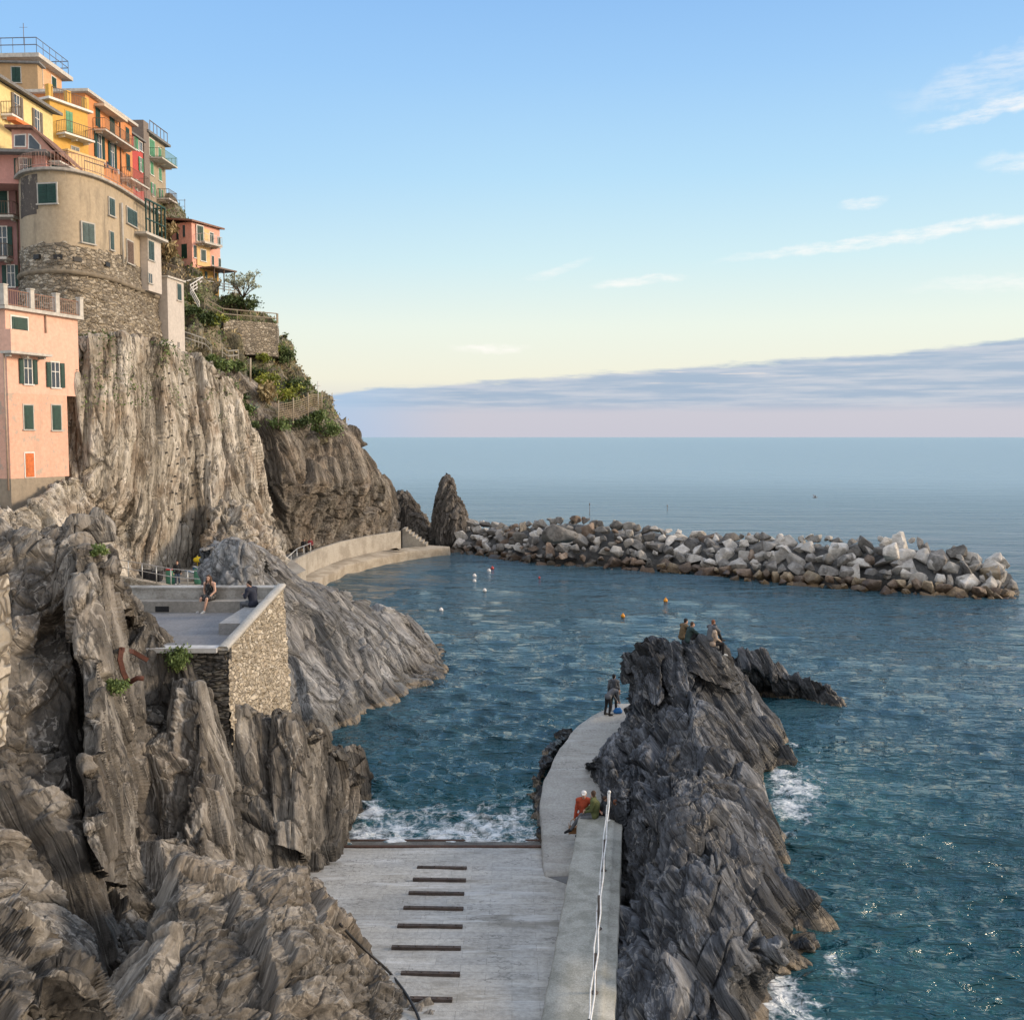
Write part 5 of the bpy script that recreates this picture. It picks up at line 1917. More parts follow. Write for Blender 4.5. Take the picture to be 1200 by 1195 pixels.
for rect, st, sh in (((45, 215.6, 66, 238.6), 'closed', m_green), ((96.6, 262, 110.2, 285), 'closed', m_teal), ((128, 233, 134, 253), 'closed', m_teal), ((129, 272, 133, 293), 'single', m_teal),
                     ((149, 246, 160, 264), 'closed', m_teal), ((149, 283, 156, 309), 'single', m_brownsh)):
    f = on_ring((rect[0] + rect[2]) / 2, 250)
    window(f, root, rect, st, sh, m_stonetrim)
for (px, py) in ((43, 301), (68, 301), (91, 304), (126, 310)):
    f = on_ring(px, py)
    u, v = f.uv(px, py)
    mb = MB()
    f.box(mb, u - .30, u + .30, v - .16, v + .16, -.2, .06)
    mb.build('loophole', [m_black], root)
mb = MB()
f = on_ring(140, 260)
u, v0 = f.uv(141, 238)
_, v1 = f.uv(141, 308)
mb.tube([f.pt(u, v0, .1), f.pt(u, v1, .1)], .09, 6)
mb.build('drain_pipe', [m_stonetrim], root)
# dark peeling patch at the left of the top storey
m_peel = plaster('peeling_plaster', (.10, .085, .075), (.05, .045, .04), .6, .8, (.33, .28, .22))
nu = 220
P, F = ring_wall([(.012, 30.4), (.012, 33.2)], 0, 0, 10)
keep = [k for k in range(len(F)) if 24 < px_of(P[F[k][0]])[0] < 43 and P[F[k][0]][1] < 80.5]
o = mesh_np('peeling_patch', P, F[keep], m_peel, root)
# terrace railing around the roof
mb = MB()
pts = [np.array([PL[i][0] + OUT[i][0] * .2, PL[i][1] + OUT[i][1] * .2, Z_T + .33]) for i in range(30, 88, 3)]
railing(mb, pts, 1.0, .22, .016)
mb.build('roof_railing', [plain('pinkish_railing', (.34, .22, .18), .6, .2)], root)

# ---- 4. gabled pink house standing on the bastion
m_gpink = plaster('rose_plaster', (.50, .26, .225), (.3, .18, .16), .25)
f = Face(-30, 207, 76.5, 86)
L = f.uv(54, 195)[0]
root = empty('gabled_house', f.pt(L / 2, 0), 'rose pink gabled house with two slanted white attic windows above the bastion', 'house')
zb, zt = Z_T, zat(20, 181, 76.5)
shell(root, f, L, zb - .3, zt, 5.0, m_gpink)
mb = MB()
f.box(mb, -.3, L + .35, zt - f.o[2] + .004, zt - f.o[2] + .22, -.6, .9)
mb.build('pent_roof', [m_roofg], root)
u0, u1 = f.uv(14, 170)[0], f.uv(64, 170)[0]
uk = f.uv(40, 170)[0]
vt0 = f.uv(20, 152)[1]
vlow = f.uv(62, 181)[1]
vb = zt - f.o[2] + .225
mb = MB()
prof = [(u0, vb), (u1, vb), (u1, vlow + .1), (uk, vt0), (u0, vt0)]
vs = [f.pt(a, b, .0) for a, b in prof] + [f.pt(a, b, -4.2) for a, b in prof]
mb._add(vs, [(0, 1, 2, 3, 4), (9, 8, 7, 6, 5)] + [(i, 5 + i, 5 + (i + 1) % 5, (i + 1) % 5) for i in range(5)])
mb.build('gable', [plaster('gable_plaster', (.58, .33, .27), (.3, .2, .17), .2)], root)
mb = MB()
up = np.array([0, 0, .2])
for (a, b) in (((u0 - .3, vt0 + .01), (uk, vt0 + .01)), ((uk, vt0 + .01), (u1 + .5, vlow - .12))):
    q = [f.pt(a[0], a[1], .5), f.pt(b[0], b[1], .5), f.pt(b[0], b[1], -4.4), f.pt(a[0], a[1], -4.4)]
    mb._add(q + [x + up for x in q], [(3, 2, 1, 0), (4, 5, 6, 7), (0, 1, 5, 4), (1, 2, 6, 5), (2, 3, 7, 6), (3, 0, 4, 7)])
mb.build('roof', [m_rooft], root)
# attic windows: one square, one with a slanted head
def poly_window(pxs, name='window'):
    vs = [f.uv(*p) for p in pxs]
    mb = MB()
    n = len(vs)
    mb._add([f.pt(a, b, .05) for a, b in vs] + [f.pt(a, b, -.02) for a, b in vs], [tuple(range(n))] + [(i, n + i, n + (i + 1) % n, (i + 1) % n) for i in range(n)])
    o = mb.build(name, [m_white], root)
    c = np.mean(vs, 0)
    vi = [c + (np.array(v) - c) * .80 for v in vs]
    g = MB()
    g._add([f.pt(a, b, .062) for a, b in vi] + [f.pt(a, b, .03) for a, b in vi], [tuple(range(n))] + [(i, n + i, n + (i + 1) % n, (i + 1) % n) for i in range(n)])
    g.build('pane', [m_glass], o)


poly_window([(16.5, 173), (31, 173), (31, 157), (16.5, 158)])
poly_window([(33, 175.5), (48.5, 178), (48.5, 171), (36, 157), (33, 157)])
window(f, root, (17, 186, 38, 206), 'open', m_green, sill=False)
f2 = Face(54, 207, 76.5, 4)
f2.o = f.pt(L, f.uv(54, 205)[1], 0) + np.array([.0, 0, 0])
window(f2, root, (60, 191, 69, 208), 'closed', m_teal, m_white, sill=False)
mb = MB()
f2.box(mb, .3, 5.0, f2.uv(54, 187)[1] - .12, f2.uv(54, 187)[1], .03, .9)
mb.build('awning', [m_slabw], root)

# ---- 5. yellow house, upper left
m_yel = plaster('pale_yellow_plaster', (.70, .56, .27), (.45, .36, .2), .2)
f = Face(6, 182, 80.5, 3.5)
L = f.uv(62, 150)[0]
root = empty('yellow_house', f.pt(L / 2, 0), 'light yellow house with grey brown shutters and a steep grey roof edge at upper left', 'house')
zt = zat(6, 98, 80.5)
shell(root, f, L, zat(6, 215, 80.5), zt, 7, m_yel, u0=-1.5)
slope_roof(root, f, -1.5, L, zt + .003, 1.5, 7, m_roofg, .6, .24)
window(f, root, (13, 112, 26, 140), 'open', m_greysh)
window(f, root, (37.5, 130, 49, 155), 'open', m_greysh)
balcony(f, root, 1, 13, 133, .9, .9, m_white)
mb = MB()
ua, v = f.uv(0, 142)
f.box(mb, -1.2, f.uv(19, 142)[0], v - .15, v + .1, .9, 1.6)
mb.build('awning', [plain('orange_awning', (.72, .19, .05), .7, .15)], root)

# ---- 6. peach house with a roof terrace at the very top
m_peach = plaster('peach_plaster', (.64, .36, .20), (.42, .26, .16), .2)
f = Face(45, 120, 104, 3)
L = f.uv(72.5, 105)[0]
root = empty('peach_house', f.pt(L / 2, 0), 'topmost peach house with a railed roof terrace against the sky', 'house')
zt = zat(45, 72, 104)
shell(root, f, L, zat(45, 200, 104), zt, 9, m_peach)
mb = MB()
f.box(mb, -1.2, L + .9, zt - f.o[2] + .003, zt - f.o[2] + .4, -9.2, .8)
mb.build('roof', [m_slabw], root)
mb = MB()
zz = zt - f.o[2] + .4
railing(mb, [f.pt(-1.0, zz, -9), f.pt(-1.0, zz, .5), f.pt(L + .5, zz, .5), f.pt(L + .5, zz, -5)], 1.5, 1.1, .03, (1.0, .55))
mb.build('terrace_railing', [plain('blue_grey_railing', (.15, .17, .22), .5, .2)], root)
window(f, root, (44.6, 80, 49.6, 101), 'single', m_green, sill=False)
window(f, root, (60.6, 91, 65.6, 107), 'single', m_green, sill=False)
balcony(f, root, 45, 79, 112, 1.0, 1.1, m_slabw)
# tan wing in front of it
m_tan = plaster('tan_plaster', (.44, .30, .17), (.3, .22, .14), .3)
f = Face(-12, 125, 98, 86)
L = f.uv(44.5, 100)[0]
root = empty('tan_house', f.pt(L / 2, 0), 'plain tan house end with one dark green door below the peach house', 'house')
zt = zat(20, 74, 98)
shell(root, f, L, zat(20, 200, 98), zt, 1.2, m_tan)
flat_roof(root, f, 0, L, zt, 1.2, m_roofg, .3, .18)
window(f, root, (14, 79, 24, 97), 'closed', m_green, m_stonetrim)

# ---- 7. ochre house
m_ochre = plaster('ochre_plaster', (.62, .37, .095), (.42, .27, .1), .2)
f = Face(60, 182, 92, 26)
L = f.uv(103, 150)[0]
root = empty('ochre_house', f.pt(L / 2, 0), 'deep ochre yellow house with one light green shuttered door and a balcony', 'house')
zt = zat(60, 117, 92)
shell(root, f, L, zat(60, 260, 92), zt, 8, m_ochre)
flat_roof(root, f, 0, L, zt, 8, m_white, .35, .2)
window(f, root, (77, 131, 85, 158), 'closed', m_green2, m_ochre, sill=False)
balcony(f, root, 66, 101, 156, 1.05, 1.1, m_white)
window(f, root, (84, 173, 92, 179), 'pane', None, m_stonetrim)
mb = MB()
railing(mb, [f.pt(.2, zt - f.o[2] + .2, .1), f.pt(L - .2, zt - f.o[2] + .2, .1)], 1.0, .25)
for u in (0.1, L * .5, L - .1):
    f.box(mb, u - .22, u + .22, zt - f.o[2] + .2, zt - f.o[2] + 1.35, -.35, .08, 1)
mb.build('roof_terrace', [m_iron, m_ochre], root)
# ---- 8. cream block below it
m_cream = plaster('cream_plaster', (.66, .46, .23), (.45, .33, .2), .15)
f = Face(81, 228, 82.5, 24)
L = f.uv(122, 205)[0]
root = empty('cream_house', f.pt(L / 2, 0), 'low plain cream block with an iron terrace frame in front of the ochre house', 'house')
zt = zat(81, 177, 82.5)
shell(root, f, L, zat(81, 260, 82.5), zt, 5, m_cream)
mb = MB()
f.box(mb, -.1, L + .1, zt - f.o[2] + .003, zt - f.o[2] + .16, -5, .12)
mb.build('roof', [m_cream], root)
mb = MB()
v = f.uv(85, 197)[1]
railing(mb, [f.pt(.3, v - 2.2, 1.4), f.pt(L, v - 2.2, 1.4)], 2.6, 1.5, .03, (1.0, .5))
railing(mb, [f.pt(.3, v - 2.2, 1.4), f.pt(L, v - 2.2, 1.4)], 1.0, .3, .015)
mb.build('terrace_frame', [m_iron], root)

# ---- 9. orange house
m_or = plaster('orange_plaster', (.60, .255, .105), (.42, .2, .1), .22)
f = Face(103, 222, 97, 3.2)
L = f.uv(155, 180)[0]
root = empty('orange_house', f.pt(L / 2, 0), 'tall bright orange house with dark green shutters and two balconies', 'house')
zt = zat(103, 109, 97)
shell(root, f, L, zat(103, 270, 97), zt, 8, m_or)
flat_roof(root, f, 0, L, zt, 8, m_slabw, .5, .26)
for rect, st in (((111.5, 126, 117, 149), 'closed'), ((128, 137, 134, 157), 'closed'), ((110, 158, 122, 186), 'open'), ((126.5, 168, 136, 196), 'open'), ((147, 150, 151, 166), 'closed'), ((147.5, 181, 152, 200), 'closed'), ((149, 211, 152.5, 219), 'pane')):
    window(f, root, rect, st, m_green, m_or if st == 'closed' else m_white, sill=False)
balcony(f, root, 109, 146, 151, 1.0, 1.2)
balcony(f, root, 141, 163, 208, 1.0, 1.1)
mb = MB()
u0, v0 = f.uv(110, 121)
f.box(mb, u0, f.uv(138, 139)[0], v0 - .25, v0, .003, 1.0)
mb.build('awning', [plain('cream_awning', (.60, .50, .38), .8, .1)], root)
pipe(root, f, 139.5, 140, 215, m_brownsh)
for (px, py, wpx, hpx, cc) in ((113.5, 186, 3.0, 8, (.03, .03, .035)), (117.5, 188, 2.6, 6, (.55, .53, .50)), (121, 189, 3.0, 9, (.04, .05, .08)), (130, 197, 2.4, 6, (.42, .10, .09)), (134, 198, 2.6, 7, (.50, .50, .52))):
    ua, va = f.uv(px, py)
    ub, vb2 = f.uv(px + wpx, py + hpx)
    mb = MB()
    k_ = 6
    vs = [f.pt(ua + (ub - ua) * i / k_, va - (0 if j == 0 else (va - vb2) * (.9 + .1 * math.sin(i * 2 + px))), .30 + .05 * math.sin(i * 1.9 + j)) for j in (0, 1) for i in range(k_ + 1)]
    mb._add(vs + [v_ + f.n * .02 for v_ in vs], [(i, i + 1, k_ + 2 + i, k_ + 1 + i) for i in range(k_)] + [(2 * k_ + 2 + i, 3 * k_ + 3 + i, 3 * k_ + 4 + i, 2 * k_ + 3 + i) for i in range(k_)])
    o = mb.build('laundry', [plain('laundry_cloth', cc, .9, .15)], None, f.pt(ua, va, .3))
    tag(o, 'piece of washing hung under a window of the orange house', 'laundry', 'washing on the orange house')

# ---- 10. red house
m_red = plaster('red_plaster', (.46, .085, .075), (.3, .08, .07), .2)
f = Face(155, 240, 110.5, 3.2)
L = f.uv(168, 200)[0]
root = empty('red_house', f.pt(L / 2, 0), 'narrow crimson house squeezed between the orange house and the grey house', 'house')
zt = zat(155, 157, 110.5)
shell(root, f, L, zat(155, 280, 110.5), zt, 7, m_red)
flat_roof(root, f, 0, L, zt, 7, m_roofg, .3, .2)
for rect, st in (((157, 160, 161.5, 175), 'closed'), ((163, 167, 166.5, 177), 'pane'), ((162, 185, 167, 201), 'open'), ((157.5, 211, 163, 223), 'open')):
    window(f, root, rect, st, m_green2, m_white)

# ---- 11. grey house with green balconies
m_gry = plaster('greige_plaster', (.36, .30, .215), (.2, .17, .13), .3)
m_gry2 = plaster('dark_grey_plaster', (.21, .175, .15), (.12, .1, .09), .3)
f = Face(173.5, 245, 115.5, 3.5)
L = f.uv(194, 200)[0]
root = empty('grey_house', f.pt(L / 2, 0), 'greige house at the end of the row with light green shutters and hanging balconies', 'house')
zt = zat(173.5, 156, 115.5)
shell(root, f, L, zat(173, 300, 115.5), zt, 7, m_gry)
mb = MB()
f.box(mb, -1.4, -.003, zat(173, 300, 115.5) - f.o[2], zt - f.o[2] + 1.0, -5, .3)
mb.build('side_wall', [m_gry2], root)
flat_roof(root, f, 0, L, zt, 7, m_roofg, .5, .25)
for rect, st in (((175, 164, 181, 184), 'closed'), ((185.5, 174, 188.5, 188), 'closed'), ((176, 190, 179.5, 205), 'closed'), ((186, 198, 189, 212), 'closed'), ((176.5, 215, 181.5, 230), 'open'), ((186, 222, 190.5, 233), 'open')):
    window(f, root, rect, st, m_green2, m_white)
balcony(f, root, 174.5, 193, 184, 1.0, 1.5, m_slabw, plain('green_railing', (.12, .25, .15), .6, .2))
balcony(f, root, 184, 194, 232, 1.0, 1.4, m_slabw)
mb = MB()
railing(mb, [f.pt(.3, zt - f.o[2] + .25, .3), f.pt(L, zt - f.o[2] + .25, .3)], 1.2, .9, .04)
mb.build('roof_railing', [m_iron], root)

# ---- 12. coral house on the headland
m_cor = plaster('coral_plaster', (.70, .37, .29), (.45, .27, .21), .15)
f = Face(226, 334, 113, 24)
L = f.uv(258, 300)[0]
root = empty('coral_house', f.pt(L / 2, 0), 'coral pink house standing alone on the headland with a long white balcony', 'house')
zt = zat(226, 260, 113)
zc = zat(226, 313, 113)
shell(root, f, L, zc, zt, 7.5, m_cor)
m_oc2 = plaster('mustard_plaster', (.50, .31, .10), (.3, .2, .1), .25)
shell(root, f, L - .3, zat(226, 350, 113), zc - .004, 6, m_oc2, 'basement_wall')
slope_roof(root, f, 0, L, zt + .003, 1.0, 7.5, m_rooft, .4, .18)
mb = MB()
uA, uB = f.uv(230, 290)[0], f.uv(245, 290)[0]
f.box(mb, uA, uB, f.uv(232, 311)[1], f.uv(232, 266)[1], .003, .12)
mb.build('cream_panel', [m_cream], root)
fp = Face.__new__(Face)
fp.o, fp.u, fp.n, fp.z = f.pt(0, 0, .121), f.u, f.n, f.z
window(fp, root, (231, 265, 238, 283), 'closed', m_green, m_white, sill=False)
window(fp, root, (235.5, 293, 241, 306), 'closed', m_teal, m_white)
for rect in ((246, 273, 250, 286), (255, 278, 258, 290), (227, 288, 229.5, 302), (248, 300, 250.5, 311), (256, 303, 258.5, 313)):
    window(f, root, rect, 'closed', m_teal, m_white)
balcony(f, root, 229, 250, 284, .9, 1.3, m_slabw, m_white, .5)
fl = Face(197, 334, 116, 90)
fl.o = f.pt(0, 0, 0) - np.array([1, 0, 0]) * 0
fl.u = -f.n
fl.n = -f.u
for rect in ((207, 267, 209.6, 281), (214.5, 264, 217.2, 278)):
    window(fl, root, rect, 'single', m_teal, m_cor, sill=False)
window(fl, root, (213, 286, 219.5, 303), 'single', m_green, m_cor, sill=False)
mb = MB()
v = f.uv(232, 312)[1]
f.box(mb, L * .25, L + .4, v - .2, v - .05, .004, 2.0)
for u in (L * .3, L * .65, L + .2):
    mb.tube([f.pt(u, v - .2, 1.8), f.pt(u, v - 2.6, 1.8)], .07, 6)
mb.build('pergola', [m_brownsh], root)
mb = MB()
railing(mb, [f.pt(-2.5, v - 3.2, 2.2), f.pt(0, v - 2.9, 2.4), f.pt(L + .5, v - 2.8, 2.4)], 1.0, .9, .03, (1.0, .7, .4))
mb.build('white_fence', [m_white], root)
for (px, py, c) in ((232.5, 322, m_green), (241, 324, m_teal), (252, 326, m_green)):
    window(f, root, (px - 1.5, py - 6, px + 1.8, py + 7), 'single', c, m_oc2, sill=False)

# ---- 13/14. the two narrow white houses on the cliff edge
m_wh = plaster('off_white_plaster', (.52, .47, .42), (.34, .3, .26), .25)
f = Face(169.5, 346, 87.5, 6)
f.o = np.array([-30.05, 84.2, zat(170, 344, 86)]) + np.array([.55, 0, 0])
L = f.uv(189, 310)[0]
root = empty('white_annex', f.pt(L / 2, 0), 'narrow off white annex at the right end of the bastion under a green cage', 'house')
zt = f.o[2] + f.uv(172, 277)[1]
shell(root, f, L, f.o[2], zt, 2.0, m_wh)
mb = MB()
f.box(mb, -1.2, L + .35, zt - f.o[2] + .003, zt - f.o[2] + .2, -2, .5)
mb.build('roof', [m_slabw], root)
window(f, root, (174, 283, 180, 305), 'closed', m_teal, m_stonetrim)
window(f, root, (174, 321, 178, 332), 'pane', None, m_stonetrim)
mb = MB()
z0 = zt - f.o[2] + .2
for u in np.linspace(-1.0, L, 6):
    f.box(mb, u - .05, u + .05, z0, z0 + 2.6, .35, .45)
f.box(mb, -1.0, L + .05, z0 + 2.5, z0 + 2.62, .33, .47)
f.box(mb, -1.0, L + .05, z0 + 1.0, z0 + 1.08, .34, .46)
for n_ in (-1.2, -.4):
    f.box(mb, L - .05, L + .05, z0, z0 + 2.6, n_, n_ + .1)
f.box(mb, L - .04, L + .04, z0 + 2.5, z0 + 2.61, -1.6, .33)
mb.build('glazed_cage', [m_green], root)
f = Face(198, 418, 88, 8)
L = f.uv(216, 370)[0]
root = empty('white_tower_house', f.pt(L / 2, 0), 'tall plain off white tower house on the cliff edge with a single shuttered window', 'house')
zt = zat(198, 325, 88)
shell(root, f, L, zat(198, 424, 88), zt, 1.1, m_wh)
mb = MB()
f.box(mb, -.15, L + .15, zt - f.o[2] + .003, zt - f.o[2] + .15, -1.2, .15)
mb.build('roof', [m_slabw], root)
window(f, root, (207.5, 333, 212, 352), 'closed', m_teal, m_wh)
window(f, root, (208, 401, 210, 407), 'pane', None, m_wh)
mb = MB()
railing(mb, [f.pt(-.1, zt - f.o[2] + .15, -1.1), f.pt(-.1, zt - f.o[2] + .15, .1), f.pt(L, zt - f.o[2] + .15, .1)], 1.0, .3)
mb.build('roof_railing', [m_iron], root)
# ------------------------------------------------------------------ vegetation
m_leaf_d = leafmat('leaf_dark', (.022, .034, .012), (.045, .068, .022), (.085, .11, .04))
m_leaf_y = leafmat('leaf_yellow_green', (.07, .085, .012), (.15, .17, .025), (.26, .27, .05))
m_leaf_m = leafmat('leaf_mid', (.04, .06, .018), (.08, .115, .035), (.14, .18, .06))
m_leaf_g = leafmat('leaf_grey_green', (.13, .15, .11), (.24, .265, .19), (.36, .385, .29))
m_leaf_dry = leafmat('leaf_dry', (.13, .095, .045), (.22, .17, .085), (.33, .265, .15))
m_stem = plain('woody_stem', (.10, .075, .05), .9, .3, 6)


def surf(V, px, py, tol=3.0):
    """point of a displaced surface seen at a pixel (nearest to the camera)"""
    X = V - CAMP
    dep = X @ _f
    a = 600 + FPX * (X @ _r) / dep
    b = 597.5 - FPX * (X @ _u) / dep
    q = (a - px) ** 2 + (b - py) ** 2
    ok = q < tol * tol
    if not ok.any():
        return V[np.argmin(q)]
    i = np.where(ok)[0]
    return V[i[np.argmin(dep[i])]]


def leaves(c, rad, n, size, seed, clumps=9, flat=.0, up=0.0):
    g = np.random.RandomState(seed)
    c = np.asarray(c, float)
    rad = np.asarray(rad, float)
    cl = g.normal(size=(clumps, 3))
    cl /= np.linalg.norm(cl, axis=1, keepdims=True)
    cl *= g.uniform(.35, .95, (clumps, 1))
    cl[:, 2] = np.abs(cl[:, 2]) * .9 - .12
    k = g.randint(0, clumps, n)
    off = g.normal(size=(n, 3)) * g.uniform(.13, .30, clumps)[k][:, None]
    p = c + (cl[k] + off) * rad
    a = g.normal(size=(n, 3))
    a[:, 2] += up
    a /= np.linalg.norm(a, axis=1, keepdims=True)
    b = g.normal(size=(n, 3))
    b -= a * (a * b).sum(1, keepdims=True)
    b /= np.linalg.norm(b, axis=1, keepdims=True)
    s = size * g.uniform(.6, 1.4, (n, 1))
    V = np.stack([p - a * s, p + b * s * .45, p + a * s, p - b * s * .45], 1).reshape(-1, 3)
    F = np.arange(4 * n).reshape(n, 4)
    tone = np.repeat(np.clip(g.uniform(0, 1, clumps)[k] * .6 + g.uniform(0, .4, n), 0, 1), 4)
    return V, F, tone


def shrub(c, rad, n, size, mat, label, seed, name='shrub', cat='shrub', group='shrubs on the hillside', clumps=9, up=0.0):
    base = np.asarray(c, float) - np.array([0, 0, rad[2] * .6])
    root = empty(name, base, label, cat, group)
    V, F, T = leaves(c, rad, n, size, seed, clumps, up=up)
    mesh_np('foliage', V, F, mat, root, {'tone': T}, smooth=False)
    mb = MB()
    g = random.Random(seed)
    for k in range(4):
        d = np.array([g.uniform(-.5, .5) * rad[0], g.uniform(-.5, .5) * rad[1], rad[2] * g.uniform(.6, 1.1)])
        mb.tube([base, base + d * .5 + np.array([g.uniform(-.1, .1), 0, 0]), base + d], .04 * rad[2] + .01, 5, r_end=.012)
    mb.build('stem', [m_stem], root)
    return root


VF = np.concatenate([rF[0], rE[0]])
Y, Dk, Md = m_leaf_y, m_leaf_d, m_leaf_m
SH = [(255, 381, 1.3, Y, 'bright yellow green bush left of the railed terrace wall'), (243, 376, 1.2, Dk, 'dark bush beside the yellow green one under the railed path'),
      (291, 405, 1.2, Y, 'yellow green bush at the foot of the terrace wall'), (317, 409, 1.1, Y, 'yellow green bush at the outer corner below the terrace wall'),
      (309, 421, 1.0, Y, 'small yellow green bush hanging below the terrace wall corner'), (316, 449, 1.3, Y, 'yellow green bush just above the woven fence, left one'),
      (336, 462, 1.6, Y, 'broad yellow green bush touching the woven fence'), (353, 457, 1.7, Dk, 'rounded dark green bush on the skyline beside the fence'),
      (292, 359, 1.5, Dk, 'dark bush below the grey tree'), (276, 356, 1.3, Dk, 'low dark bush left of the grey tree foot'), (301, 401, .7, Dk, 'tiny dark bush on the terrace wall face'),
      (287, 470, 1.3, Dk, 'dark hanging bush at the top of the gully between cliff and headland'), (286, 488, 1.4, Md, 'green hanging bush lower in the gully'), (290, 505, 1.1, Dk, 'lowest dark bush in the gully'),
      (373, 492, 1.6, Md, 'large mid green bush below the woven fence'), (384, 505, 1.6, Md, 'mid green bush hanging over the headland edge'), (360, 500, 1.2, Dk, 'dark bush under the middle of the woven fence'),
      (338, 428, 1.2, Dk, 'dark bush on the skyline edge half way down the hill'), (333, 414, 1.0, Md, 'small green bush on the skyline just below the terrace wall'),
      (248, 424, 1.0, Md, 'green bush beside the lower railing'), (262, 440, 1.2, Md, 'green bush above the edge of the pale cliff'), (225, 365, 1.1, Dk, 'dark bush right of the tall white tower house'),
      (228, 352, 1.0, Md, 'green bush beside the white zigzag stair rail'), (275, 430, 1.1, Md, 'olive bush in the middle of the slope'), (330, 500, 1.1, Md, 'green bush above the headland face'),
      (300, 437, 1.0, Dk, 'dark olive bush in the middle of the slope'), (345, 475, .9, Dk, 'dark bush at the left post of the fence')]
for i, (px, py, r, m, lab) in enumerate(SH):
    p = surf(VF, px, py, 5)
    shrub(p + np.array([.2, -.4, .25]), (r, r * .9, r * .8), int(520 * r), .17, m, lab, 500 + i)
for i, (px, py, r, lab) in enumerate(((190, 268, 1.3, 'tall dry brown brush below the grey house'), (197, 284, 1.1, 'dry brown brush left of the coral house'), (184, 254, 1.2, 'dry brown brush right under the grey house balcony'), (318, 468, 1.3, 'tuft of tall dry grass beside the agave'), (200, 300, 1.3, 'olive brown brush above the tall white house'))):
    p = surf(VF, px, py, 8)
    shrub(p + np.array([.2, -.5, .5]), (r, r * .9, r * 1.0), int(420 * r), .26, m_leaf_dry, lab, 600 + i, 'dry_brush', 'dry shrub', 'dry brush on the hillside', 7, 1.2)
# agave
p = surf(VF, 301, 478, 5)
root = empty('agave', p, 'grey blue agave rosette above the headland cliff', 'plant')
mb = MB()
g = random.Random(3)
for k in range(22):
    w, e = g.uniform(0, 6.28), g.uniform(.35, 1.25)
    d = np.array([math.cos(w) * math.cos(e), math.sin(w) * math.cos(e), math.sin(e)])
    q = p + np.array([0, -.3, 0])
    mb.tube([q, q + d * .45, q + d * .95 + np.array([0, 0, -.08])], .09, 5, r_end=.012)
mb.build('leaves', [plain('agave_leaf', (.15, .21, .18), .6, .2)], root)

# sparse grey green tree by the coral house
tp = W(282, 362, 114)
root = empty('tree', tp, 'small sparse grey green tree against the sky below the coral house', 'tree')
mb = MB()
g = random.Random(8)
tips = []
top = tp + np.array([.3, 0, 1.2])
mb.tube([tp - np.array([0, 0, .6]), tp + np.array([.1, 0, .6]), top], .16, 7, r_end=.10)
for k in range(9):
    w = 6.28 * k / 9 + g.uniform(-.3, .3)
    d = np.array([math.cos(w) * 1.7, math.sin(w) * 1.3, g.uniform(.9, 2.7)])
    m1 = top + d * .5 + np.array([0, 0, .15])
    e1 = top + d
    mb.tube([top, m1, e1], .07, 5, r_end=.022)
    for j in range(3):
        e2 = m1 + np.array([g.uniform(-.9, .9), g.uniform(-.7, .7), g.uniform(.3, 1.2)])
        mb.tube([m1, e2], .03, 4, r_end=.012)
        tips.append(e2)
    tips.append(e1)
mb.build('trunk', [m_stem], root)
Vs, Fs, Ts, n0 = [], [], [], 0
for k, e1 in enumerate(tips):
    V, F, T = leaves(e1, (.55, .55, .42), 26, .14, 700 + k, 4)
    Vs.append(V)
    Fs.append(F + n0)
    Ts.append(T)
    n0 += len(V)
mesh_np('crown', np.concatenate(Vs), np.concatenate(Fs), m_leaf_g, root, {'tone': np.concatenate(Ts)}, smooth=False)


def cover(name, label, V, mask, n, size, mat, seed, up=.8):
    g = np.random.RandomState(seed)
    idx = np.where(mask)[0]
    i = g.choice(idx, n)
    p = V[i] + g.normal(size=(n, 3)) * .12 + np.array([.05, -.12, .06])
    a = g.normal(size=(n, 3)) * .6 + np.array([0, 0, up])
    a /= np.linalg.norm(a, axis=1, keepdims=True)
    b = g.normal(size=(n, 3))
    b -= a * (a * b).sum(1, keepdims=True)
    b /= np.linalg.norm(b, axis=1, keepdims=True)
    s = size * g.uniform(.5, 1.5, (n, 1))
    VV = np.stack([p - a * s * .3, p + b * s * .35, p + a * s, p - b * s * .35], 1).reshape(-1, 3)
    t = np.repeat(np.clip(.5 + .5 * vnoise(p * .9, seed) + g.uniform(-.2, .2, n), 0, 1), 4)
    o = mesh_np(name, VV, np.arange(4 * n).reshape(n, 4), mat, None, {'tone': t}, smooth=False)
    tag(o, label, 'ground cover', None, 'stuff')


pxy = np.array([px_of(v) for v in rF[0][::1]]) if False else None
Xf = rF[0] - CAMP
dep = Xf @ _f
fx, fy = 600 + FPX * (Xf @ _r) / dep, 597.5 - FPX * (Xf @ _u) / dep
nz = fbm(rF[0] * .28, 3, 900)
cover('ground_cover', 'olive green ground cover over the hillside slope', rF[0], (nz > -.12) & (fx > 175) & (fx < 420) & (fy > 240), 15000, .20, m_leaf_m, 901)
cover('dry_grass', 'dry tan grass among the hillside ground cover', rF[0], (nz < .05) & (fx > 175) & (fx < 420) & (fy > 240), 7000, .22, m_leaf_dry, 902)
Xd = rD[0] - CAMP
dep = Xd @ _f
fx, fy = 600 + FPX * (Xd @ _r) / dep, 597.5 - FPX * (Xd @ _u) / dep
nz = fbm(rD[0] * .5, 3, 905)
cover('crevice_grass', 'thin grass in the crevices along the top of the pale cliff', rD[0], (nz > .28) & (fy < 455 + 60 * nz) & (fx > 95) & (fx < 280) & (fy > 392), 2200, .15, m_leaf_m, 906, .2)

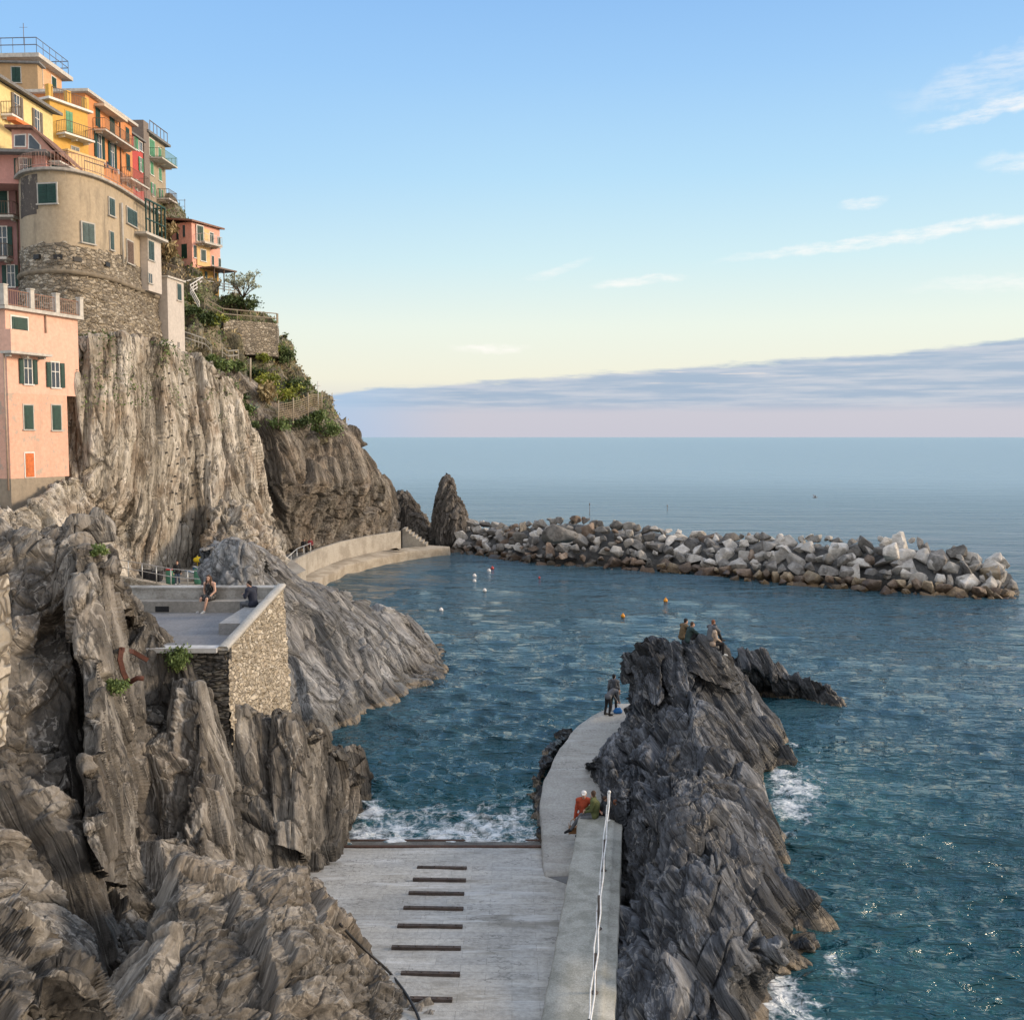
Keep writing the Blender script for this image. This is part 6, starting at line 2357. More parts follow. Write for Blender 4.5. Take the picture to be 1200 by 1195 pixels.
# plants on the near rock
VA = np.concatenate([rA[0], rib1[0], rib2[0], rib3[0]])
p = W(208, 772, 30.6)
shrub(p, (.42, .35, .52), 1500, .055, m_leaf_m, 'fresh green feathery bush at the front corner of the terrace', 801, 'shrub', 'shrub', 'plants on the near rock face', 12, 1.6)
p = surf(VA, 134, 806, 5)
shrub(p + np.array([.1, -.25, .15]), (.34, .3, .24), 620, .05, m_leaf_m, 'small green plant growing in a cleft below the rusty iron', 802, 'shrub', 'shrub', 'plants on the near rock face', 8, 1.0)
p = surf(VA, 116, 650, 6)
shrub(p + np.array([.05, -.1, .2]), (.3, .3, .22), 420, .05, m_leaf_m, 'little grass tuft on top of the near rock', 803, 'grass_tuft', 'grass tuft', 'plants on the near rock face', 6, 1.6)

# ------------------------------------------------------------------ hillside walls, rails and fence
root = empty('terrace_wall', W(290, 392, 111), 'small rubble retaining wall with a rail on top, standing out on the hillside skyline', 'wall')
a, b, c = W(262, 374, 108), W(325, 379, 113), W(327, 379, 120)
mb = MB()
zb = W(300, 418, 113)[2]
mb.prism([(a[0], a[1]), (b[0], b[1]), (c[0], c[1]), (a[0], a[1] + 9)], zb, [a[2], b[2], b[2], a[2]])
mb.build('wall', [m_bastion], root)
rb = MB()
railing(rb, [W(240, 362, 106), a + np.array([0, 0, .02]), b + np.array([-.1, .1, .02]), c + np.array([-.1, 0, .02])], 1.05, 1.5, .035, (1.0, .5))
rb.build('railing', [plain('weathered_rail', (.30, .25, .18), .7, .2)], root)
root = empty('stair_rail', W(228, 345, 108), 'white zigzag rail of a stair climbing beside the coral house', 'handrail')
mb = MB()
q = [W(214, 342, 107), W(238, 336, 109), W(223, 346, 105), W(234, 366, 105)]
railing(mb, q, 1.0, 1.0, .035, (1.0, .65, .3))
mb.build('rail', [m_white], root)
for (pts, lab) in (([(218, 400), (228, 405), (242, 416), (252, 418)], 'grey pipe railing down the slope right of the tall white house'), ([(256, 418), (268, 420), (280, 419)], 'short lower pipe railing on the middle of the slope')):
    P3 = [surf(VF, x, y, 5) + np.array([.2, -.6, .1]) for x, y in pts]
    root = empty('pipe_railing', P3[1], lab, 'railing')
    mb = MB()
    railing(mb, P3, 1.0, 1.1, .04, (1.0, .5))
    mb.build('rail', [plain('weathered_pipe', (.33, .31, .27), .6, .2)], root)
# woven fence
P3 = [surf(VF, x, y, 5) + np.array([.5, -1.0, .1]) for x, y in ((327, 494), (341, 492), (355, 489), (367, 485), (378, 482))]
root = empty('net_fence', P3[2], 'brown woven net fence curving along the headland top', 'fence')
mb = MB()
L = _resample(P3, 24)
for i in range(8):
    mb.tube([p + np.array([0, 0, .15 + 1.6 * i / 7]) for p in L], .028, 4)
for p in L:
    mb.tube([p + np.array([0, 0, .0]), p + np.array([0, 0, 1.85])], .026, 4)
mb.build('netting', [plain('net_rope', (.30, .24, .16), .9, .25)], root)
for p in (L[0], L[8], L[16], L[23]):
    pm = MB()
    pm.tube([p - np.array([0, 0, .5]), p + np.array([.05, 0, 2.2])], .07, 6)
    pm.build('post', [plain('fence_post', (.36, .30, .22), .8, .2)], root)
mb = MB()
p = W(373, 478, 117)
mb.tube([p, p + np.array([0, 0, 3.0])], .05, 6)
mb.tube([p + np.array([-.3, 0, 2.5]), p + np.array([.3, 0, 2.5])], .03, 5)
tag(mb.build('mast', [m_white], None, p), 'thin white mast rising from the headland fence', 'mast')
p = surf(VF, 298, 445, 4) + np.array([0, -.5, 0])
mb = MB()
mb.tube([p, p + np.array([.05, 0, 2.3])], .09, 6)
tag(mb.build('timber_post', [plain('pale_timber', (.42, .36, .27), .8, .2)], None, p), 'lone pale timber post leaning on the slope', 'post')
# aerials
for (px, py, d, h, w_, lab) in ((217, 262, 113, 2.6, 1.7, 'spindly roof aerial beside the grey house against the sky'), (28, 52, 104, 2.0, .4, 'thin pole aerial on the topmost roof terrace')):
    p = W(px, py, d)
    mb = MB()
    mb.tube([p, p + np.array([0, 0, h])], .03, 5)
    if w_ > 1:
        mb.tube([p + np.array([-w_, 0, h * .95]), p + np.array([.1, 0, h * .95])], .025, 5)
        mb.tube([p + np.array([-w_, 0, h * .7]), p + np.array([.0, 0, h * .7])], .02, 5)
        for k in range(4):
            mb.tube([p + np.array([-w_ * k / 3, 0, h * .7]), p + np.array([-w_ * k / 3, 0, h * .95])], .02, 5)
    else:
        mb.tube([p + np.array([-w_, 0, h * .8]), p + np.array([w_, 0, h * .8])], .015, 5)
    tag(mb.build('aerial', [m_iron], None, p), lab, 'aerial')
# ------------------------------------------------------------------ people
m_skin = plain('skin', (.52, .31, .22), .55, .08, 8)
m_eye = plain('eye', (.02, .015, .012), .3, 0)


def cloth(name, c, pat=None):
    return plain(name, c, .85, .25, 7, bump=.006)


def capsule_mesh(caps):
    mb = MB()
    for (a, b, ra, rb) in caps:
        a, b = np.asarray(a, float), np.asarray(b, float)
        if np.linalg.norm(b - a) > 1e-4:
            mb.tube([a, b], ra, 10, r_end=rb)
        mb.ball(a, ra, 0, 10, 7)
        mb.ball(b, rb, 0, 10, 7)
    return mb


def remeshed(caps, voxel, ell=()):
    mb = capsule_mesh(caps)
    for (c, r) in ell:
        mb.ball(c, r, 0, 14, 10)
    me = bpy.data.meshes.new('tmp')
    me.from_pydata(mb.v, [], mb.f)
    o = bpy.data.objects.new('tmp', me)
    col.objects.link(o)
    md = o.modifiers.new('r', 'REMESH')
    md.mode = 'VOXEL'
    md.voxel_size = voxel
    sm = o.modifiers.new('s', 'SMOOTH')
    sm.iterations = 4
    sm.factor = .5
    dg = bpy.context.evaluated_depsgraph_get()
    dg.update()
    ev = o.evaluated_get(dg)
    m2 = ev.to_mesh()
    V = np.array([v.co[:] for v in m2.vertices])
    F = [tuple(p.vertices) for p in m2.polygons]
    ev.to_mesh_clear()
    bpy.data.objects.remove(o)
    bpy.data.meshes.remove(me)
    return V, F


POSES = {
    'stand': dict(pel=(0, 0, .93), che=(0, .02, 1.30), nec=(0, .02, 1.50), hea=(0, .05, 1.64), shL=(.185, .01, 1.43), shR=(-.185, .01, 1.43),
                  elL=(.245, -.03, 1.15), elR=(-.245, -.03, 1.15), haL=(.255, .08, .90), haR=(-.255, .08, .90),
                  hiL=(.095, 0, .90), hiR=(-.095, 0, .90), knL=(.11, .03, .49), knR=(-.11, .04, .49), anL=(.11, -.02, .08), anR=(-.13, .0, .08), toL=(.13, .15, .035), toR=(-.16, .16, .035)),
    'sit': dict(pel=(0, 0, .10), che=(0, .05, .47), nec=(0, .07, .67), hea=(0, .11, .81), shL=(.185, .05, .60), shR=(-.185, .05, .60),
                elL=(.26, .10, .34), elR=(-.26, .10, .34), haL=(.12, .30, .22), haR=(-.12, .30, .22),
                hiL=(.095, .02, .09), hiR=(-.095, .02, .09), knL=(.12, .44, .10), knR=(-.12, .44, .10), anL=(.12, .46, -.36), anR=(-.12, .42, -.36), toL=(.13, .62, -.41), toR=(-.13, .58, -.41)),
    'knees': dict(pel=(0, 0, .10), che=(0, .10, .45), nec=(0, .16, .64), hea=(0, .22, .77), shL=(.185, .13, .58), shR=(-.185, .13, .58),
                  elL=(.24, .33, .42), elR=(-.24, .33, .42), haL=(.07, .48, .36), haR=(-.07, .48, .36),
                  hiL=(.095, .02, .09), hiR=(-.095, .02, .09), knL=(.13, .38, .36), knR=(-.13, .38, .34), anL=(.13, .60, .00), anR=(-.13, .62, -.02), toL=(.14, .78, -.05), toR=(-.14, .80, -.07)),
    'bend': dict(pel=(0, -.05, .92), che=(0, .28, 1.12), nec=(0, .45, 1.17), hea=(0, .58, 1.14), shL=(.18, .38, 1.13), shR=(-.18, .38, 1.13),
                 elL=(.20, .42, .84), elR=(-.20, .42, .84), haL=(.10, .55, .62), haR=(-.10, .55, .62),
                 hiL=(.095, -.03, .90), hiR=(-.095, -.03, .90), knL=(.12, .02, .49), knR=(-.12, -.04, .49), anL=(.12, -.04, .08), anR=(-.13, -.12, .08), toL=(.14, .13, .035), toR=(-.15, .05, .035)),
}


def person(loc, face, pose, label, top, trousers, hair, shoes=None, scale=1.0, over=None, sleeves='long', legs='long', hairlen='short', hat=None, skirt=None, skin=None, headturn=0.0, lean=0.0):
    """face: heading in degrees, 0 = looking along +Y, 90 = +X"""
    J = {k: np.array(v, float) for k, v in POSES[pose].items()}
    for k, v in (over or {}).items():
        J[k] = np.array(v, float)
    ca, sa = math.cos(R(-face)), math.sin(R(-face))

    def T(p):
        p = np.asarray(p, float) * scale
        return np.array([p[0] * ca - p[1] * sa, p[0] * sa + p[1] * ca, p[2]]) + np.asarray(loc, float)
    S = scale
    G = {k: T(v) for k, v in J.items()}
    root = empty('person', loc, label, 'person')
    hf = np.array([math.sin(R(face + headturn)), math.cos(R(face + headturn)), 0])
    hs = np.array([hf[1], -hf[0], 0])
    hd = G['hea']
    skin = skin or m_skin

    def c(a, b, ra, rb):
        return (G[a] if isinstance(a, str) else a, G[b] if isinstance(b, str) else b, ra * S, rb * S)
    torso = [c('pel', 'che', .125, .145), c('hiL', 'hiR', .105, .105), c('shL', 'shR', .075, .075), c('che', (G['shL'] + G['nec']) / 2, .12, .07), c('che', (G['shR'] + G['nec']) / 2, .12, .07)]
    arms = [c('shL', 'elL', .058, .046), c('shR', 'elR', .058, .046), c('elL', 'haL', .043, .030), c('elR', 'haR', .043, .030)]
    legsc = [c('hiL', 'knL', .088, .060), c('hiR', 'knR', .088, .060), c('knL', 'anL', .058, .040), c('knR', 'anR', .058, .040)]
    feet = [c('anL', 'toL', .042, .036), c('anR', 'toR', .042, .036)]
    neck = [c('che', 'nec', .09, .055), c('nec', 'hea', .052, .055)]
    jaw = hd + hf * .035 * S - np.array([0, 0, .07 * S])
    face_ = [(hd + hf * .095 * S - np.array([0, 0, .005]), hd + hf * .115 * S - np.array([0, 0, .03 * S]), .012 * S, .016 * S)]
    face_ += [(hd + hs * k * .078 * S - np.array([0, 0, .02 * S]), hd + hs * k * .085 * S + np.array([0, 0, .015 * S]), .014 * S, .017 * S) for k in (-1, 1)]
    ell = [(hd + np.array([0, 0, .012 * S]), (.080 * S, .090 * S, .108 * S)), (jaw, (.052 * S, .056 * S, .052 * S))]
    palms = []
    fingers = MB()
    for sd in ('L', 'R'):
        d = G['ha' + sd] - G['el' + sd]
        d /= np.linalg.norm(d)
        side = np.cross(d, (0, 0, 1.0))
        if np.linalg.norm(side) < .1:
            side = hs.copy()
        side /= np.linalg.norm(side)
        nrm_ = np.cross(side, d)
        h0 = G['ha' + sd]
        palms += [(h0, h0 + d * .075 * S, .028 * S, .032 * S)]
        for k, ln in enumerate((.070, .080, .076, .060)):
            b0 = h0 + d * .075 * S + side * (k - 1.5) * .019 * S
            m_ = b0 + d * ln * .55 * S - nrm_ * .012 * S
            e_ = m_ + d * ln * .35 * S - nrm_ * .030 * S
            fingers.tube([b0, m_, e_], .0095 * S, 5, r_end=.007 * S)
        b0 = h0 + d * .02 * S + side * .028 * S * (1 if sd == 'L' else -1)
        fingers.tube([b0, b0 + d * .035 * S + side * .025 * S * (1 if sd == 'L' else -1), b0 + d * .07 * S + side * .028 * S * (1 if sd == 'L' else -1)], .011 * S, 5, r_end=.008 * S)
    V, F = remeshed(torso + arms + legsc + feet + neck + face_ + palms, .021 * S, ell)
    mb = MB()
    mb._add(V, F, 0, True)
    b = len(mb.v)
    mb._add(fingers.v, fingers.f, 0, True)
    for k in (-1, 1):
        mb.ball(hd + hf * .082 * S + hs * k * .032 * S + np.array([0, 0, .012 * S]), .013 * S, 1, 6, 5)
    mb.obox(hd + hf * .090 * S - np.array([0, 0, .062 * S]), (hs, hf, np.array([0, 0, 1.0])), (.022 * S, .006 * S, .005 * S), 2)
    mb.build('body', [skin, m_eye, plain('lips', (.36, .13, .11), .5, .05)], root)

    def grow(caps, k):
        return [(a, b_, ra + k * S, rb + k * S) for a, b_, ra, rb in caps]
    tops = grow(torso, .022)
    if sleeves == 'long':
        tops += grow(arms, .018)
    elif sleeves == 'short':
        tops += [(G['shL'], G['shL'] * .4 + G['elL'] * .6, .078 * S, .066 * S), (G['shR'], G['shR'] * .4 + G['elR'] * .6, .078 * S, .066 * S)]
    elif sleeves == 'none':
        tops = grow(torso[:2], .020) + [(G['che'], G['che'] * .5 + G['nec'] * .5, .15 * S, .10 * S)]
    Vt, Ft = remeshed(tops, .021 * S)
    mb = MB()
    mb._add(Vt, Ft, 0, True)
    mb.build('top', [top], root)
    if skirt is not None:
        caps = []
        for s_ in ('L', 'R'):
            caps += [(G['hi' + s_], G['hi' + s_] * .25 + G['kn' + s_] * .75, .135 * S, .125 * S)]
        caps += [(G['pel'], G['pel'], .15 * S, .15 * S), (G['hiL'] * .3 + G['knL'] * .7, G['hiR'] * .3 + G['knR'] * .7, .12 * S, .12 * S)]
        Vl, Fl = remeshed(caps, .021 * S)
        mb = MB()
        mb._add(Vl, Fl, 0, True)
        mb.build('skirt', [skirt], root)
    else:
        lg = grow(legsc, .017) + [c('hiL', 'hiR', .122, .122), c('pel', 'pel', .135, .135)]
        if legs == 'short':
            lg = grow(legsc[:2], .02) + [c('hiL', 'hiR', .122, .122)]
        Vl, Fl = remeshed(lg, .021 * S)
        mb = MB()
        mb._add(Vl, Fl, 0, True)
        mb.build('trousers', [trousers], root)
    for s_ in ('L', 'R'):
        Vl, Fl = remeshed([c('an' + s_, 'to' + s_, .050, .046), (G['an' + s_] - np.array([0, 0, .035 * S]), G['to' + s_], .045 * S, .044 * S)], .02 * S)
        mb = MB()
        mb._add(Vl, Fl, 0, True)
        mb.build('shoe', [shoes or m_black], root)
    up = np.array([0, 0, 1.0])
    hc = [(hd + up * .035 * S - hf * .012 * S, (.088 * S, .092 * S, .098 * S))]
    caps = [(hd - hf * .045 * S - up * .05 * S, hd - hf * .03 * S + up * .05 * S, .055 * S, .075 * S)]
    if hairlen == 'long':
        for k in (-1, 0, 1):
            caps += [(hd - hf * .05 * S + hs * k * .055 * S, hd - hf * .06 * S + hs * k * .085 * S - up * .28 * S, .055 * S, .035 * S)]
        caps += [(hd + hs * k * .075 * S, hd + hs * k * .10 * S + hf * .03 * S - up * .25 * S, .032 * S, .028 * S) for k in (-1, 1)]
    Vh, Fh = remeshed(caps, .018 * S, hc)
    # keep the face free
    keepv = ~(((Vh - hd) @ hf > .052 * S) & ((Vh - hd)[:, 2] < .062 * S))
    Fh = [f_ for f_ in Fh if all(keepv[i] for i in f_)]
    mb = MB()
    mb._add(Vh, Fh, 0, True)
    mb.build('hair', [hair], root)
    if hat:
        kind, hm = hat
        Vh, Fh = remeshed([], .018 * S, [(hd + up * .055 * S - hf * .005 * S, (.098 * S, .102 * S, .085 * S))])
        kv = (Vh - hd)[:, 2] > .035 * S
        Fh = [f_ for f_ in Fh if all(kv[i] for i in f_)]
        mb = MB()
        mb._add(Vh, Fh, 0, True)
        if kind == 'cap':
            pts = [hd + hf * .085 * S + up * .045 * S + hs * k * .07 * S for k in (-1, 1)]
            fr_ = [hd + hf * .18 * S + up * .03 * S + hs * k * .05 * S for k in (-1, 1)]
            q = [pts[0], pts[1], fr_[1], fr_[0]]
            mb._add(q + [x + up * .012 * S for x in q], [(3, 2, 1, 0), (4, 5, 6, 7), (0, 1, 5, 4), (1, 2, 6, 5), (2, 3, 7, 6), (3, 0, 4, 7)])
        mb.build('hat', [hm], root)
    return root, G


h_brown = cloth('brown_hair', (.075, .042, .025))
h_dark = cloth('dark_hair', (.018, .014, .012))
h_red = cloth('auburn_hair', (.16, .06, .03))
k_black = cloth('black_cloth', (.014, .014, .016))
k_navy = cloth('navy_cloth', (.018, .022, .038))
k_denim = cloth('denim', (.045, .065, .10))
k_grey = cloth('grey_cloth', (.10, .105, .115))
k_white = cloth('white_cloth', (.62, .60, .57))
k_red = cloth('rust_red_wool', (.34, .055, .022))
k_olive = cloth('olive_wool', (.085, .095, .032))
k_brown = cloth('brown_jacket', (.13, .088, .045))
k_green = cloth('bottle_green_jacket', (.022, .042, .040))
k_beige = cloth('beige_wool', (.38, .29, .22))
k_shoe = cloth('pale_shoe', (.45, .45, .44))
m_dots, t_, b_, oc_, wp_ = new_mat('black_dotted_cloth')
t_.put(b_.inputs['Base Color'], t_.mix(t_.smooth(t_.voro(wp_, 22, 'F1'), .28, .18), (.012, .012, .013), (.45, .43, .40)))
b_.inputs['Roughness'].default_value = .85

# terrace
wx = (243 - 600) / 1200 * 38.0
person((wx, yB - .62, TF + .42), 196, 'sit', 'woman with long brown hair in a black dotted dress sitting on the terrace bench', m_dots, None, h_brown, k_shoe, 1.02,
       over=dict(haR=(-.16, .34, .16), haL=(.20, .05, .12), elL=(.27, -.02, .32), anR=(-.04, .50, -.36), toR=(-.02, .66, -.41), anL=(.20, .40, -.36), toL=(.24, .54, -.41)), sleeves='none', hairlen='long', skirt=m_dots)
person((xR - .62, 36.7, TF + .38), -62, 'sit', 'man in a navy sweater sitting with his back to us on the terrace side bench', k_navy, k_grey, h_dark, k_black, 1.04,
       over=dict(haL=(.07, .36, .42), haR=(-.10, .34, .42), elL=(.27, .14, .36), elR=(-.27, .14, .36), che=(0, .08, .46), nec=(0, .14, .65), hea=(0, .20, .78), shL=(.19, .10, .60), shR=(-.19, .10, .60)), headturn=-20)
# boat yard
person(Wz(151, 682, 3.55), 100, 'stand', 'person in a white jacket and jeans walking along the yard railing', k_white, k_denim, h_dark, k_shoe, 1.0, over=dict(anL=(.10, .20, .09), toL=(.12, .36, .04), anR=(-.10, -.22, .11), toR=(-.12, -.06, .04), knL=(.1, .17, .5), knR=(-.1, -.04, .5)))
person(Wz(136, 681, 3.55), 80, 'stand', 'person all in white half hidden by the near rock in the boat yard', k_white, k_white, h_brown, k_shoe, .96)
person(Wz(208, 685, 3.55), 160, 'stand', 'man in a black jacket and blue jeans standing by the green barrel', k_black, k_denim, h_red, k_shoe, 1.0)
# couple on the walkway wall
wp1, wp2 = Wz(359, 642, 3.0), Wz(366, 641, 3.0)
for p_ in (wp1, wp2):
    pass
person(wp1 + np.array([-.3, .2, 0]), 150, 'sit', 'dark dressed person of the couple sitting on the walkway wall', k_black, k_black, h_dark, k_black, 1.0)
person(wp2 + np.array([-.25, .2, 0]), 150, 'sit', 'person in a dark red top sitting on the walkway wall', cloth('dark_red_cloth', (.20, .025, .035)), k_black, h_dark, k_black, .98)
# group at the end of the low wall
pr = Wpath(684, 987)
rp, G = person(pr, 186, 'stand', 'man in rust red sweater and white cap standing on the path with a basket', k_red, k_denim, h_dark, k_black, 1.04, hat=('cap', k_white),
               over=dict(haR=(-.52, .22, 1.16), elR=(-.36, .06, 1.22), haL=(.29, .04, .86)))
hb = G['haL'] + np.array([-.02, -.02, -.12])
root = empty('basket', hb - np.array([0, 0, .42]), 'square wicker basket hanging from the hand of the man in red', 'basket')
mb = MB()
m_wick = plain('wicker', (.30, .15, .065), .8, .35, 20, bump=.01)
prof_ = []
mb.prism([(hb[0] - .16, hb[1] - .11), (hb[0] + .16, hb[1] - .11), (hb[0] + .16, hb[1] + .11), (hb[0] - .16, hb[1] + .11)], hb[2] - .42, hb[2] - .20)
for k in range(5):
    z = hb[2] - .40 + .045 * k
    mb.tube([(hb[0] - .168, hb[1] - .118, z), (hb[0] + .168, hb[1] - .118, z), (hb[0] + .168, hb[1] + .118, z), (hb[0] - .168, hb[1] + .118, z), (hb[0] - .168, hb[1] - .118, z)], .014, 5)
mb.build('body', [m_wick], root)
mb = MB()
mb.tube([(hb[0] - .15, hb[1], hb[2] - .2), (hb[0] - .12, hb[1], hb[2] + .0), (hb[0], hb[1], hb[2] + .10), (hb[0] + .12, hb[1], hb[2]), (hb[0] + .15, hb[1], hb[2] - .2)], .014, 6)
mb.build('handle', [m_wick], root)
mb = MB()
mb.prism([(hb[0] - .20, hb[1] - .06), (hb[0] - .17, hb[1] - .06), (hb[0] - .17, hb[1] + .08), (hb[0] - .20, hb[1] + .08)], hb[2] - .46, hb[2] - .08)
mb.build('paper_bag', [k_beige], root)
person((2.80, 33.85, WT), -80, 'sit', 'man in an olive sweater sitting on the low wall end', k_olive, k_grey, h_brown, k_black, 1.02,
       over=dict(knL=(.12, .46, .02), anL=(.10, .80, -.48), toL=(.12, 1.0, -.62), knR=(-.14, .40, .0), anR=(-.16, .44, -.50), toR=(-.17, .60, -.60), che=(0, -.02, .46), hea=(0, .05, .80)), headturn=60)
person((3.08, 34.5, 1.28), 100, 'sit', 'person in a dark coat sitting behind the end of the low wall', k_black, k_denim, h_brown, k_shoe, .98, over=dict(hea=(0, .14, .79)))
person((3.42, 34.0, 1.30), 78, 'sit', 'person in blue jeans, shoes sticking out right of the low wall end', k_black, k_denim, h_red, k_shoe, .98,
       over=dict(knL=(.12, .42, .10), anL=(.12, .78, -.18), toL=(.13, .95, -.12), knR=(-.12, .42, .08), anR=(-.10, .76, -.20), toR=(-.10, .93, -.15)))
# the two at the far end of the path
p1 = Wpath(719, 833)
rp, G = person(p1, 10, 'stand', 'man in a dark cap standing at the path end with a grey backpack', k_grey, k_black, h_dark, k_black, 1.02, hat=('cap', k_black))
bc = G['che'] + np.array([.02, -.20, .04])
root = empty('backpack', bc, 'dark grey backpack worn by the man at the path end', 'backpack')
Vb, Fb = remeshed([(bc + np.array([-.08, 0, -.16]), bc + np.array([.08, 0, -.16]), .11, .11), (bc + np.array([-.07, 0, .14]), bc + np.array([.07, 0, .14]), .10, .10), (bc + np.array([0, 0, -.16]), bc + np.array([0, 0, .14]), .13, .12)], .022)
mb = MB()
mb._add(Vb, Fb, 0, True)
mb.build('bag', [cloth('backpack_cloth', (.06, .065, .075))], root)
mb = MB()
for k in (-1, 1):
    mb.tube([bc + np.array([k * .10, .02, .18]), G['shL' if k > 0 else 'shR'] + np.array([0, .02, .085]), G['che'] + np.array([k * .14, .17, .0]), bc + np.array([k * .12, .05, -.14])], .018, 5)
mb.build('straps', [k_black], root)
p2 = Wpath(713, 838)
rp, G2 = person(p2, 60, 'bend', 'person in black trousers bending over a blue bag on the path', k_grey, k_black, h_dark, k_black, 1.0)
bb = (G2['haL'] + G2['haR']) / 2
bb[2] = path_z(bb[1]) + .16
root = empty('bag', bb - np.array([0, 0, .16]), 'small bright blue bag on the path under the bending person', 'bag')
Vb, Fb = remeshed([(bb + np.array([-.12, 0, -.05]), bb + np.array([.12, 0, -.05]), .11, .11), (bb + np.array([-.10, 0, .06]), bb + np.array([.10, 0, .06]), .07, .07)], .022)
mb = MB()
mb._add(Vb, Fb, 0, True)
mb.build('body', [cloth('blue_bag_cloth', (.03, .16, .42))], root)
mb = MB()
mb.tube([bb + np.array([-.09, 0, .1]), bb + np.array([0, 0, .26]), bb + np.array([.09, 0, .1])], .012, 5)
mb.build('strap', [k_black], root)
# four people on the peak
VI = np.concatenate([rI[0], peak1[0], peak2[0], peak3[0]])


def seat_on(px, py):
    """highest rock point near where the ray at this pixel passes"""
    return surf(VI, px, py + 3, 3.0) + np.array([0, .08, .02])
    q = Wz(px, py, 5.9)
    d2 = (VI[:, 0] - q[0]) ** 2 + (VI[:, 1] - q[1]) ** 2
    near = d2 < .30 ** 2
    z = np.percentile(VI[near, 2], 80) if near.any() else 5.9
    return np.array([q[0], q[1], z])


for (px, py, fc, pose, lab, top, hair, hat, hl, tr) in (
        (797, 744, 62, 'knees', 'person in a brown jacket and black beanie sitting highest on the rock peak', k_brown, h_dark, ('beanie', k_black), 'short', k_black),
        (804, 749, 75, 'knees', 'person in a bottle green jacket sitting just below the beanie wearer', k_green, h_brown, None, 'short', k_black),
        (830, 748, 55, 'knees', 'auburn haired person in grey sitting on the right side of the peak', k_grey, h_red, None, 'short', k_black),
        (837, 753, 80, 'sit', 'dark haired person in a beige sweater and black trousers on the rock peak', k_beige, h_dark, None, 'long', k_black)):
    person(seat_on(px, py), fc, pose, lab, top, tr, hair, k_black if px != 837 else k_shoe, 1.0, hat=hat, hairlen=hl)

# ------------------------------------------------------------------ things in the boat yard
def yard(px, py):
    return Wz(px, py, 3.55)


m_gb = plain('green_plastic', (.06, .20, .13), .45, .15)
m_yel_p = plain('yellow_plastic', (.72, .52, .02), .45, .12)
m_redp = plain('red_plastic', (.55, .03, .03), .45, .12)
m_blk = plain('black_crate', (.025, .025, .028), .6, .2)
for (px, py, lab) in ((200, 684, 'green barrel left of the man in the black jacket'), (233, 684, 'green barrel in front of the small boats')):
    p = yard(px, py)
    root = empty('barrel', p, lab, 'barrel', 'green barrels in the boat yard')
    mb = MB()
    mb.lathe(p, [(.30, 0), (.33, .05), (.35, .35), (.34, .40), (.36, .45), (.35, .8), (.31, 1.05)], 14)
    mb.build('body', [m_gb], root)
    mb = MB()
    mb.lathe(p, [(.33, 1.052), (.34, 1.10), (.30, 1.13), (.05, 1.15)], 14)
    mb.build('lid', [m_gb if px > 210 else m_redp], root)
for (px, py, w, lab) in ((169, 679, .95, 'black crate nearest the person in the white jacket'), (181, 681, .95, 'black crate between the other crate and the green barrel')):
    p = yard(px, py)
    mb = MB()
    mb.box(p + np.array([-w / 2, -.35, 0]), p + np.array([w / 2, .35, .10]))
    for k in range(4):
        z = .14 + .16 * k
        mb.box(p + np.array([-w / 2, -.35, z]), p + np.array([w / 2, -.31, z + .11]))
        mb.box(p + np.array([-w / 2, .31, z]), p + np.array([w / 2, .35, z + .11]))
        mb.box(p + np.array([-w / 2, -.309, z]), p + np.array([-w / 2 + .04, .309, z + .11]))
        mb.box(p + np.array([w / 2 - .04, -.309, z]), p + np.array([w / 2, .309, z + .11]))
    for sx in (-1, 1):
        for sy in (-1, 1):
            mb.box(p + np.array([sx * (w / 2 + .012) - .03, sy * .352 - .03, .101]), p + np.array([sx * (w / 2 + .012) + .03, sy * .352 + .03, .78]))
    o = mb.build('crate', [m_blk], None, p)
    tag(o, lab, 'crate', 'black crates in the boat yard')


def hull(p, L, wd, h, ang, mat, label, inner):
    root = empty('rowing_boat', p, label, 'boat')
    n, V = 17, []
    ax = np.array([math.cos(ang), math.sin(ang), 0])
    sy = np.array([-ax[1], ax[0], 0])
    for i in range(n):
        t = i / (n - 1) * 2 - 1
        w = wd * max(.03, 1 - abs(t) ** 2.4)
        zk = .35 * h * abs(t) ** 3
        for (s_, z_) in ((-1, h + .18 * abs(t) ** 2), (-.85, h * .45 + zk * .5), (-.4, h * .08 + zk), (0, zk), (.4, h * .08 + zk), (.85, h * .45 + zk * .5), (1, h + .18 * abs(t) ** 2)):
            V.append(p + ax * t * L / 2 + sy * s_ * w + np.array([0, 0, z_]))
    idx = np.arange(n * 7).reshape(n, 7)
    F = np.stack([idx[:-1, :-1], idx[:-1, 1:], idx[1:, 1:], idx[1:, :-1]], 2).reshape(-1, 4)
    mesh_np('hull', np.array(V), F, mat, root)
    mb = MB()
    V = np.array(V).reshape(n, 7, 3)
    for k in (0, 6):
        mb.tube(list(V[:, k]), .035, 6)
    mb.build('gunwale', [inner], root)
    for t in (5, 9, 12):
        mb = MB()
        a, b = V[t, 1] + np.array([0, 0, h * .3]), V[t, 5] + np.array([0, 0, h * .3])
        mb.obox((a + b) / 2, (ax, sy, (0, 0, 1)), (.11, np.linalg.norm(b - a) / 2, .02))
        mb.build('thwart', [inner], root)


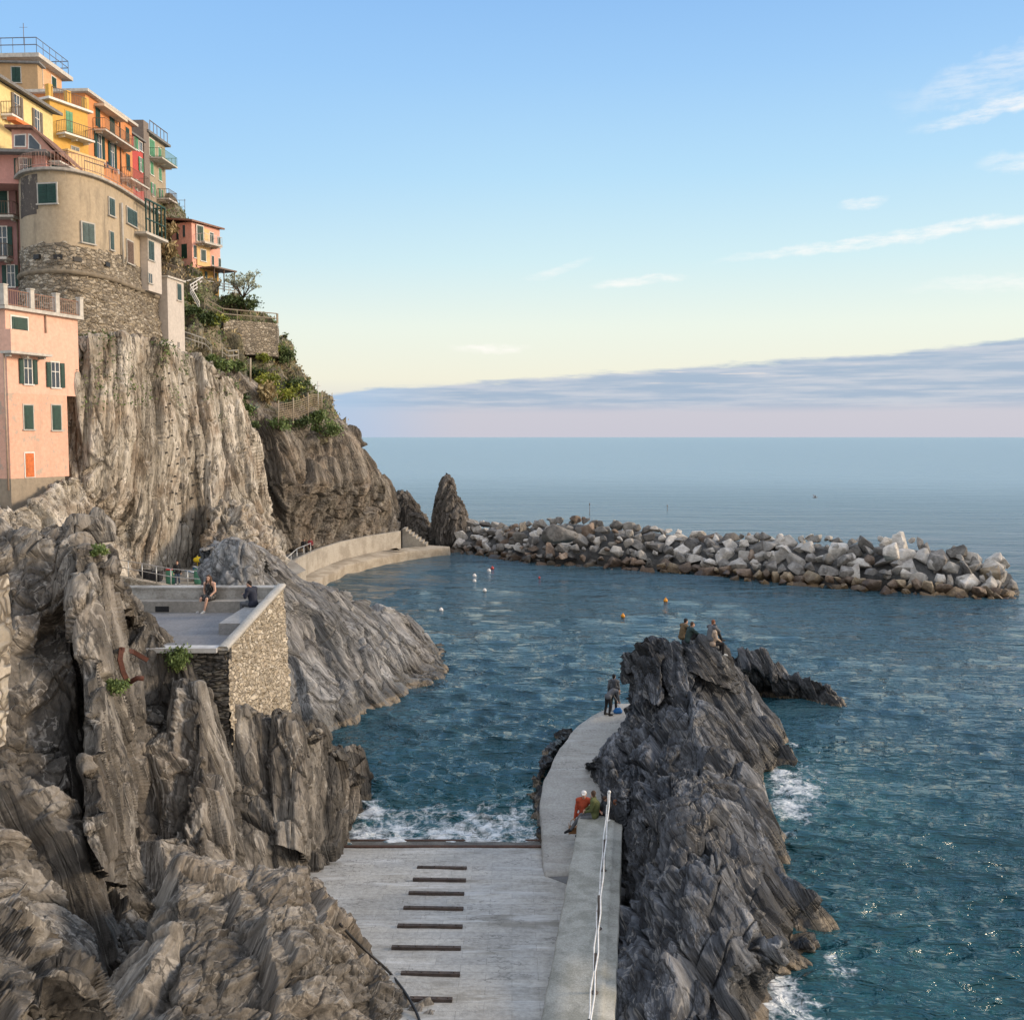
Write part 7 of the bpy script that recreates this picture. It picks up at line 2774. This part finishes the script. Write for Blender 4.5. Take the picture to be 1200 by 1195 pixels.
m_bw = plain('white_hull_paint', (.60, .61, .62), .4, .1)
m_bb2 = plain('blue_hull_paint', (.05, .17, .32), .4, .15)
hull(yard(245, 680), 3.6, .72, .62, .15, m_bw, 'white rowing boat hauled out behind the right green barrel', m_bb2)
hull(yard(252, 675), 3.4, .70, .62, .1, m_bb2, 'blue rowing boat hauled out behind the white one', m_bw)
for k, (px, py, m, lab) in enumerate(((228, 668, m_yel_p, 'leftmost yellow float'), (238, 667, m_yel_p, 'second yellow float'), (243, 668, m_yel_p, 'third yellow float'), (248, 666, m_yel_p, 'big yellow float next to the red one'), (253, 665, m_redp, 'red float'))):
    p = yard(px, py + 8) + np.array([0, .8, 1.25])
    mb = MB()
    Vb, Fb = remeshed([(p + np.array([-.14, 0, 0]), p + np.array([.14, 0, .03]), .20, .22), (p + np.array([.0, 0, .2]), p + np.array([.0, 0, .32]), .06, .05)], .035)
    mb._add(Vb, Fb, 0, True)
    mb.tube([p + np.array([0, 0, -.9]), p + np.array([0, 0, .1])], .03, 5)
    o = mb.build('float', [m], None, p)
    tag(o, lab + ' hung behind the boats at the cliff foot', 'float', 'plastic floats in the boat yard')
mb = MB()
ra, rb_ = yard(226, 676) + np.array([0, .85, 0]), yard(256, 674) + np.array([0, .85, 0])
for q in (ra, rb_):
    mb.tube([q, q + np.array([0, 0, 1.3])], .05, 6)
mb.tube([ra + np.array([0, 0, 1.2]), rb_ + np.array([0, 0, 1.2])], .04, 6)
tag(mb.build('drying_rack', [m_iron], None, ra), 'simple rack holding the yellow and red floats', 'rack')

# ------------------------------------------------------------------ buoys, bird, poles
def buoy(px, py, r, kind, lab):
    p = Wz(px, py, 0.0)
    r *= .72
    mw = {'white': plain('buoy_white', (.70, .68, .66), .4, .08), 'orange': plain('buoy_orange', (.70, .28, .02), .4, .1), 'red': plain('buoy_red', (.45, .05, .04), .4, .1)}[kind]
    root = empty('buoy', p, lab, 'buoy', 'mooring buoys in the harbour')
    mb = MB()
    mb.lathe(p, [(r * .3, -r * .8), (r * .85, -r * .35), (r, .1 * r), (r * .9, r * .55), (r * .5, r * 1.0), (r * .22, r * 1.3)], 14)
    mb.build('float', [mw], root)
    mb = MB()
    mb.lathe(p, [(r * .2, r * 1.302), (r * .2, r * 1.55), (r * .08, r * 1.65)], 8)
    mb.build('top_ring', [m_rust if kind == 'white' else mw], root)


for args in ((517, 715, .26, 'white', 'white buoy alone nearest to the rock point'), (556, 675, .30, 'white', 'upper of two white buoys close together in mid harbour'), (556, 681, .26, 'white', 'lower of two white buoys close together in mid harbour'),
             (568, 692, .26, 'white', 'white buoy just below and right of the pair'), (573, 669, .30, 'white', 'white buoy touching the red buoy'), (577, 666, .26, 'red', 'single red buoy near the breakwater'), (632, 677, .16, 'red', 'tiny dark red buoy in front of the breakwater'),
             (730, 722, .24, 'orange', 'orange buoy left of the jagged rock peak'), (780, 704, .27, 'orange', 'orange buoy farther out above the jagged rock peak')):
    buoy(*args)
for (px, y0, y1, d, lab) in ((691, 590, 606, 190, 'thin dark marker pole in the sea behind the breakwater, left one'), (782, 592, 602, 200, 'thin dark marker pole in the sea behind the breakwater, right one')):
    a = W(px, y1, d)
    a[2] = -.5
    b = W(px, y0, d)
    mb = MB()
    mb.tube([a, b], .05, 6)
    mb.lathe(b, [(.08, -.3), (.11, -.1), (.02, .15)], 8)
    tag(mb.build('marker_pole', [m_iron], None, a), lab, 'pole')
p = W(955, 583, 120)
root = empty('seagull', p, 'seagull flying low over the open sea beyond the breakwater', 'bird')
mb = MB()
Vb, Fb = remeshed([(p + np.array([-.22, 0, -.02]), p + np.array([.14, 0, .03]), .05, .085), (p + np.array([.14, 0, .03]), p + np.array([.28, 0, .06]), .06, .045), (p + np.array([.32, 0, .05]), p + np.array([.37, 0, .04]), .015, .008)], .018)
mb._add(Vb, Fb, 0, True)
for k in (-1, 1):
    a = [p + np.array([.08, k * .05, .03]), p + np.array([.02, k * .32, .26]), p + np.array([-.10, k * .70, .34]), p + np.array([-.12, k * .42, .22]), p + np.array([-.10, k * .05, .02])]
    mb._add(a + [x + np.array([0, 0, .02]) for x in a], [(0, 1, 2, 3, 4), (9, 8, 7, 6, 5)] + [(i, 5 + i, 5 + (i + 1) % 5, (i + 1) % 5) for i in range(5)])
mb.build('body', [plain('gull_feathers', (.30, .30, .31), .7, .3)], root)

# ------------------------------------------------------------------ cable, iron, sticks on the near rocks
VA2 = rA2[0]
pts = [surf(VA2, x, y, 4) + np.array([.04, -.10, .06]) for x, y in ((400, 1086), (412, 1096), (428, 1110), (446, 1126), (462, 1142), (474, 1158), (484, 1176), (490, 1192), (492, 1205))]
P3 = _resample(pts, 40)
for _ in range(6):
    Q = P3.copy()
    Q[1:-1] = (P3[:-2] + 2 * P3[1:-1] + P3[2:]) / 4
    P3 = Q
mb = MB()
mb.tube(list(P3), .034, 8)
tag(mb.build('cable', [m_black], None, P3[0]), 'thick black cable running down over the nearest rock', 'cable')
m_deeprust = plain('deep_rust', (.075, .026, .016), .85, .35, 8)
pts = [surf(VA, x, y, 4) + np.array([.12, -.40, .05]) for x, y in ((172, 768), (160, 760), (147, 758), (143, 768), (148, 785), (154, 797))]
mb = MB()
for a, b in zip(pts[:-1], pts[1:]):
    d = b - a
    ln_ = np.linalg.norm(d)
    d /= ln_
    s_ = np.cross(d, (.6, -.7, .2))
    s_ /= np.linalg.norm(s_)
    mb.obox((a + b) / 2, (d, s_, np.cross(d, s_)), (ln_ / 2 + .04, .065, .03))
a = pts[-1]
mb.tube([a, a + np.array([.25, -.02, .14]), a + np.array([.42, .0, .12])], .07, 7)
tag(mb.build('iron_bracket', [m_deeprust], None, pts[2]), 'bent rusty iron bracket fixed to the near rock', 'bracket')
for (q, lab) in ((((118, 1158), (153, 1150)), 'upper pale stick wedged in the dark cleft'), (((116, 1178), (150, 1162)), 'lower thin stick wedged in the dark cleft')):
    a, b = surf(VA, *q[0], 5) + np.array([0, -.12, .05]), surf(VA, *q[1], 5) + np.array([0, -.12, .05])
    mb = MB()
    mb.tube([a, (a + b) / 2 + np.array([0, 0, .02]), b], .026 if 'upper' in lab else .014, 6)
    tag(mb.build('stick', [plain('driftwood', (.36, .29, .19), .85, .3)], None, a), lab, 'stick')
# rock anchors on the climbing slabs
m_anchor = plain('anchor_plate', (.05, .045, .04), .7, .2)
g = random.Random(77)
VDs = rD[0]
first = None
for (x0, y0) in ((192, 425), (200, 440), (216, 452), (232, 462)):
    for k in range(11):
        px, py = x0 + 4 * k * .35 + g.uniform(-3, 3), y0 + 17 * k + g.uniform(-4, 4)
        if py > 640:
            continue
        p = surf(VDs, px, py, 2.5) + np.array([.06, -.10, 0])
        if first is None:
            mb = MB()
            mb.obox(p, ((.75, .66, 0), (.66, -.75, 0), (0, 0, 1)), (.08, .035, .07))
            mb.obox(p + np.array([.05, -.06, .02]), ((.75, .66, 0), (.66, -.75, 0), (0, 0, 1)), (.03, .04, .03))
            first = mb.build('rock_anchor', [m_anchor], None, p)
            o = first
        else:
            o = first.copy()
            col.objects.link(o)
            o.location = [float(v) for v in p]
        tag(o, 'small dark rock anchor on the pale climbing slabs', 'rock anchor', 'rock anchors dotted over the climbing cliff')
